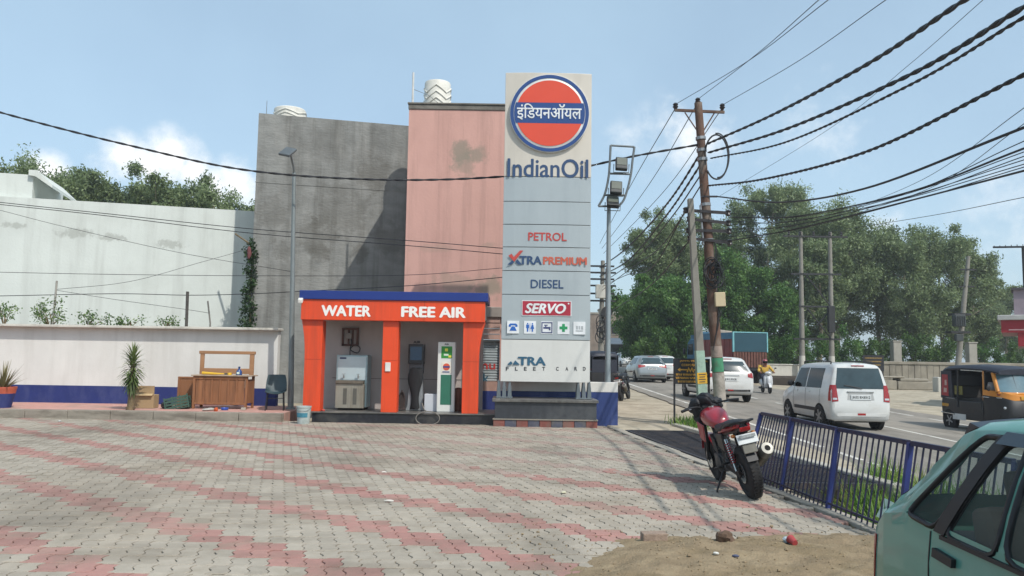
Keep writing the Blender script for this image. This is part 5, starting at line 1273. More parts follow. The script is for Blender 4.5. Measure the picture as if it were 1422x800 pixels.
class Car:
    def __init__(s, st, sub=3, crown=.03, bulge=.02):
        # st rows: x, zl, zb, zt, wl, wb, wt   (rear to front)
        st = [np.array(r, float) for r in st]; out = []
        for a, b in zip(st[:-1], st[1:]):
            for k in range(sub): out.append(a + (b - a) * k / sub)
        out.append(st[-1]); s.st = out; s.crown = crown; s.bulge = bulge
        s.xs = np.array([r[0] for r in out])
    def half(s, r):
        x, zl, zb, zt, wl, wb, wt = r
        zb = min(zb, zt - .04); h = zt - zb; wt = wt if h > .12 else wb - (wb - wt) * max(0, h) / .12
        wm = max(wl, wb) + s.bulge
        pts = [(0, zl), (wl * .86, zl), (wl * .97, zl + .04), (wl + (wm - wl) * .6, zl + (zb - zl) * .25), (wm, zl + (zb - zl) * .5), (wm - .004, zl + (zb - zl) * .75), (wb, zb)]
        rr = min(.1, h * .45)
        for t in (.35, .7): pts.append((wb + (wt - wb) * t + .012 * min(1, h / .3), zb + (h - rr) * t))
        pts += [(wt, zt - rr), (wt - rr * .35, zt - rr * .42), (wt - rr * 1.0, zt - rr * .08)]
        c = s.crown * min(1, wt / .5)
        pts += [((wt - rr) * .6, zt + c * .6), (0, zt + c)]
        return pts
    def at(s, x):
        x = clamp(x, s.xs[0], s.xs[-1]); i = int(np.searchsorted(s.xs, x)) - 1; i = clamp(i, 0, len(s.xs) - 2)
        t = (x - s.xs[i]) / max(1e-6, s.xs[i + 1] - s.xs[i]); return s.half(s.st[i] + (s.st[i + 1] - s.st[i]) * t)
    def hw(s, x, z):
        p = s.at(x)
        for a, b in zip(p[1:-1], p[2:]):
            if a[1] <= z <= b[1] and b[1] > a[1]: return a[0] + (b[0] - a[0]) * (z - a[1]) / (b[1] - a[1])
        return p[4][0] if z < p[1][1] else 0
    def inside(s, x, y, z):
        p = s.at(x); 
        if z < p[0][1] or z > p[-1][1]: return False
        return abs(y) <= s.hw(x, z)
    def endx(s, y, z, rear=True):
        xs = np.linspace(s.xs[0], s.xs[-1], 240); xs = xs if rear else xs[::-1]
        prev = xs[0]
        for x in xs:
            if s.inside(x, y, z):
                lo, hi = prev, x
                for _ in range(12):
                    m = (lo + hi) / 2
                    if s.inside(m, y, z): hi = m
                    else: lo = m
                return hi
            prev = x
        return xs[0]
    def body(s, skip=None):
        secs = []
        for r in s.st:
            h = s.half(r); secs.append([(r[0], y, z) for y, z in h] + [(r[0], -y, z) for y, z in h[-2:0:-1]])
        g = G(); n = len(secs[0]); P = [p for q in secs for p in q]; F = []
        for i in range(len(secs) - 1):
            for k in range(n):
                f = (i * n + k, i * n + (k + 1) % n, (i + 1) * n + (k + 1) % n, (i + 1) * n + k)
                if skip:
                    c = sum((Vector(P[q]) for q in f), Vector()) / 4
                    if skip(c): continue
                F.append(f)
        F.append(tuple(range(n - 1, -1, -1))); F.append(tuple(range((len(secs) - 1) * n, len(secs) * n)))
        return g.add(P, F)
    def patch(s, q, kind, nu=8, nv=5, off=.008, side=1, th=.01):
        """q: 4 corners; side patches give (x,z), end patches give (y,z)"""
        P = []
        for o in (off, off - th):
            for j in range(nv + 1):
                for i in range(nu + 1):
                    u, v = i / nu, j / nv
                    a = (q[0][0] * (1 - u) + q[1][0] * u) * (1 - v) + (q[3][0] * (1 - u) + q[2][0] * u) * v
                    b = (q[0][1] * (1 - u) + q[1][1] * u) * (1 - v) + (q[3][1] * (1 - u) + q[2][1] * u) * v
                    if kind == 'side': P.append((a, side * (s.hw(a, b) + o), b))
                    elif kind == 'rear': P.append((s.endx(a, b, True) - o, a, b))
                    else: P.append((s.endx(a, b, False) + o, a, b))
        n = (nu + 1) * (nv + 1); F = []
        for j in range(nv):
            for i in range(nu):
                f = (j * (nu + 1) + i, j * (nu + 1) + i + 1, (j + 1) * (nu + 1) + i + 1, (j + 1) * (nu + 1) + i); F.append(f); F.append(tuple(n + k for k in reversed(f)))
        bd = [i for i in range(nu + 1)] + [j * (nu + 1) + nu for j in range(1, nv + 1)] + [nv * (nu + 1) + i for i in range(nu - 1, -1, -1)] + [j * (nu + 1) for j in range(nv - 1, 0, -1)]
        for i in range(len(bd)): a, b = bd[i], bd[(i + 1) % len(bd)]; F.append((a, b, n + b, n + a))
        return G().add(P, F)
def plate_text(o, body, x, y0, y1, z0, z1, parent, rear=True):
    me = text_mesh(body, .01, .5); vs_ = [v.co for v in me.vertices]; ax, bx = min(v.x for v in vs_), max(v.x for v in vs_); ay, by = min(v.y for v in vs_), max(v.y for v in vs_)
    for v in me.vertices:
        u = (v.co.x - ax) / (bx - ax); w_ = (v.co.y - ay) / (by - ay); v.co = (x - (.002 + .003 * v.co.z), y0 + (y1 - y0) * (1 - u), z0 + (z1 - z0) * w_)
    me.materials.clear(); me.materials.append(m_trim); q = bpy.data.objects.new('plate_lettering', me); COL.objects.link(q); q.parent = parent
def hatch(name, label, cat, paint, L_, W_, H_, loc, rz, wr, gc, rear='upright', lower=None, rails=False, plate=None, oncoming=False):
    """rear: upright (tall wagon), raked (hatch), suv"""
    h = W_ / 2; t = thing(name, label, cat, loc, rz); a = -L_ / 2; b = L_ / 2; zl = gc
    if rear == 'upright':
        st = [(a, zl + .12, .55, .60, h * .86, h * .88, h * .86), (a + .035, zl + .06, .80, .86, h * .93, h * .95, h * .92), (a + .06, zl + .03, .95, 1.02, h * .96, h * .97, h * .9), (a + .10, zl, .98, H_ * .80, h * .98, h * .985, h * .84), (a + .16, zl, 1.0, H_ * .94, h * .99, h * .99, h * .81), (a + .26, zl, 1.0, H_ * .985, h, h * .99, h * .79), (a + .6, zl, 1.0, H_, h, h * .99, h * .785),
              (a + L_ * .5, zl, .985, H_, h, h * .99, h * .785), (b - 1.25, zl, .97, H_ * .985, h, h * .98, h * .77), (b - 1.08, zl, .96, H_ * .95, h, h * .98, h * .75), (b - .7, zl, .95, 1.10, h * .99, h * .96, h * .72), (b - .6, zl, .93, 1.03, h * .98, h * .95, h * .8), (b - .2, zl + .03, .82, .93, h * .94, h * .9, h * .76), (b - .05, zl + .08, .6, .76, h * .86, h * .82, h * .7), (b, zl + .14, .45, .58, h * .74, h * .7, h * .6)]
    elif rear == 'raked':
        st = [(a, zl + .14, .5, .56, h * .80, h * .82, h * .8), (a + .05, zl + .06, .75, .84, h * .92, h * .93, h * .86), (a + .12, zl + .03, .92, 1.0, h * .96, h * .96, h * .82), (a + .28, zl, .98, H_ * .80, h * .98, h * .98, h * .74), (a + .5, zl, 1.0, H_ * .94, h, h * .985, h * .72), (a + .8, zl, .99, H_ * .985, h, h * .98, h * .72), (a + 1.5, zl, .96, H_, h, h * .98, h * .72), (b - 1.75, zl, .94, H_ * .985, h, h * .98, h * .7), (b - 1.5, zl, .93, H_ * .94, h, h * .975, h * .69), (b - .95, zl, .92, 1.02, h * .99, h * .96, h * .74), (b - .8, zl, .9, .97, h * .985, h * .95, h * .8), (b - .25, zl + .02, .76, .86, h * .92, h * .87, h * .74), (b - .06, zl + .06, .55, .7, h * .82, h * .78, h * .66), (b, zl + .12, .42, .54, h * .68, h * .64, h * .56)]
    else:
        st = [(a, zl + .16, .6, .68, h * .84, h * .86, h * .84), (a + .05, zl + .08, .88, .98, h * .93, h * .95, h * .9), (a + .10, zl + .03, 1.02, 1.10, h * .97, h * .97, h * .86), (a + .22, zl, 1.06, H_ * .82, h * .99, h * .985, h * .78), (a + .38, zl, 1.07, H_ * .95, h, h * .985, h * .755), (a + .6, zl, 1.07, H_ * .99, h, h * .98, h * .75), (a + 1.6, zl, 1.04, H_, h, h * .98, h * .75), (b - 1.85, zl, 1.02, H_ * .985, h, h * .98, h * .73), (b - 1.6, zl, 1.01, H_ * .94, h, h * .975, h * .72), (b - 1.1, zl, 1.0, 1.12, h * .99, h * .96, h * .74), (b - .95, zl, .98, 1.06, h * .985, h * .95, h * .82), (b - .2, zl + .03, .86, .98, h * .93, h * .9, h * .8), (b - .05, zl + .08, .62, .82, h * .85, h * .82, h * .74), (b, zl + .14, .5, .62, h * .76, h * .72, h * .64)]
    c = Car(st); bo = c.body().build('body', paint, t, smooth=38)
    zbt = st[5][2]; zr = H_
    # glass
    rt = H_ * (.91 if rear != 'upright' else .93); rb = zbt + .03
    wt_, wbm = {'upright': (h * .70, h * .83), 'raked': (h * .56, h * .76), 'suv': (h * .62, h * .8)}[rear]
    c.patch([(wbm, rb), (-wbm, rb), (-wt_, rt), (wt_, rt)], 'rear', 8, 6, .006).build('rear_window', m_cgl, t, smooth=40)
    wz0, wz1 = (b - .98, b - 1.42) if rear == 'upright' else (b - 1.3, b - 1.95)
    zc_ = st[-5][3] + .05; ww = st[-5][5] - .1
    c.patch([(-ww, zc_), (ww, zc_), (ww * .83, H_ * .955), (-ww * .83, H_ * .955)], 'front', 8, 6, .006).build('windshield', m_cg, t, smooth=40)
    xa = a + (.62 if rear == 'upright' else .62); xm = a + L_ * (.45 if rear == 'upright' else .47); xf = b - (1.02 if rear == 'upright' else 1.35); xft = b - (1.3 if rear == 'upright' else 1.78)
    tz0 = zbt + .02; tz1 = H_ - .13
    for sd in (1, -1):
        c.patch([(xa + .02, tz0), (xm - .03, tz0 - .01), (xm - .03, tz1), (xa + (.04 if rear == 'upright' else .26), tz1)], 'side', 8, 4, .006, sd).build('side_window', m_cg, t, smooth=40)
        c.patch([(xm + .03, tz0 - .01), (xf, tz0 - .02), (xft, tz1 - .01), (xm + .03, tz1)], 'side', 8, 4, .006, sd).build('side_window', m_cg, t, smooth=40)
        c.patch([(xm - .035, tz0), (xm + .035, tz0), (xm + .035, tz1), (xm - .035, tz1)], 'side', 1, 4, .004, sd).build('window_pillar', m_trim if rear != 'upright' else paint, t)
        # door seams, handles, moulding, mirror
        for x0 in (xm, xf - .12, xa + .08): c.patch([(x0 - .004, zl + .2), (x0 + .004, zl + .2), (x0 + .004, tz0 - .03), (x0 - .004, tz0 - .03)], 'side', 1, 6, .0035, sd).build('door_seam', m_trim, t)
        for x0 in (xm - .2, xf - .95 if rear != 'upright' else xm + .62): c.patch([(x0 - .08, tz0 - .13), (x0 + .08, tz0 - .13), (x0 + .08, tz0 - .10), (x0 - .08, tz0 - .10)], 'side', 2, 1, .02, sd, .018).build('door_handle', paint, t)
        c.patch([(xa + .3, zl + .2), (xf - .2, zl + .2), (xf - .2, zl + .29), (xa + .3, zl + .29)], 'side', 8, 1, .012, sd, .012).build('side_moulding', m_trim if lower != 'none' else paint, t)
        mx = xf - .1; G().ball((mx, sd * (h + .07), tz0 + .07), (.06, .1, .08), 10, 8).build('mirror', m_trim if rear == 'upright' else paint, t, smooth=60)
        for wx in (a + L_ * .195, b - L_ * .20):
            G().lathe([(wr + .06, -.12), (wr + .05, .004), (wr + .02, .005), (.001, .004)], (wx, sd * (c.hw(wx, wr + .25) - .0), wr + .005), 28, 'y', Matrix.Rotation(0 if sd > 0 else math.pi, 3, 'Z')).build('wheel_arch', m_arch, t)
            wheel(t, (wx, sd * (c.hw(wx, wr + .25) - .065), wr), wr, .18, sd)
        # tail lamps / head lamps
        if rear == 'upright': q = [(sd * h * .965, .70), (sd * h * .76, .72), (sd * h * .80, 1.12), (sd * h * .93, 1.12)]
        elif rear == 'raked': q = [(sd * h * .93, .80), (sd * h * .45, .88), (sd * h * .45, .96), (sd * h * .92, .98)]
        else: q = [(sd * h * .95, .86), (sd * h * .74, .9), (sd * h * .74, 1.03), (sd * h * .94, 1.06)]
        tl_ = c.patch(q, 'rear', 5, 5, .012, 1, .03).build('tail_lamp', m_redl2, t, smooth=40)
        if rear == 'upright':
            c.patch([(sd * h * .97, .80), (sd * h * .97 - sd * .001, .80), (sd * h * .95, 1.1), (sd * h * .96, 1.1)], 'rear', 1, 3, .01).build('lamp_edge', m_redl2, tl_)
            c.patch([(a + .05, .72), (a + .17, .72), (a + .15, 1.12), (a + .09, 1.12)], 'side', 3, 4, .008, sd).build('tail_lamp_wrap', m_redl2, t, smooth=40)
            c.patch([(sd * h * .94, .755), (sd * h * .80, .755), (sd * h * .80, .80), (sd * h * .94, .80)], 'rear', 3, 2, .016).build('reverse_lamp', m_clear, tl_)
        zf = st[-3][2]
        c.patch([(sd * h * .5, zf - .16), (sd * h * .84, zf - .14), (sd * h * .86, zf + .02), (sd * h * .55, zf - .02)], 'front', 5, 3, .01).build('headlight', m_clear, t, smooth=40)
    # bumper, plate, details
    c.patch([(h * .82, zl + .13), (-h * .82, zl + .13), (-h * .82, zl + .2), (h * .82, zl + .2)], 'rear', 8, 1, .01).build('bumper_strip', m_trim if rear != 'upright' else paint, t, smooth=40)
    pz_ = {'upright': .80, 'raked': .74, 'suv': .80}[rear]; pw = .25
    rc = c.patch([(pw + .09, pz_ - .05), (-pw - .09, pz_ - .05), (-pw - .06, pz_ + .13), (pw + .06, pz_ + .13)], 'rear', 6, 3, .004).build('plate_recess', M('plate_recess_tone', '9b9d9c', .5) if rear == 'upright' else paint, t)
    xr = min(c.endx(yy, zz) for yy in (-pw, 0, pw) for zz in (pz_ - .045, pz_ + .07)) - .012
    pl_ = G().bb(xr - .006, xr + .05, -pw, pw, pz_ - .045, pz_ + .07).build('number_plate', m_plate, t, bevel=.003)
    if plate: plate_text(pl_, plate, xr - .007, -pw * .9, pw * .9, pz_ - .025, pz_ + .05, pl_)
    xch = c.endx(0, pz_ + .15) - .012; G().bb(xch - .012, xch + .02, -.34, .34, pz_ + .135, pz_ + .165).build('boot_garnish', m_chrome, t, bevel=.006)
    bx0 = c.endx(0, zl + .17) ; G().box((bx0 - .004, -.0, zl + .18), (.02, .2, .05)).build('fog_lamp', m_redl2, t)
    zwp = rb + .05; x_w = c.endx(.02, zwp) - .03
    G().tube([(x_w, -.05, rb + .0), (c.endx(.2, rb + .06) - .025, .2, rb + .055), (c.endx(.38, rb + .08) - .02, .40, rb + .08)], .01, 5).build('wiper', m_trim, t)
    zs_ = H_ * .965; xs2 = c.endx(0, zs_) - .01; G().bb(xs2 - .02, xs2 + .03, -.16, .16, zs_ - .015, zs_ + .012).build('brake_lamp', m_redl2, t, bevel=.005)
    g_ = c.patch([(-h * .45, zl + .3), (h * .45, zl + .3), (h * .45, zl + .42), (-h * .45, zl + .42)], 'front', 5, 2, .008).build('grille', m_trim, t)
    if rails:
        for sd in (1, -1):
            y_ = sd * (st[5][6] - .06); G().tube(catmull([(a + .5, y_, H_ - .02), (a + .6, y_, H_ + .045), (b - 1.55, y_, H_ + .045), (b - 1.4, y_, H_ - .03)], 4), .018, 6).build('roof_rail', m_trim, t, smooth=50)
    G().bb(a + .25, b - .25, -h * .8, h * .8, zl - .04, zl + .1).build('underbody', m_arch, t)
    return t, c
m_white = M('white_car_paint', 'c4c6c4', .32, var=.03, scale=1.2, dirt=('a39d92', .35, 1.6, (1, 1, 2)), coat=.6)
m_silv = M('silver_car_paint', '8f9698', .32, .5, var=.05, scale=1.5, dirt=('7d7a74', .3, 2, (1, 1, 1)), coat=.6)
def on_road(x, y): return zroad(x, y) + .004
# tall white hatchback; its right rear wheel pixel fixes it
wp = at_Y(1196, 585, 20.6)
wz_ = on_road(8.9, 20.4)
hatch('white_hatchback', 'tall boxy white hatchback with roof rails passing behind the fence', 'car', m_white, 3.6, 1.5, 1.66, (8.72, 21.35, wz_), 91, .29, .22, 'upright', rails=True, plate='JK02 BX8312')
hatch('white_crossover', 'white crossover car seen from behind beyond the utility poles', 'car', m_white, 4.25, 1.78, 1.62, (8.05, 30.9, on_road(8.1, 31)), 91, .34, .24, 'suv', plate='JK02')
hatch('silver_hatchback', 'silver hatchback driving away left of the black sign board', 'car', m_silv, 3.98, 1.72, 1.5, (7.85, 45.8, on_road(7.8, 45)), 93, .31, .2, 'raked', lower='none', plate='JK02')
hatch('white_sedan', 'white car half hidden behind the silver hatchback and sign board', 'car', m_white, 3.95, 1.7, 1.5, (9.45, 49.5, on_road(9.4, 50)), 91, .31, .2, 'raked', lower='none')
hatch('oncoming_white_car', 'oncoming white car on the far left of the road beyond the silver hatchback', 'car', m_white, 3.9, 1.7, 1.5, (12.3, 84, on_road(12.3, 84)), -84, .31, .2, 'raked', lower='none')
hatch('parked_grey_car', 'grey car far off beside the flood light mast', 'car', m_silv, 3.8, 1.65, 1.48, (11.2, 92, on_road(11, 92)), -88, .3, .2, 'raked', lower='none')
hatch('parked_dark_car', 'dark parked car partly hidden behind the low blue and white wall', 'car', M('dark_teal_car_paint', '23312f', .35, coat=.5), 3.8, 1.62, 1.5, (4.0, 38.0, zground(4, 38)), 95, .3, .2, 'raked', lower='none')
hatch('maroon_car', 'maroon car peeping out behind the auto rickshaw at the right edge', 'car', M('maroon_car_paint', '5a1f24', .35, coat=.5), 3.8, 1.65, 1.5, (21.6, 31.5, zground(21.6, 31.5)), 20, .3, .2, 'raked', lower='none')
# ---------------------------------------------------------------- green car, close on the right
m_grn = M('faded_sea_green_paint', '4d8a7b', .42, var=.05, scale=1.5, dirt=('6a9c90', .4, 1.8, (1, 1, 1)), coat=.7, bump=.03, bscale=60)
Yc = 2.38; h = .75
GC = thing('green_hatchback', 'faded sea green hatchback parked close at the lower right corner', 'car', (1.845 + h, Yc, 0), -90)
a, b = -1.765, 1.7; zl = .22; H_ = 1.39
st = [(a, .34, .42, .48, h * .84, h * .84, h * .82), (a + .02, .28, .62, .70, h * .91, h * .91, h * .88), (a + .07, .24, .76, .83, h * .95, h * .95, h * .88), (a + .20, zl, .86, .965, h * .975, h * .975, h * .86), (a + .42, zl, .90, 1.165, h * .99, h * .985, h * .84), (a + .66, zl, .905, 1.33, h, h * .985, h * .825), (a + .74, zl, .905, 1.358, h, h * .985, h * .82), (a + .9, zl, .90, 1.375, h, h * .985, h * .82), (a + 1.2, zl, .89, H_, h, h * .985, h * .82), (a + 1.7, zl, .875, H_, h, h * .985, h * .82),
      (b - 1.45, zl, .86, 1.37, h, h * .98, h * .8), (b - 1.3, zl, .855, 1.33, h, h * .98, h * .79), (b - .85, zl, .85, .97, h * .99, h * .97, h * .76), (b - .7, zl, .84, .90, h * .98, h * .95, h * .8), (b - .2, zl + .02, .72, .78, h * .93, h * .88, h * .76), (b - .04, .28, .56, .64, h * .84, h * .8, h * .7), (b, .34, .42, .5, h * .7, h * .68, h * .6)]
gc = Car(st, sub=16, crown=.03, bulge=.012)
# finer section
_half = gc.half
def fine(r):
    p = _half(r); out = []
    for i in range(len(p) - 1):
        n = 11 if 6 <= i <= 9 else 2
        for k in range(n): out.append((p[i][0] + (p[i + 1][0] - p[i][0]) * k / n, p[i][1] + (p[i + 1][1] - p[i][1]) * k / n))
    out.append(p[-1]); return out
gc.half = fine
def YL(Y): return -(Y - Yc)
quarter = [(YL(3.71), .905), (YL(3.45), .885), (YL(3.165), 1.305), (YL(3.31), 1.30)]
door1 = [(YL(3.385), .872), (YL(3.03), .862), (YL(3.0), 1.30), (YL(3.13), 1.285)]
door2 = [(YL(2.985), .862), (YL(2.45), .85), (YL(2.45), 1.315), (YL(2.96), 1.305)]
fdoor = [(YL(2.36), .85), (YL(1.55), .84), (YL(1.95), 1.30), (YL(2.36), 1.315)]
def inpoly(q, x, z):
    s = False; n = len(q)
    for i in range(n):
        x0, z0 = q[i]; x1, z1 = q[(i + 1) % n]
        if (z0 > z) != (z1 > z) and x < (x1 - x0) * (z - z0) / (z1 - z0) + x0: s = not s
    return s
wins = [quarter, door1, door2, fdoor]
rw = [(.50, .95), (-.50, .95), (-.44, 1.29), (.44, 1.29)]
def skip(c):
    if abs(c.y) > .5 and c.z > .84 and any(inpoly(q, c.x, c.z) for q in wins): return True
    if c.x < a + .72 and c.z > .92 and inpoly(rw, c.y, c.z) : return True
    if c.x > b - 1.4 and c.z > .97 and c.z < 1.32 and abs(c.y) < .52: return True
    return False
gc.body(skip).build('body', m_grn, GC, smooth=35)
m_gl = Mglass('car_window_glass', '98a3a0', .07, .06)
m_rub = M('window_rubber', '14161a', .5)
for sd in (-1, 1):
    for nm, q in (('quarter_window', quarter), ('door_window', door1), ('door_window', door2), ('door_window', fdoor)):
        w_ = gc.patch(q, 'side', 10, 8, -.004, sd, .006).build(nm, m_gl, GC, smooth=50)
        pts = []
        n = len(q)
        for i in range(n):
            for k in range(8):
                x = q[i][0] + (q[(i + 1) % n][0] - q[i][0]) * k / 8; z = q[i][1] + (q[(i + 1) % n][1] - q[i][1]) * k / 8; pts.append(Vector((x, sd * (gc.hw(x, z) - .002), z)))
        # round the corners
        for _ in range(2): pts = [(pts[i - 1] + pts[i] * 2 + pts[(i + 1) % len(pts)]) / 4 for i in range(len(pts))]
        G().tube(pts, .0135, 6, closed=True).build('window_seal', m_rub, w_, smooth=60)
    # thick black door frame between quarter glass and door glass
    gc.patch([(YL(3.45), .88), (YL(3.37), .875), (YL(3.11), 1.31), (YL(3.19), 1.318)], 'side', 2, 10, .012, sd, .03).build('door_frame', m_rub, GC, smooth=50)
    gc.patch([(YL(3.16), 1.285), (YL(1.95), 1.30), (YL(1.97), 1.345), (YL(3.13), 1.335)], 'side', 12, 2, .035, sd, .03).build('rain_visor', M('smoked_visor', '20303a', .15, spec=.7), GC, smooth=50)
    gc.patch([(YL(3.40), .855), (YL(1.56), .823), (YL(1.56), .84), (YL(3.40), .872)], 'side', 14, 1, .012, sd, .012).build('belt_moulding', m_rub, GC, smooth=50)
    gc.patch([(YL(3.43), .775), (YL(3.28), .765), (YL(3.28), .80), (YL(3.43), .812)], 'side', 4, 2, .022, sd, .02).build('door_handle', m_rub, GC, smooth=50)
    gc.patch([(YL(3.49), .3), (YL(3.482), .3), (YL(3.482), .87), (YL(3.49), .87)], 'side', 1, 10, .003, sd).build('door_seam', m_rub, GC)
    gc.patch([(a + .012, .47), (a + .075, .47), (a + .10, .735), (a + .055, .735)], 'side', 4, 8, .006, sd).build('tail_lamp', m_redl2, GC, smooth=50)
    # seam of the tailgate running up the rear pillar
    pts = []
    for k in range(14):
        t = k / 13; x = a + .11 + .60 * t; z = [.76, .84, .92, 1.0, 1.08, 1.16, 1.24, 1.335][min(7, int(t * 7))]
    sm = []
    for k in range(20):
        x = a + .10 + .60 * k / 19; hf = gc.at(x); p = hf[-6]; sm.append((x, sd * (p[0] + .001), p[1] + .001))
    G().tube(sm, .0045, 5).build('tailgate_seam', m_rub, GC)
    for wx in (a + .62, b - .62): 
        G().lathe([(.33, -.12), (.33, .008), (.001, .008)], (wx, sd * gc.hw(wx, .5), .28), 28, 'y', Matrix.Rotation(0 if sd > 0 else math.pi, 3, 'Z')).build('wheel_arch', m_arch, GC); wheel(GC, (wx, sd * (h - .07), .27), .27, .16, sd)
gc.patch(rw, 'rear', 10, 8, -.004).build('rear_window', m_gl, GC, smooth=50)
sp_ = G(); secs = []
for i in range(9):
    u = -1 + 2 * i / 8; y_ = u * .55; dr2 = .05 * u * u
    secs.append([(a + .70 + dr2, y_, 1.345 - dr2 * .5), (a + .60 + dr2, y_, 1.372 - dr2 * .6), (a + .53 + dr2 * 1.6, y_, 1.345 - dr2), (a + .52 + dr2 * 1.6, y_, 1.315 - dr2), (a + .6 + dr2, y_, 1.30 - dr2 * .6)])
sp_.loft(secs).build('roof_spoiler', M('spoiler_dark_blue', '18222e', .35, spec=.6), GC, smooth=50)
gc.patch([(h * .8, .36), (-h * .8, .36), (-h * .8, .5), (h * .8, .5)], 'rear', 8, 2, .02, 1, .03).build('bumper', M('bumper_grey', '3c4244', .6), GC, smooth=40)
# cabin: floor, seats, far trim
m_seat = M('dull_brown_seat', '7d6a5e', .9, var=.2, scale=5); m_int = M('interior_grey', '8d8d85', .9, var=.1)
G().bb(a + .2, b - .9, -h * .85, h * .85, .26, .34).build('floor_pan', m_int, GC)
G().bb(a + .28, a + .62, -h * .82, h * .82, .34, .80).build('parcel_shelf', M('dark_shelf', '4c4d4e', .9), GC, bevel=.02)
for x0, w0 in ((a + .72, 1.15), (b - 1.75, .5)):
    for yc in ((0,) if w0 > 1 else (-.33, .33)):
        s_ = G().bb(x0 + .12, x0 + .6, yc - w0 / 2, yc + w0 / 2, .34, .52).build('seat', m_seat, GC, bevel=.05, seg=3); G().box((x0 + .06, yc, .72), (.14, w0, .55), rotm(0, -14, 0)).build('backrest', m_seat, s_, bevel=.05, seg=3)
        for hy in ((-.3, .3) if w0 > 1 else (0,)): G().box((x0 - .02, yc + hy, 1.06), (.09, .24, .16), rotm(0, -14, 0)).build('headrest', m_seat, s_, bevel=.035, seg=3)
G().bb(b - 1.05, b - .8, -h * .85, h * .85, .5, .86).build('dashboard', m_int, GC, bevel=.04, seg=2)
G().tube([(b - 1.15 + .02 * math.sin(k / 16 * 6.283), -.35 + .18 * math.cos(k / 16 * 6.283), .82 + .18 * math.sin(k / 16 * 6.283)) for k in range(16)], .014, 6, closed=True).build('steering_wheel', m_rub, GC, smooth=60)
bag_ = G().ball((a + 1.08, .25, .62), (.2, .22, .18), 14, 9, None, .3).build('seat_bag', M('dark_blue_bag', '26364e', .8), GC, smooth=50)

# ---------------------------------------------------------------- red motorcycle
rb_ = at_z(1047.5, 692, 0)
MB = thing('red_motorcycle', 'red and black motorcycle leaning on its side stand at the paver edge', 'motorcycle', (rb_.x, rb_.y + .0, -.0), rot=(R(-13), 0, R(92)))
m_red = M('motorcycle_red', '8f1526', .28, var=.06, scale=4, coat=.8)
m_blk = M('motorcycle_black', '17181b', .45, var=.15, scale=6); m_eng = M('engine_grey', '4c4e50', .45, .6, var=.2, scale=9); m_seatb = M('black_seat_vinyl', '1c1d20', .55, var=.15, scale=8, bump=.15, bscale=50)
wr = .31
def bwheel(x, w, nm):
    hub = G().lathe([(.05, -.06), (.05, .06)], n=14, axis='y').build('wheel', m_blk, MB, smooth=40); hub.location = (x, 0, wr)
    prof = []
    for k in range(13): q = math.pi * (k / 12) ; prof.append((wr - .06 + .06 * math.sin(q) if 0 < k < 12 else wr - .075, -w / 2 * math.cos(q)))
    prof = [(wr - .09, -w * .38)] + prof + [(wr - .09, w * .38)]
    ty = G().lathe(prof, n=40, axis='y').build('tyre', m_tyre, hub, smooth=50)
    g = G()
    for k in range(44):
        for s in (-1, 1):
            a_ = 2 * math.pi * (k + (.5 if s > 0 else 0)) / 44; q = Matrix.Rotation(a_, 3, 'Y'); g.box(q @ Vector((wr - .0045, s * w * .2, 0)), (.012, w * .26, .022), q @ rotm(25 * s, 0, 0))
    g.build('tread_blocks', m_tyre, hub)
    g = G().lathe([(wr - .085, -w * .36), (wr - .085, w * .36), (wr - .1, w * .36), (wr - .1, -w * .36), (wr - .085, -w * .36)][:4], n=36, axis='y')
    for k in range(6):
        q = Matrix.Rotation(math.pi * k / 3, 3, 'Y'); g.box(q @ Vector((.13, 0, 0)), (.19, .03, .035), q)
    g.build('rim', m_blk, hub, smooth=40)
    G().lathe([(.12, .07), (.12, .075), (.06, .075), (.06, .07)], n=24, axis='y').build('brake_disc', m_chrome, hub)
    return hub
bwheel(0, .15, 'rear'); bwheel(1.32, .10, 'front')
# frame and engine
G().tube(catmull([(.0, .09, .31), (.3, .10, .36), (.45, .10, .42)], 4), .022, 8).build('swingarm', m_blk, MB, smooth=50); G().tube(catmull([(.0, -.09, .31), (.3, -.10, .36), (.45, -.10, .42)], 4), .022, 8).build('swingarm', m_blk, MB, smooth=50)
g = G()
g.tube(catmull([(1.13, 0, .86), (1.0, 0, .62), (.95, 0, .36), (.75, 0, .25), (.5, 0, .27)], 5), .025, 8); g.tube(catmull([(1.1, 0, .9), (.8, 0, .78), (.5, .08, .72), (.1, .09, .78), (-.18, .06, .82)], 5), .018, 8); g.tube(catmull([(.8, 0, .78), (.5, -.08, .72), (.1, -.09, .78), (-.18, -.06, .82)], 5), .018, 8); g.tube([(.5, .09, .70), (.46, .1, .42)], .02, 8); g.tube([(.5, -.09, .70), (.46, -.1, .42)], .02, 8)
g.build('frame', m_blk, MB, smooth=50)
en = G().bb(.48, .86, -.13, .13, .26, .46).build('engine', m_eng, MB, bevel=.03, seg=2)
for k in range(7): G().box((.80 + .028 * k * .35, 0, .48 + .028 * k), (.19, .2, .012), rotm(0, -18, 0)).build('cooling_fin', m_eng, en)
G().box((.84, 0, .57), (.13, .14, .24), rotm(0, -18, 0)).build('cylinder', m_eng, en, bevel=.01)
G().lathe([(.001, .13), (.105, .13), (.11, .15), (.07, .17), (.001, .17)], (.62, 0, .36), 20, 'y').build('crankcase_cover', m_eng, en, smooth=40)
G().lathe([(.001, .13), (.105, .13), (.11, .15), (.07, .17), (.001, .17)], (.62, 0, .36), 20, 'y', Matrix.Rotation(math.pi, 3, 'Z')).build('crankcase_cover', m_eng, en, smooth=40)
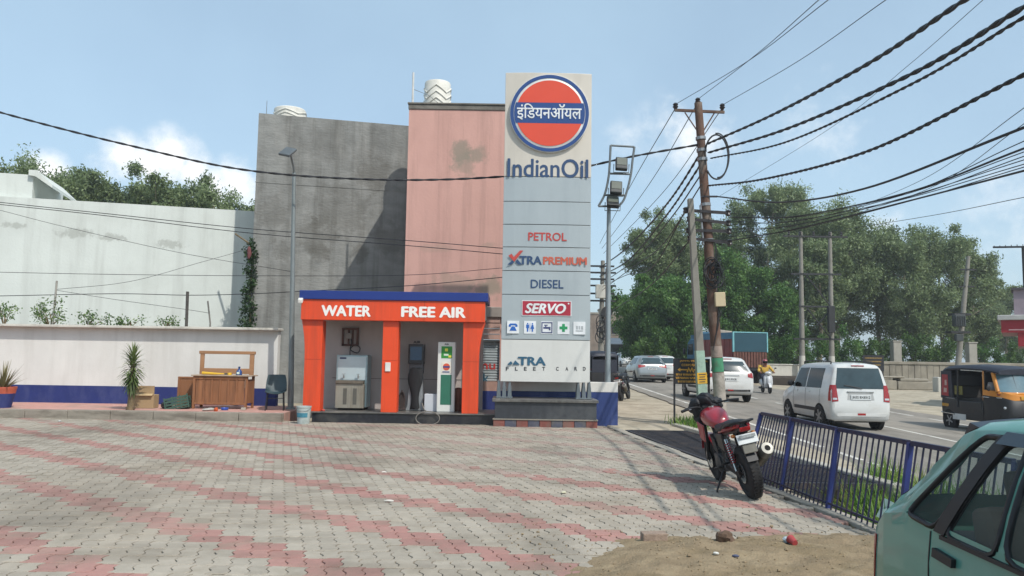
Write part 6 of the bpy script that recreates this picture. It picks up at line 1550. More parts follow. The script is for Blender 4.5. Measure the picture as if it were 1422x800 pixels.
# tank
def sec_bike(x, zc, w, hh, n=14, p=2.4, fl=1.0): 
    o = []
    for i in range(n):
        q = 2 * math.pi * i / n; cq, sq = math.cos(q), math.sin(q); o.append((x, w * math.copysign(abs(cq) ** (2 / p), cq), zc + hh * math.copysign(abs(sq) ** (2 / p), sq) * (1 if sq > 0 else fl)))
    return o
G().loft([sec_bike(.60, .83, .07, .06), sec_bike(.66, .85, .115, .085), sec_bike(.78, .885, .15, .115), sec_bike(.92, .905, .165, .125), sec_bike(1.03, .905, .15, .11), sec_bike(1.10, .89, .10, .08), sec_bike(1.13, .885, .05, .05)]).build('fuel_tank', m_red, MB, smooth=60)
G().lathe([(.035, 0), (.035, .012), (.001, .014)], (.93, 0, 1.025), 16).build('fuel_cap', m_chrome, MB)
for sd in (1, -1):
    G().loft([[(x, sd * (y + .0), z) for (x, y, z) in q] for q in ([(.98, .13, .80), (1.12, .17, .86), (1.10, .17, .64), (.98, .15, .58)], [(.98, .15, .80), (1.12, .19, .86), (1.10, .19, .64), (.98, .17, .58)])]).build('tank_shroud', m_red, MB, bevel=.01)
    G().prism([(.28, .52), (.52, .58), (.56, .74), (.3, .76)], sd * .10, sd * .135).build('side_panel', m_blk, MB, bevel=.012)
    G().loft([[(.42, sd * .10, .74), (.42, sd * .13, .76), (.42, sd * .12, .82), (.42, sd * .09, .80)], [(.1, sd * .10, .79), (.1, sd * .135, .81), (.1, sd * .12, .86), (.1, sd * .09, .85)], [(-.22, sd * .05, .86), (-.22, sd * .085, .87), (-.22, sd * .075, .905), (-.22, sd * .04, .90)]]).build('tail_panel', m_red, MB, smooth=40)
    # shocks, pegs, fork legs, indicators, grips
    s_ = G().cyl((.03, sd * .12, .34), (.20, sd * .12, .70), .018, n=8).build('shock_absorber', m_chrome, MB)
    pts = []
    for k in range(64): t = k / 63; q = t * 9 * 6.283; c_ = Vector((.03, sd * .12, .34)).lerp(Vector((.20, sd * .12, .70)), .25 + .65 * t); pts.append(c_ + Vector((math.cos(q) * .032, math.sin(q) * .032, 0)))
    G().tube(pts, .006, 5).build('spring', m_red, s_)
    G().cyl((.52, sd * .13, .33), (.52, sd * .25, .33), .014, n=8).build('foot_peg', m_blk, MB); G().cyl((.22, sd * .12, .42), (.2, sd * .22, .42), .013, n=8).build('foot_peg', m_blk, MB)
    G().tube([(1.32, sd * .075, .31), (1.22, sd * .075, .56), (1.12, sd * .075, .92)], [.03, .024, .02], 10).build('fork_leg', m_blk, MB, smooth=50)
    hb = G().tube(catmull([(1.10, sd * .05, .99), (1.08, sd * .14, 1.04), (1.0, sd * .3, 1.05), (.96, sd * .36, 1.04)], 5), .012, 8).build('handlebar', m_blk, MB, smooth=50)
    G().tube([(1.01, sd * .28, 1.05), (.95, sd * .385, 1.04)], .019, 8).build('grip', m_seatb, hb, smooth=50); G().tube([(1.07, sd * .22, 1.03), (1.05, sd * .37, 1.02)], .006, 5).build('lever', m_chrome, hb)
    G().ball((-.14, sd * .12, .77), (.035, .03, .022), 10, 7).build('indicator', M('indicator_amber', 'a8672c', .3), MB, smooth=60); G().cyl((-.14, sd * .05, .77), (-.14, sd * .1, .77), .009, n=6).build('indicator_stalk', m_blk, MB)
G().tube([(1.08, -.1, 1.0), (1.08, .1, 1.0)], .02, 8).build('handlebar_clamp', m_blk, MB)
# seat, tail, mudguards, plate, lamp
G().loft([sec_bike(.64, .80, .10, .04), sec_bike(.55, .805, .13, .05), sec_bike(.40, .80, .14, .05), sec_bike(.28, .815, .135, .055), sec_bike(.22, .86, .13, .055), sec_bike(.05, .88, .12, .05), sec_bike(-.12, .895, .10, .04), sec_bike(-.18, .895, .06, .02)]).build('seat', m_seatb, MB, smooth=60)
gr_ = G().tube(catmull([(.12, .14, .85), (-.05, .145, .90), (-.22, .12, .93), (-.26, 0, .935), (-.22, -.12, .93), (-.05, -.145, .90), (.12, -.14, .85)], 6), .015, 8).build('grab_rail', m_blk, MB, smooth=50)
for yy in (-.07, .0, .07): G().box((-.07, yy, .915), (.26, .03, .02), rotm(0, 3, 0)).build('seat_strap', m_seatb, MB, bevel=.006)
G().loft([sec_bike(.0, .80, .08, .05), sec_bike(-.16, .825, .075, .045), sec_bike(-.25, .85, .06, .035)]).build('tail_cowl', m_blk, MB, smooth=60)
G().box((-.255, 0, .845), (.03, .13, .05), rotm(0, -20, 0)).build('tail_lamp', m_redl2, MB, bevel=.012, seg=2)
mg = []
for k in range(9):
    t = k / 8; x = -.10 - .20 * t; z = .80 - .32 * t; mg.append([(x, -.07 + .01 * t, z), (x, .07 - .01 * t, z), (x + .015, .072 - .01 * t, z - .01), (x + .015, -.072 + .01 * t, z - .01)])
G().loft(mg).build('rear_mudguard', m_blk, MB, smooth=40)
pl_ = G().box((-.262, 0, .735), (.008, .24, .115), rotm(0, 22, 0)).build('number_plate', m_plate, MB, bevel=.003)
for k in range(2): G().box((-.267 + .0 + .028 * (k - .5) * .8, 0, .735 - .05 * (k - .5) + .004), (.006, .19, .034), rotm(0, 22, 0)).build('plate_print', M('plate_print_grey', '7a8080', .6, var=.5, scale=60), pl_)
G().box((-.275, 0, .63), (.012, .16, .12), rotm(0, 18, 0)).build('mud_flap', M('mud_flap_grey', '6c6a62', .8, var=.15, scale=8), MB, bevel=.01)
fm = []
for k in range(13):
    q = R(20 + 125 * k / 12); x = 1.32 + (wr + .03) * math.cos(q); z = wr + (wr + .03) * math.sin(q); fm.append([(x, -.06, z - .015), (x, 0, z + .006), (x, .06, z - .015), (x, .055, z - .025), (x, 0, z - .006), (x, -.055, z - .025)])
G().loft(fm).build('front_mudguard', m_red, MB, smooth=50)
# exhaust
ex = G().tube(catmull([(.9, -.06, .42), (.95, -.13, .28), (.75, -.16, .2), (.4, -.17, .24), (.2, -.18, .33)], 6), .024, 10).build('exhaust_pipe', m_eng, MB, smooth=50)
d_ = (Vector((-.2, -.225, .57)) - Vector((.2, -.18, .34))).normalized(); p0_ = Vector((.2, -.18, .34)); q_ = d_.to_track_quat('Z', 'Y').to_matrix()
mu = G().lathe([(.03, -.02), (.06, .05), (.078, .1), (.078, .34), (.075, .36)], p0_, 22, 'z', q_).build('muffler', M('muffler_grey', '6b675c', .4, .5, var=.15, scale=4), MB, smooth=40)
G().lathe([(.078, .335), (.082, .35), (.082, .43), (.07, .46), (.035, .465), (.03, .44), (.001, .43)], p0_, 22, 'z', q_).build('muffler_tip', M('muffler_silver', '8a8983', .45, .6, var=.08), mu, smooth=40)
G().lathe([(.03, .468), (.001, .4685)], p0_, 16, 'z', q_).build('muffler_bore', m_arch, mu)
# side stand, chain case, headlamp
G().tube([(.5, .14, .3), (.42, .30, .085), (.36, .32, .075)], .013, 8).build('side_stand', m_blk, MB, smooth=50)
G().prism([(.0, .25), (.5, .30), (.52, .42), (.0, .40)], .085, .105).build('chain_case', m_blk, MB, bevel=.01)
G().loft([sec_bike(1.12, .93, .09, .10), sec_bike(1.22, .93, .12, .13), sec_bike(1.32, .92, .10, .10), sec_bike(1.36, .91, .05, .05)]).build('headlamp_cowl', m_blk, MB, smooth=60)
G().bb(1.05, 1.16, -.09, .09, .98, 1.05).build('instrument_panel', m_blk, MB, bevel=.02)
# black rain jacket bundled over the handlebar
index = MB.matrix_world
bpy.context.view_layer.update()
jp = MB.matrix_world @ Vector((1.16, -.04, 1.03))
J = thing('black_jacket', 'bundled black jacket hanging over the motorcycle handlebar', 'jacket', jp)
g = G()
for (dx, dy, dz, rx, ry, rz_) in [(0, 0, .03, .16, .12, .1), (-.14, .03, -.02, .1, .1, .13), (-.1, .02, -.13, .08, .09, .13), (.1, .02, .02, .1, .09, .08), (-.02, -.04, .09, .11, .09, .06)]: g.ball((dx, dy, dz), (rx, ry, rz_), 22, 14, rotm(10, 15, 20), .55)
g.build('cloth', M('black_nylon_cloth', '14161c', .6, var=.3, scale=10, bump=.5, bscale=14), J, smooth=60)
# ---------------------------------------------------------------- people helper
def skin(name, V, E, Rd, mm, parent, root=0, sub=2):
    me = bpy.data.meshes.new(name); me.from_pydata([tuple(v) for v in V], E, [])
    o = bpy.data.objects.new(name, me); COL.objects.link(o)
    md = o.modifiers.new('skin', 'SKIN'); sv_ = me.skin_vertices[0].data
    for i, r in enumerate(Rd): sv_[i].radius = (r, r) if isinstance(r, (int, float)) else r; sv_[i].use_root = (i == root)
    o.modifiers.new('sub', 'SUBSURF').levels = sub
    bpy.context.view_layer.update(); dg = bpy.context.evaluated_depsgraph_get()
    m2 = bpy.data.meshes.new_from_object(o.evaluated_get(dg)); m2.name = name; bpy.data.objects.remove(o)
    m2.materials.clear(); m2.materials.append(mm); m2.shade_smooth()
    q = bpy.data.objects.new(name, m2); COL.objects.link(q); q.parent = parent; return q
m_skin = M('brown_skin', '7a5140', .6, var=.08)
def seated(t, J, shirt, trouser, seat_z):
    """J: dict of joints in local space"""
    k = ['pel', 'che', 'nec', 'hea', 'sl', 'el', 'hl', 'sr', 'er', 'hr', 'pl', 'kl', 'fl', 'tl', 'pr', 'kr', 'fr', 'tr', 'crown']
    V = [J[i] for i in k]; ix = {n: i for i, n in enumerate(k)}
    E = [('pel', 'che'), ('che', 'nec'), ('nec', 'hea'), ('hea', 'crown'), ('che', 'sl'), ('sl', 'el'), ('el', 'hl'), ('che', 'sr'), ('sr', 'er'), ('er', 'hr'), ('pel', 'pl'), ('pl', 'kl'), ('kl', 'fl'), ('fl', 'tl'), ('pel', 'pr'), ('pr', 'kr'), ('kr', 'fr'), ('fr', 'tr')]
    Rd = [.13, .14, .055, .092, .06, .043, .03, .06, .043, .03, .085, .06, .04, .035, .085, .06, .04, .035, .07]
    skin('body', V, [(ix[a], ix[b]) for a, b in E], Rd, m_skin, t)
    kk = ['pel', 'che', 'sl', 'el', 'wl', 'sr', 'er', 'wr']; J = dict(J); J['wl'] = Vector(J['el']).lerp(Vector(J['hl']), .75); J['wr'] = Vector(J['er']).lerp(Vector(J['hr']), .75)
    ii = {n: i for i, n in enumerate(kk)}
    skin('shirt', [J[i] for i in kk], [(ii[a], ii[b]) for a, b in (('pel', 'che'), ('che', 'sl'), ('sl', 'el'), ('el', 'wl'), ('che', 'sr'), ('sr', 'er'), ('er', 'wr'))], [.165, .175, .085, .062, .05, .085, .062, .05], shirt, t)
    kk = ['pel', 'pl', 'kl', 'fl', 'pr', 'kr', 'fr']; ii = {n: i for i, n in enumerate(kk)}
    skin('trousers', [J[i] for i in kk], [(ii[a], ii[b]) for a, b in (('pel', 'pl'), ('pl', 'kl'), ('kl', 'fl'), ('pel', 'pr'), ('pr', 'kr'), ('kr', 'fr'))], [.15, .11, .085, .06, .11, .085, .06], trouser, t)
    for s in 'lr':
        hp = Vector(J['h' + s]); d = (hp - Vector(J['e' + s])).normalized(); g = G(); sd = d.cross(Vector((0, 0, 1))).normalized(); up = sd.cross(d)
        for f in range(4): b0 = hp + d * .03 + sd * (-.03 + .02 * f); g.tube([b0, b0 + d * (.04 - .004 * abs(f - 1)), b0 + d * .045 - up * .035], [.0095, .009, .008], 6)
        b0 = hp + sd * .035; g.tube([b0, b0 + d * .03 + sd * .02, b0 + d * .055 + sd * .01 - up * .015], [.011, .01, .008], 6); g.build('fingers', m_skin, t, smooth=60)
    h_ = Vector(J['hea']); fx_ = Vector((1, 0, 0)); g = G()
    g.ball(h_ + Vector((.095, 0, -.015)), (.02, .014, .025), 8, 6); g.build('nose', m_skin, t, smooth=60)
    for s in (-1, 1): G().ball(h_ + Vector((.082, s * .033, .015)), (.012, .014, .008), 8, 6).build('eye', M('eye_dark', '1d1512', .3), t)
    G().ball(h_ + Vector((.083, 0, -.06)), (.01, .025, .006), 8, 6).build('mouth', M('lip_brown', '5c3028', .5), t)
# ---------------------------------------------------------------- auto rickshaw
m_ry = M('rickshaw_orange_yellow', 'c07a1e', .42, var=.08, scale=4, coat=.3); m_rk = M('rickshaw_black', '17181c', .5, var=.15, scale=4, dirt=('33302c', .4, 3, (1, 1, 1))); m_can = M('canopy_black_rexine', '1d2230', .55, var=.2, scale=3, bump=.3, bscale=8)
def rickshaw(loc, rz, label, group='auto rickshaws'):
    t = thing('auto_rickshaw', label, 'auto rickshaw', loc, rz, group)
    w = .66
    # lower tub (rear) and front skirt
    G().loft([[(x, -ww, .30), (x, ww, .30), (x, ww + .02, .62), (x, ww, zt), (x, -ww, zt), (x, -ww - .02, .62)] for x, ww, zt in ((-1.36, .56, .80), (-1.30, .64, .86), (-.6, w, .86), (-.55, w, .52), (.42, w, .50), (.46, w, .86))]).build('tub', m_rk, t, smooth=30)
    nose = [(.46, w, 1.0, .34), (.8, w * .97, .98, .34), (1.05, w * .85, .96, .4), (1.2, w * .6, .90, .46), (1.26, w * .3, .84, .5)]
    G().loft([[(x, -ww, zl_), (x, ww, zl_), (x, ww, zt), (x, -ww, zt)] for x, ww, zt, zl_ in nose]).build('front_cowl', m_rk, t, smooth=50)
    # yellow band and windscreen frame
    G().loft([[(x, -ww, zt - .01), (x, ww, zt - .01), (x - .02, ww * .985, zt + .14), (x - .02, -ww * .985, zt + .14)] for x, ww, zt, _ in nose[:4]] + [[(1.235, -.2, .9), (1.235, .2, .9), (1.21, .2, 1.03), (1.21, -.2, 1.03)]]).build('front_band', m_ry, t, smooth=50)
    def cur(x0, zz, k): return [(x0 - .10 * (u ** 2) * 1.6, u * w * k, zz) for u in (-1, -.75, -.5, -.25, 0, .25, .5, .75, 1)]
    ws0, ws1 = cur(1.13, 1.10, .93), cur(.92, 1.58, .88); P = ws0 + ws1 + [(p[0] - .012, p[1], p[2]) for p in ws0 + ws1]; F = []
    for i in range(8): F += [(i, i + 1, 10 + i, 9 + i), (18 + i, 27 + i, 28 + i, 19 + i)]
    G().add(P, F).build('windscreen', M('rickshaw_screen', '54707a', .08, var=.2, scale=3, spec=.8), t, smooth=50)
    for s in (-1, 1): G().tube([ws0[0 if s < 0 else 8], ws1[0 if s < 0 else 8]], .05, 8).build('screen_pillar', m_ry, t, smooth=50)
    G().tube([Vector(p) + Vector((0, 0, .03)) for p in ws1], .055, 8).build('screen_header', m_ry, t, smooth=50); G().tube([Vector(p) + Vector((0, 0, -.03)) for p in ws0], .03, 8).build('screen_sill', m_ry, t, smooth=50)
    G().tube([(1.06, .08, 1.12), (.99, .26, 1.35)], .01, 5).build('wiper', m_trim, t)
    G().tube([(1.10, -.18, 1.1), (.9, -.17, 1.58)], .012, 5).build('screen_bar', m_trim, t)
    # roof canopy
    secs = []
    for x, zz, ww in ((-1.36, 1.50, .55), (-1.28, 1.66, .62), (-1.0, 1.73, .66), (-.3, 1.755, .67), (.4, 1.735, .66), (.8, 1.69, .63), (.98, 1.645, .58)):
        secs.append([(x, ww * u, zz + .05 * (1 - u * u) - (.06 if abs(u) == 1 else 0)) for u in (-1, -.9, -.5, 0, .5, .9, 1)] + [(x, ww * .98, zz - .1), (x, -ww * .98, zz - .1)])
    G().loft(secs).build('roof_canopy', m_can, t, smooth=50)
    # rear side panels and back
    G().loft([[(-1.36, -.58, .82), (-1.36, .58, .82), (-1.36, .56, 1.56), (-1.36, -.56, 1.56)], [(-1.32, -.6, .82), (-1.32, .6, .82), (-1.32, .58, 1.6), (-1.32, -.58, 1.6)]]).build('back_panel', m_can, t)
    for s in (-1, 1):
        sp = G().prism([(-1.34, .84), (-.80, .84), (-.86, 1.62), (-1.31, 1.60)], s * .63, s * .655).build('side_curtain', m_can, t)
        G().prism([(-1.30, .92), (-.98, .90), (-1.0, 1.50), (-1.26, 1.50)], s * .657, s * .662).build('side_poster', M('rickshaw_red_poster', '9a2b30', .5, var=.3, scale=9), sp)
        for q in ([(-1.2, 1.0), (-1.06, 1.0), (-1.05, 1.12), (-1.18, 1.13)], [(-1.14, 1.2), (-1.04, 1.2), (-1.05, 1.36), (-1.13, 1.34)]): G().prism(q, s * .663, s * .665).build('poster_figure', M('poster_pale', 'b39a90', .6, var=.3, scale=12), sp)
        G().prism([(-.52, .45), (.4, .45), (.4, .80), (-.52, .80)], s * .645, s * .675).build('half_door', m_rk, t, bevel=.02)
        G().tube([(-1.36, s * .62, .86), (-.62, s * .685, .84)], .018, 6).build('chrome_strip', m_chrome, t); G().tube([(.46, s * .67, .95), (1.05, s * .57, .95)], .016, 6).build('chrome_strip', m_chrome, t)
        G().tube([(-1.35, s * .64, .44), (-.7, s * .69, .42)], .02, 6).build('bumper_tube', m_chrome, t)
        G().tube([(.45, s * .64, .86), (.44, s * .62, 1.66)], .022, 6).build('door_post', m_ry, t); G().tube([(-.62, s * .64, .86), (-.6, s * .62, 1.66)], .022, 6).build('door_post', m_rk, t)
        G().prism([(-.8, .28), (-.25, .28), (-.25, .44), (-.8, .44)], s * .668, s * .678).build('number_panel', m_plate, t)
        G().prism([(-.78, .96), (-.45, .96), (-.45, 1.2), (-.78, 1.2)], s * .60, s * .615).build('notice_sticker', M('olive_sticker', '6f6a34', .6, var=.3, scale=20), t)
        G().prism([(-1.28, .62), (-.98, .61), (-.98, .69), (-1.28, .70)], s * .662, s * .668).build('yellow_lettering', M('board_yellow_paint', 'b98a2e'), t)
        G().ball((1.06, s * .48, .70), (.05, .07, .06), 12, 8).build('headlight', m_clear, t, smooth=60); G().ball((.95, s * .58, 1.03), (.05, .05, .025), 10, 6).build('indicator', M('indicator_red', '8c3a22', .3), t, smooth=60)
        G().ball((.88, s * .80, 1.20), (.02, .06, .08), 10, 8).build('mirror', m_trim, t, smooth=60)
        wheel(t, (-.98, s * .60, .24), .24, .13, s, 5)
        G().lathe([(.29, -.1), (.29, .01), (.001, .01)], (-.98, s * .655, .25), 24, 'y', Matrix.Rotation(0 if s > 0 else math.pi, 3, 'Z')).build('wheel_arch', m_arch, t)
    wheel(t, (1.02, .0, .24), .24, .12, 1, 5)
    G().loft([[(x, -.1, z), (x, .1, z), (x, .1, z + .02), (x, -.1, z + .02)] for x, z in ((.78, .40), (.9, .5), (1.05, .53), (1.2, .47), (1.28, .36))]).build('front_mudguard', m_rk, t, smooth=50)
    G().ball((1.24, 0, .82), (.03, .07, .06), 12, 8).build('centre_lamp', m_clear, t, smooth=60)
    G().bb(1.225, 1.25, -.2, .2, .92, 1.0).build('route_plate', M('board_yellow_paint', 'b98a2e'), t)
    G().bb(-1.2, -.75, -.55, .55, .55, .72).build('rear_seat', M('dark_seat', '23201f', .7), t, bevel=.04); G().box((-1.22, 0, .95), (.12, 1.1, .5), rotm(0, -8, 0)).build('rear_backrest', M('dark_seat', '23201f'), t, bevel=.04)
    G().bb(.0, .34, -.45, .45, .5, .78).build('driver_seat', M('dark_seat', '23201f'), t, bevel=.04); G().bb(-.6, 1.0, -.6, .6, .44, .5).build('floor_pan', m_rk, t)
    G().tube([(.95, 0, .6), (.72, 0, 1.05)], .03, 8).build('steering_column', m_trim, t); G().tube([(.70, -.3, 1.08), (.70, .3, 1.08)], .016, 8).build('steering_bar', m_trim, t)
    G().tube([(-.5, -.6, 1.64), (.4, -.6, 1.62)], .02, 6).build('grab_rod', m_chrome, t); G().bb(-.5, .35, .585, .6, 1.6, 1.63).build('roof_trim', M('cream_trim', 'b5aa8c', .6), t)
    return t
rl_ = at_Y(1312, 590, 22.6)
rk_loc = Vector((13.05, 21.1, zroad(13.0, 21.1) + .004))
RK = rickshaw(rk_loc, -86, 'black auto rickshaw with orange front and red poster coming along the road')
dp = thing('person', 'rickshaw driver in a white shirt sitting inside the black auto rickshaw', 'person', rk_loc + Vector((0, 0, .0)), -86)
V3 = Vector
J = dict(pel=V3((.14, 0, .88)), che=V3((.17, 0, 1.2)), nec=V3((.2, 0, 1.36)), hea=V3((.23, 0, 1.48)), crown=V3((.22, 0, 1.55)), sl=V3((.17, .2, 1.26)), el=V3((.3, .3, 1.05)), hl=V3((.62, .27, 1.09)), sr=V3((.17, -.2, 1.26)), er=V3((.3, -.34, 1.05)), hr=V3((.62, -.27, 1.09)), pl=V3((.18, .1, .86)), kl=V3((.55, .15, .88)), fl=V3((.6, .15, .56)), tl=V3((.74, .15, .54)), pr=V3((.18, -.1, .86)), kr=V3((.55, -.15, .88)), fr=V3((.6, -.15, .56)), tr=V3((.74, -.15, .54)))
seated(dp, J, M('white_shirt', 'b5b5b8', .85, var=.08), M('grey_trousers', '3f4046', .85), .8)
G().ball((.215, 0, 1.515), (.103, .095, .088), 14, 9).build('hair', M('black_hair', '14110f', .6), dp, smooth=60)
# ---------------------------------------------------------------- scooter and rider
sc_p = Vector((12.25, 37.6, zroad(12.2, 37.6) + .004)); srz = -93
SC = thing('white_scooter', 'white scooter ridden towards the camera beside the white crossover', 'scooter', sc_p, srz)
m_sw = M('white_scooter_paint', 'bfc2c4', .35, coat=.5, var=.04)
for x in (-.62, .62): 
    hub = wheel(SC, (x, .03, .225), .225, .09, 1, 6); 
G().loft([sec_bike(-.78, .55, .06, .06), sec_bike(-.66, .52, .14, .16), sec_bike(-.35, .5, .17, .2), sec_bike(-.15, .45, .16, .17), sec_bike(-.05, .4, .14, .12)]).build('rear_body', m_sw, SC, smooth=60)
G().bb(-.1, .42, -.17, .17, .24, .30).build('floorboard', m_trim, SC, bevel=.02)
G().loft([[(x, -w, z), (x, w, z), (x + .05, w * .8, z + .0), (x + .05, -w * .8, z + .0)] for x, w, z in ((.42, .18, .28), (.46, .22, .5), (.44, .2, .78), (.42, .12, .90))]).build('leg_shield', m_sw, SC, smooth=40)
G().loft([sec_bike(.45, .62, .14, .24), sec_bike(.55, .6, .10, .2), sec_bike(.62, .58, .05, .12)]).build('front_apron', m_sw, SC, smooth=60)
fm = []
for k in range(9): q = R(15 + 140 * k / 8); x = .62 + .26 * math.cos(q); z = .225 + .26 * math.sin(q); fm.append([(x, -.06, z), (x, .06, z), (x, .06, z + .015), (x, -.06, z + .015)])
G().loft(fm).build('front_mudguard', m_sw, SC, smooth=50)
G().loft([sec_bike(-.72, .72, .08, .03), sec_bike(-.5, .73, .14, .05), sec_bike(-.1, .72, .13, .05), sec_bike(.0, .70, .08, .03)]).build('seat', m_seatb, SC, smooth=60)
G().tube([(.62, 0, .3), (.44, 0, .95)], .03, 8).build('fork', m_trim, SC); G().ball((.47, 0, .95), (.1, .16, .09), 14, 9).build('handlebar_cover', m_sw, SC, smooth=60)
G().ball((.56, 0, .95), (.03, .08, .06), 12, 8).build('headlight', m_clear, SC, smooth=60)
for s in (-1, 1):
    G().tube([(.42, s * .12, .96), (.36, s * .35, .98)], .016, 8).build('handlebar', m_trim, SC); mi = G().tube([(.42, s * .22, .98), (.45, s * .33, 1.18)], .007, 5).build('mirror_stalk', m_trim, SC); G().ball((.45, s * .35, 1.2), (.015, .06, .035), 10, 7).build('mirror', m_trim, mi, smooth=60)
G().lathe([(.04, 0), (.05, .05), (.05, .3), (.03, .36)], (-.2, -.16, .25), 12, 'x', Matrix.Rotation(math.pi, 3, 'Z')).build('silencer', m_eng, SC, smooth=40)
RP = thing('person', 'scooter rider in yellow shirt, dark trousers and red helmet', 'person', sc_p, srz)
J = dict(pel=V3((-.2, 0, .86)), che=V3((-.13, 0, 1.2)), nec=V3((-.08, 0, 1.36)), hea=V3((-.04, 0, 1.47)), crown=V3((-.05, 0, 1.54)), sl=V3((-.12, .2, 1.27)), el=V3((.04, .34, 1.06)), hl=V3((.33, .31, 1.0)), sr=V3((-.12, -.2, 1.27)), er=V3((.04, -.34, 1.06)), hr=V3((.33, -.31, 1.0)), pl=V3((-.16, .1, .84)), kl=V3((.26, .16, .72)), fl=V3((.2, .13, .36)), tl=V3((.34, .13, .33)), pr=V3((-.16, -.1, .84)), kr=V3((.26, -.16, .72)), fr=V3((.2, -.13, .36)), tr=V3((.34, -.13, .33)))
seated(RP, J, M('yellow_shirt', 'b9963f', .85, var=.08), M('navy_trousers', '242a3c', .85), .78)
hl = G(); secs = []
for k in range(7):
    ph = R(5 + 105 * k / 6); secs.append([(-.05 + .145 * math.sin(ph) * math.cos(q), .135 * math.sin(ph) * math.sin(q), 1.475 + .155 * math.cos(ph)) for q in [2 * math.pi * i / 18 for i in range(18)]])
hl.loft(secs).build('helmet', M('dull_red_helmet', '7d2b33', .3, coat=.5), RP, smooth=60)
G().loft([[(-.05 + .15 * math.cos(q), .14 * math.sin(q), z) for q in [R(-55 + 110 * i / 8) for i in range(9)]] for z in (1.43, 1.53)], cap=False, closed=False).build('visor', m_cg, RP, smooth=60)
# ---------------------------------------------------------------- truck
TK = thing('cargo_truck', 'parked cargo truck with blue cab, red sides and teal tailboard under the trees', 'truck', (13.9, 50.9, zroad(13.9, 50) + .0), 103)
m_tb = M('truck_sky_blue', '2b5f7c', .6, var=.15, scale=2, dirt=('5a6a70', .5, 2, (1, 1, 1))); m_tr = M('truck_rust_red', '7a2f2c', .7, var=.2, scale=2, dirt=('4c2622', .5, 2, (1, 1, .4))); m_tt = M('truck_teal', '0f3f4e', .6, var=.12, scale=2, dirt=('0f3a48', .5, 2, (1, 1, 1))); m_sl = M('rusty_slat', '5d3a30', .8, var=.25, scale=4)
G().bb(-3.2, 1.9, -1.12, 1.12, .82, 1.0).build('chassis', m_trim, TK)
for s in (-1, 1):
    for k in range(16):
        x0 = -3.15 + 5.0 * k / 16; G().bb(x0, x0 + .285, s * 1.13 - .03, s * 1.13 + .03 + (.02 if k % 2 else 0), 1.0, 2.72).build('side_slat', m_tr, TK)
    G().bb(-3.2, 1.88, s * 1.14 - .05, s * 1.14 + .06, 2.72, 3.12).build('side_board', m_tb, TK)
G().bb(1.86, 1.96, -1.14, 1.14, 1.0, 3.3).build('head_board', m_tb, TK)
tg = G().bb(-3.30, -3.22, -1.16, 1.16, 1.95, 3.1).build('tail_board', m_tt, TK)
m_te = M('truck_pale_blue_edge', '6fa8ae', .6)
for q in ((-1.18, 1.18, 3.1, 3.16), (-1.18, -1.1, 1.93, 3.1), (1.1, 1.18, 1.93, 3.1)): G().bb(-3.33, -3.2, *q).build('edge_strip', m_te, tg)
G().bb(-3.31, -3.30, -1.1, 1.1, 2.45, 2.5).build('tail_rib', m_te if False else m_tt, tg)
for k in range(12): G().bb(-3.28, -3.22, -1.15 + 2.3 * k / 12 + .02, -1.15 + 2.3 * (k + 1) / 12 - .03, 1.0, 1.95).build('tail_slat', m_sl, TK)
G().bb(-3.2, 1.85, -1.08, 1.08, 1.0, 2.6).build('load', M('load_tarpaulin', '6b5a4c', .9, var=.25, scale=3), TK)
G().ball((.3, 0, 3.0), (1.3, .8, .4), 16, 8, None, .4).build('load_heap', M('load_heap_sacks', '8c8478', .9, var=.2, scale=4), TK, smooth=50)
cbn = G().loft([[(x, -w, .7), (x, w, .7), (x, w, z), (x, w * .9, z + .08), (x, -w * .9, z + .08), (x, -w, z)] for x, w, z in ((2.0, 1.1, 2.75), (2.7, 1.12, 2.75), (3.05, 1.1, 2.55), (3.2, 1.08, 1.75), (3.25, 1.05, 1.5))]).build('cab', m_tb, TK, smooth=30)
for s in (-1, 1): G().prism([(2.2, 1.75), (3.0, 1.75), (2.92, 2.45), (2.2, 2.5)], s * 1.118, s * 1.13).build('cab_window', m_cg, cbn); G().ball((3.2, s * 1.3, 2.0), (.05, .1, .22), 10, 8).build('mirror', m_trim, cbn)
G().bb(2.1, 3.0, -.9, .9, 2.84, 3.1).build('cab_crown', m_tb, cbn)
for x in (-2.3, -1.2, 2.4):
    for s in (-1, 1): wheel(TK, (x, s * .95, .48), .48, .28, s, 5, m_eng)
# ---------------------------------------------------------------- copies further up the shoulder
index_kids()
r2 = copy_tree(RK); r2.location = (4.05, 36.5, zground(4.05, 36.5)); r2.rotation_euler = (0, 0, R(97)); r2['label'] = 'second auto rickshaw standing on the shoulder behind the flood light mast'
b2 = copy_tree(MB); bb_ = at_Y(861, 553, 29.6); b2.location = (bb_.x, 29.2, zground(bb_.x, 29.2)); b2.rotation_euler = (R(-9), 0, R(70)); b2.name = 'dark_motorcycle'; b2['label'] = 'dark motorcycle parked on the shoulder right of the low blue wall'
def recolour(o):
    for ch in bpy.data.objects:
        if ch.parent == o and ch.type == 'MESH' and ch.data.materials and ch.data.materials[0] == m_red:
            ch.material_slots[0].link = 'OBJECT'; ch.material_slots[0].material = m_blk
recolour(b2)
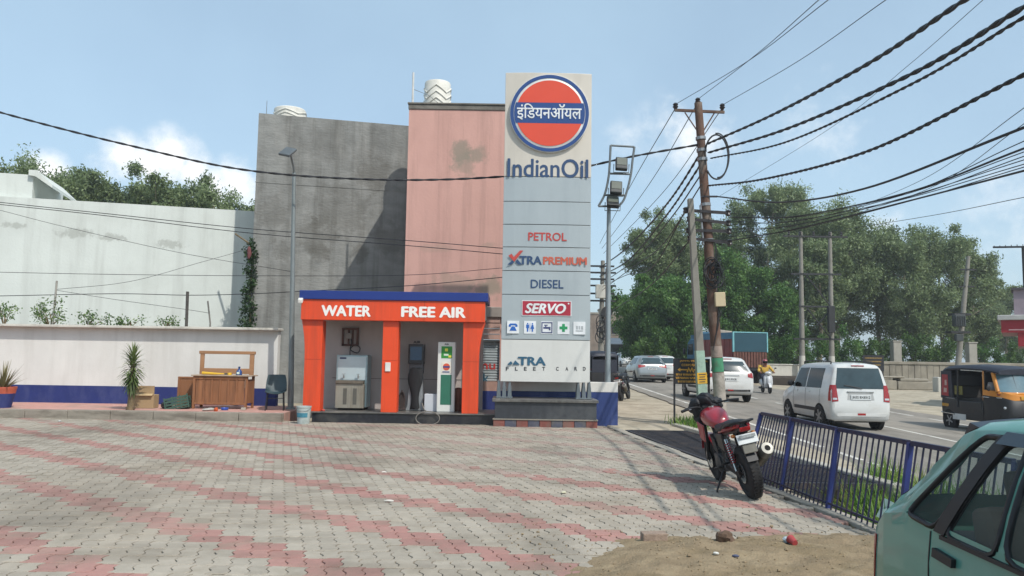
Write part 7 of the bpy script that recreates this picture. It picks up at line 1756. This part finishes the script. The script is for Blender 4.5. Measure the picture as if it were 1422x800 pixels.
# ---------------------------------------------------------------- trees
m_bark = M('pale_bark', '8d8474', .9, var=.25, scale=3, stretch=(1, 1, .3), bump=.3, bscale=8, dirt=('5b5246', .6, 1.5, (1, 1, .4)))
m_bark2 = M('dark_bark', '4f4436', .95, var=.25, scale=3)
m_euc = Mleaf('eucalyptus_leaf', ['445233', '6d7e54', 'a3b286'], .35, .3)
m_grn2 = Mleaf('fresh_green_leaf', ['2f4a22', '4f7538', '86a35c'], .4, .4)
m_bus = Mleaf('bush_leaf', ['2c4220', '4f6e34', '86a05a'], .45, .35)
def tree(name, label, x, y, h, cw, cb, mm, seed, group, clumps=34, per=110, size=.26, asp=.42, tr=.22, bark=None, forks=2, tall=1.0, z0=None, dens=1.0):
    rs = random.Random(seed); z = zground(x, y) if z0 is None else z0
    t = thing(name, label, 'tree', (x, y, z), group=group)
    g = G(); bl = []
    lean = Vector((rs.uniform(-.06, .06), rs.uniform(-.04, .04), 0)) * h
    def trunkp(f): return Vector((lean.x * f * f, lean.y * f * f, h * f)) + Vector((math.sin(f * 5 + seed) * .12, 0, 0))
    g.tube([trunkp(f) - (Vector((0, 0, .3)) if f == 0 else Vector()) for f in (0, .15, .3, .45, .6, .75, .88, .95)], [tr, tr * .85, tr * .72, tr * .6, tr * .45, tr * .32, tr * .18, tr * .08], 8)
    nl = 9 + int(h / 2.2)
    for k in range(nl):
        f = cb + (1 - cb) * (k + rs.uniform(-.3, .3)) / nl; f = clamp(f, cb * .9, .93); p = trunkp(f); a = k * 2.4 + rs.uniform(-.5, .5)
        prof = math.sin(math.pi * clamp(.12 + .8 * (f - cb) / (1 - cb), 0, 1)) ** .7
        ln = cw * .5 * prof * rs.uniform(.6, 1.15); el = rs.uniform(.35, .95) * tall
        e = p + Vector((math.cos(a) * ln, math.sin(a) * ln, ln * math.tan(el) * .75)); e.z = min(e.z, h * 1.0)
        md = p.lerp(e, .5) + Vector((0, 0, -.06 * ln)); r0 = tr * .34 * (1 - f * .5)
        g.tube([p, md, e], [r0, r0 * .6, r0 * .2], 5)
        for q in range(max(1, int(clumps / nl))):
            fr_ = rs.uniform(.35, 1.08); c = p.lerp(e, fr_) + Vector((rs.gauss(0, .35), rs.gauss(0, .35), rs.gauss(.1, .4))) * (cw / 5)
            r = cw * rs.uniform(.06, .15); bl.append((c, (r, r, r * rs.uniform(.75, 1.25))))
    for q in range(4): c = trunkp(.94) + Vector((rs.gauss(0, .4), rs.gauss(0, .4), rs.uniform(-.6, .5))); r = cw * .12; bl.append((c, (r, r, r * 1.3)))
    g.build('trunk', bark or m_bark, t, smooth=50)
    V, F, Tn = leafcloud(rs, bl, int(per * dens), size, asp, .5)
    leafobj('crown', V, F, Tn, mm, t)
    return t
def tree_px(nm, label, px, ptop, Y, cwpx, cb, mm, seed, group, **kw):
    p = at_Y(px, ptop, Y); h = (p.z - zground(p.x, Y)) * .92; return tree(nm, label, p.x, Y, h, cwpx * 1.35 * Y / FPX, cb, mm, seed, group, **kw)
ge = 'eucalyptus trees beyond the road'
for i, (px, pt_, Y, cw, cb, lab) in enumerate([
    (905, 318, 66, 60, .35, 'slim grey green eucalyptus left of the grey concrete pole'),
    (940, 295, 68, 70, .35, 'airy eucalyptus between the flood light mast and the utility poles'),
    (1010, 300, 70, 80, .3, 'eucalyptus rising just right of the brown utility pole'),
    (1060, 246, 67, 78, .35, 'tallest eucalyptus with its crown tip highest of the trees'),
    (1105, 268, 71, 90, .3, 'broad eucalyptus right of the tallest one'),
    (1160, 285, 66, 95, .28, 'eucalyptus behind the right pole of the twin pole frame'),
    (1135, 330, 62, 70, .25, 'shorter eucalyptus between the twin poles'),
    (1215, 318, 68, 95, .25, 'wide eucalyptus above the tall white hatchback roof'),
    (1262, 322, 64, 85, .22, 'eucalyptus above the left concrete pillar'),
    (1305, 320, 67, 85, .25, 'eucalyptus left of the transformer pole'),
    (1345, 352, 68, 60, .25, 'last eucalyptus of the row beside the transformer pole'),
    (1395, 405, 90, 60, .2, 'smaller distant tree left of the red roofed shop')]):
    tree_px('eucalyptus_tree', lab, px, pt_, Y, cw, cb, m_euc, 100 + i, ge, clumps=120, per=300, size=.13, asp=.34, tr=.24)
gg = 'bright green trees behind the truck'
for i, (px, pt_, Y, cw, lab) in enumerate([(893, 405, 62, 70, 'bright green tree at the left end of the trees above the silver hatchback'), (935, 385, 58, 75, 'bright green tree behind the black sign board'), (985, 380, 60, 80, 'bright green tree right above the truck cab'), (1030, 350, 61, 80, 'tallest bright green tree above the truck tailboard'), (1075, 400, 60, 60, 'bright green tree right of the truck')]):
    tree_px('green_tree', lab, px, pt_, Y, cw, .16, m_grn2, 200 + i, gg, clumps=110, per=260, size=.125, asp=.42, tr=.16, bark=m_bark2, tall=.8)
def bush(px, ptop, Y, wpx, label, seed, mm=None, group='bushes along the far wall', n=22):
    p = at_Y(px, ptop, Y); z = zground(p.x, Y); rs = random.Random(seed); h = p.z - z; w = wpx * Y / FPX
    t = thing('bush', label, 'bush', (p.x, Y, z), group=group); bl = []; g = G()
    for k in range(n):
        a = rs.uniform(0, 6.283); rr = math.sqrt(rs.random()) * w * .42; f = rs.random(); c = Vector((math.cos(a) * rr, math.sin(a) * rr * .8, h * (.15 + .78 * f * (1 - .5 * (rr / (w * .5)) ** 2)))); bl.append((c, (w * .13, w * .13, h * .13)))
        if k < 9: g.tube([(0, 0, -.1), c * .5 + Vector((0, 0, h * .05)), c], [.04, .03, .01], 5)
    g.build('stems', m_bark2, t); leafobj('foliage', *leafcloud(rs, bl, 240, .095, .45), mm or m_bus, t)
for i, (px, pt_, Y, w, lab, mm) in enumerate([(905, 455, 55, 60, 'grey green bush left of the truck', None), (1080, 455, 56, 50, 'green bush behind the white wall left of the twin poles', m_grn2), (1120, 448, 57, 55, 'green bush at the foot of the twin poles', m_grn2), (1165, 450, 57, 55, 'green bush right of the twin poles', m_grn2), (1205, 458, 58, 55, 'bush behind the small black sign', None), (1270, 455, 59, 55, 'bush right of the left concrete pillar', None), (1310, 465, 59, 50, 'bush left of the transformer pole foot', None), (1372, 470, 60, 52, 'round bright bush right of the right concrete pillar', m_grn2), (1410, 470, 62, 40, 'dark bush below the red roofed shop', None), (1232, 462, 60, 50, 'bush left of the left concrete pillar', None)]):
    bush(px, pt_, Y, w, lab, 300 + i, mm)
gl_ = 'trees behind the white building'
for i, (px, pt_, Y, cw, lab) in enumerate([(85, 228, 47, 95, 'round tree behind the white building at the left'), (130, 231, 50, 100, 'second tree behind the white building'), (185, 248, 52, 85, 'low tree crown above the middle of the white building'), (232, 243, 48, 90, 'tree crown with pointed tip above the white building'), (278, 251, 52, 85, 'tree crown above the right part of the white building'), (318, 257, 49, 75, 'last tree crown before the grey building')]):
    tree_px('background_tree', lab, px, pt_, Y, cw, .4, m_euc, 400 + i, gl_, clumps=90, per=260, size=.11, asp=.42, tr=.2, z0=.3)
# ---------------------------------------------------------------- far side of the road
m_fw = M('far_white_wall', 'b5b3aa', .9, var=.1, scale=1, dirt=('7b776d', .6, 1.2, (1, 1, .5)))
m_fg_ = M('far_grey_wall', '8b8578', .95, var=.18, scale=1.5, dirt=('5f5a50', .5, 1, (1, 1, .4)))
def wallseg(nm, label, A_, B_, h, th, mm, **kw):
    d = Vector((B_[0] - A_[0], B_[1] - A_[1], 0)); z = min(zground(*A_), zground(*B_)) - .2
    t = thing(nm, label, 'wall', (A_[0], A_[1], z)); t.rotation_euler.z = math.atan2(d.y, d.x); return t, d.length
t, ln = wallseg('far_white_wall', 'low white wall across the road behind the scooter rider', (14.9, 52.5), (24.5, 54.5), 1.5, .25, m_fw)
G().bb(0, ln, 0, .25, 0, 1.42).build('wall_face', m_fw, t); G().bb(-.02, ln, -.05, .3, 1.42, 1.5).build('coping', m_fw, t, bevel=.02)
t, ln = wallseg('far_panel_wall', 'grey precast panel wall across the road behind the auto rickshaw', (24.7, 54.5), (46, 53), 1.9, .2, m_fg_)
for k in range(int(ln / .42)): G().bb(k * .42 + .01, k * .42 + .40, .0 + (.02 if k % 2 else 0), .14, 0, 1.62).build('panel', m_fg_, t)
G().bb(0, ln, -.06, .22, 1.62, 1.82).build('coping', m_fg_, t, bevel=.02)
def far_box(nm, label, cat, px, py, Y, w, d, h, mm, bev=.03):
    p = at_Y(px, py, Y); z = zground(p.x, Y); return G().bb(-w / 2, w / 2, 0, d, -.1, h).build(nm, mm, loc=(p.x, Y, z), bevel=bev, label=label, cat=cat)
sl_ = at_Y(1278, 530, 47); st_ = thing('concrete_slabs', 'stack of weathered concrete slabs in front of the panel wall', 'slabs', (sl_.x, 47, zground(sl_.x, 47)))
for k, (x0, x1, z0, z1) in enumerate([(-1.35, 1.3, 0, .5), (-2.2, -1.4, 0, .55), (-1.2, .5, .51, .68), (-2.2, -.9, .69, .8)]): G().bb(x0, x1, 0, 1.0, z0, z1).build('slab', m_fg_, st_, bevel=.04)
far_box('white_block', 'white painted concrete block left of the auto rickshaw', 'block', 1310, 530, 45, .62, .6, .85, m_fw)
far_box('dark_heap', 'dark low heap of rubble at the foot of the white wall', 'heap', 1088, 525, 50, 2.2, .9, .6, M('rubble_dark', '3b352e', .95, var=.3, scale=3), .15)
for px, lab in ((1247, 'left concrete pillar standing behind the panel wall'), (1352, 'right concrete pillar standing behind the panel wall')):
    p = at_Y(px, 500, 56.5); z = zground(p.x, 56.5); zt2 = zpx(px, 475 if px > 1300 else 473, 56.5) - z
    t = thing('concrete_pillar', lab, 'pillar', (p.x, 56.5, z), group='bare concrete pillars'); G().bb(-.3, .3, 0, .55, -.1, zt2 - .08).build('pillar_shaft', M('pale_pillar_concrete', '98948a', .95, var=.15, scale=2), t, bevel=.03); G().bb(-.34, .34, -.04, .59, zt2 - .08, zt2).build('pillar_cap', M('pale_pillar_concrete', '98948a'), t)
p = at_Y(1213, 515, 46); t = thing('small_black_sign', 'small black board with yellow writing behind the tall white hatchback', 'sign', (p.x, 46, zground(p.x, 46)))
zt2 = zpx(1213, 493, 46) - t.location.z
G().bb(-.62, .62, -.02, .02, zt2 - .95, zt2).build('board', m_bl, t); G().bb(-.6, -.54, .021, .07, 0, zt2 - .1).build('leg', m_trim, t); G().bb(.54, .6, .021, .07, 0, zt2 - .1).build('leg', m_trim, t)
for k in range(4): G().bb(-.5 + .05 * k, .5 - .04 * k, -.027, -.021, zt2 - .22 - .2 * k, zt2 - .15 - .2 * k).build('lettering', M('board_yellow_dull', '7a6330', .6, var=.6, scale=14), t)
# twin pole frame
hA, hB = at_Y(1114, 508, 53), at_Y(1155, 500, 53); hz_ = zground(hA.x, 53)
H = thing('twin_pole_frame', 'twin concrete poles joined by crossarms and braces before the trees', 'utility pole', (hA.x, 53, hz_)); ho = Vector(H.location); dX = hB.x - hA.x; topz = zpx(1116, 322, 53) - hz_
for x in (0, dX): q = G().tube([(x, 0, -.1), (x + .05, 0, topz)], [.19, .12], 8).build('pole', m_cpole, H, smooth=50); G().tube([(x, 0, 0), (x, 0, 1.9)], .20, 8).build('white_band', m_fw, q, smooth=50)
def hzl(y): return zpx(1135, y, 53) - hz_
for y, e in ((329, 1.0), (381, .5), (426, .0), (471, .4)): G().bb(-e - .2, dX + e + .2, -.16, -.05, hzl(y) - .06, hzl(y) + .06).build('crossarm', m_trim, H)
for a_, b_ in (((.3, 383), (dX - .1, 425)), ((.3, 428), (dX - .1, 470)), ((dX - .1, 430), (dX * .5, 452))): G().tube([(a_[0], -.2, hzl(a_[1])), (b_[0], -.2, hzl(b_[1]))], .05, 5).build('brace', m_trim, H)
G().bb(dX - .35, dX + .1, -.5, -.2, hzl(462), hzl(425)).build('switch_box', m_trim, H, bevel=.03)
for x in (-.8, 0, .9, dX, dX + .8): G().lathe([(.06, 0), (.1, .06), (.06, .14), (.09, .2), (.04, .3)], (x, -.1, hzl(329) + .06), 8).build('insulator', m_ins, H)
# transformer pole
pA = at_Y(1326, 512, 49); pB = at_Y(1345, 356, 49); z = zground(pA.x, 49)
X_ = thing('transformer_pole', 'leaning concrete pole carrying a dark transformer at the right', 'utility pole', (pA.x, 49, z)); dl_ = pB - Vector((pA.x, 49, z)); 
G().tube([(0, 0, -.1), dl_ * .5, dl_], [.19, .16, .11], 8).build('shaft', m_cpole, X_, smooth=50)
G().tube([dl_ * .0, dl_ * .08], [.2, .195], 8).build('yellow_band', M('ochre_band', '8c6a34', .8), X_)
def frx(y): return (512 - y) / (512 - 356)
for y, w in ((425, .9), (446, 1.0)): c = dl_ * frx(y); G().bb(c.x - w / 2 - .3, c.x + w / 2 - .1, -.35, .35, c.z - .07, c.z + .07).build('platform_beam', m_trim, X_)
c = dl_ * frx(434); tb = G().bb(c.x - .75, c.x - .05, -.55, -.15, c.z - .3, c.z + .45).build('transformer', M('transformer_dark', '2f3536', .6), X_, bevel=.05)
for k in range(5): G().bb(c.x - .70 + .13 * k, c.x - .65 + .13 * k, -.6, -.551, c.z - .2, c.z + .35).build('cooling_fin', M('transformer_dark', '2f3536'), tb)
c = dl_ * frx(452); G().bb(c.x - .55, c.x - .1, -.5, -.2, c.z - .25, c.z + .2).build('fuse_box', M('transformer_dark', '2f3536'), X_, bevel=.03)
for y in (372, 392): c = dl_ * frx(y); G().bb(c.x - .5, c.x + .5, -.12, -.05, c.z - .05, c.z + .05).build('crossarm', m_trim, X_)
# red roofed shop at the right edge
sY = 31; sp0 = at_Y(1391, 470, sY); z = zground(sp0.x + 2, sY)
SH = thing('red_canopy_shop', 'shop canopy with red fascia and pale roof edge at the right edge', 'shop', (sp0.x, sY, z), -33); 
def sz_(y): return zpx(1405, y, sY) - z
m_rf = M('shop_red_fascia', '8c1a26', .5, var=.08, scale=2)
G().bb(0, 8, 0, 5, sz_(462), sz_(445)).build('upper_fascia', m_rf, SH); G().bb(.55, 8, .05, 5, sz_(481), sz_(462) - .003).build('lower_fascia', m_rf, SH)
G().bb(-.12, 8.1, -.12, 5.1, sz_(445) + .002, sz_(438)).build('roof_edge', M('pale_roof_edge', 'a7a8a6', .7), SH, bevel=.02)
tw = G().bb(.45, 2.2, .6, 2.4, sz_(438) + .002, sz_(402)).build('roof_tower', M('mauve_tower', '8c8088', .8, var=.15, scale=2), SH); G().bb(.38, 2.3, .5, 2.5, sz_(402) + .002, sz_(399)).build('tower_cap', M('dark_cap', '4a474b', .8), tw)
G().bb(.95, 1.5, .585, .6, sz_(432), sz_(408)).build('tower_opening', m_arch, tw)
G().cyl((.85, 1.2, sz_(399)), (.85, 1.2, sz_(340)), .06, n=8).build('mast', m_trim, SH); G().tube([(-.2, 1.2, sz_(338)), (1.6, 1.2, sz_(341))], .04, 6).build('mast_arm', m_trim, SH)
for k in range(7): G().cyl((-.15 + .2 * k, 1.2, sz_(339)), (-.15 + .2 * k, 1.2, sz_(336)), .015, n=5).build('mast_spike', m_trim, SH)
for x in (2.4, 7.5): G().bb(x, x + .35, 1.5, 1.85, -.2, sz_(481) - .002).build('column', m_fw, SH)
G().bb(2.6, 7.8, 4.4, 4.6, -.2, sz_(481) - .002).build('rear_wall', m_fw, SH)
for k in range(2): G().bb(.25 + k * 0, 1.0, -.012, -.001, sz_(458.5) - .02, sz_(457.5)).build('lettering_line', M('fascia_print', 'b08a8c', .6), SH) if k == 0 else None
# far pole on the near shoulder
fp0 = at_Y(834, 498, 45); z = zground(fp0.x, 45); FP = thing('far_utility_pole', 'far cluttered utility pole with many arms right of the totem', 'utility pole', (fp0.x, 45, z))
def fz(y): return zpx(834, y, 45) - z
G().tube([(0, 0, -.1), (.1, 0, fz(362))], [.2, .12], 8).build('shaft', m_cpole, FP, smooth=50); G().tube([(.45, .3, -.1), (.4, .3, fz(372))], [.18, .12], 8).build('second_shaft', m_pole, FP, smooth=50)
for k, y in enumerate((370, 379, 388, 397, 408, 418)): G().bb(-.7, .75 + .1 * (k % 2), -.16, -.08, fz(y) - .05, fz(y) + .05).build('crossarm', m_trim, FP)
G().bb(-.35, .2, -.5, -.2, fz(415), fz(396)).build('pale_box', m_fw, FP, bevel=.03); rs = random.Random(77)
for k in range(8):
    c_ = Vector((.1 + rs.uniform(-.2, .3), -.25, fz(rs.uniform(425, 470)))); G().tube([c_ + Vector((math.cos(a2) * .25, .05 * math.sin(2 * a2), math.sin(a2) * .35)) for a2 in [6.283 * i / 16 for i in range(16)]], .025, 5, closed=True).build('cable_coil', m_cab, FP)
G().lathe([(.2, -.03), (.32, -.03), (.32, .03), (.2, .03)], (.3, -.3, fz(434)), 20, 'y').build('ring', m_trim, FP)
# far building and sheds where the road vanishes
m_fbr = M('far_brown_plaster', '7d7064', .95, var=.2, scale=.6, dirt=('55493f', .6, .5, (1, 1, 1)))
def far_building(label, x0, x1, ytop, Y, mm, wins):
    a_, b_ = at_Y(x0, ytop, Y), at_Y(x1, ytop, Y); z = zground(a_.x, Y); t = thing('far_building', label, 'building', (a_.x, Y, z)); w = b_.x - a_.x; h = a_.z - z
    G().bb(0, w, 0, 8, -.5, h).build('wall', mm, t); G().bb(-.1, w + .1, -.1, 8.1, h, h + .25).build('parapet', m_fg_, t)
    for (fx0, fx1, fz0, fz1) in wins: wn = G().bb(w * fx0, w * fx1, -.03, -.001, h * fz0, h * fz1).build('window', m_arch, t); G().bb(w * fx0 - .06, w * fx1 + .06, -.1, -.031, h * fz0 - .1, h * fz0).build('sill', m_fg_, wn)
far_building('brown weathered two storey building far up the road beyond the mast', 812, 872, 436, 112, m_fbr, [(.35, .5, .6, .8), (.62, .78, .6, .8), (.4, .55, .1, .38), (.66, .84, .08, .4)])
far_building('pale flat roofed building far up the road behind the brown one', 838, 905, 428, 124, m_fw, [(.2, .35, .6, .8), (.5, .66, .6, .8)])
a_ = at_Y(848, 470, 96); z = zground(a_.x, 96); t = thing('roadside_shed', 'dark roadside shed with sloping tin roof far up the road', 'shed', (a_.x, 96, z))
G().bb(0, 4.6, .4, 3.5, -.3, 2.6).build('shed_wall', M('shed_dark', '2e2b28', .9, var=.3, scale=1), t); G().prism([(-.4, 2.5), (-.4, 2.6), (3.6, 3.4), (3.6, 3.3)], -.3, 4.9, 'yz').build('tin_roof', M('tin_roof_grey', '57606a', .5, .3, var=.2, scale=2), t)
for k in range(3): G().bb(.3 + 1.5 * k, 1.4 + 1.5 * k, .36, .399, .2, 2.1).build('shop_opening', m_arch, t)
# ---------------------------------------------------------------- light summer haze
hz = bpy.data.materials.new('haze_air'); hz.use_nodes = True; t_ = hz.node_tree; t_.nodes.clear()
pv = N(t_, 'ShaderNodeVolumePrincipled'); pv.inputs['Color'].default_value = (.92, .96, 1, 1); pv.inputs['Density'].default_value = .0009; pv.inputs['Anisotropy'].default_value = .2
mo = N(t_, 'ShaderNodeOutputMaterial'); L(t_, pv.outputs[0], mo.inputs['Volume'])
G().bb(-620, 720, -70, 1250, -2.0, 21).build('haze', hz, kind='stuff')
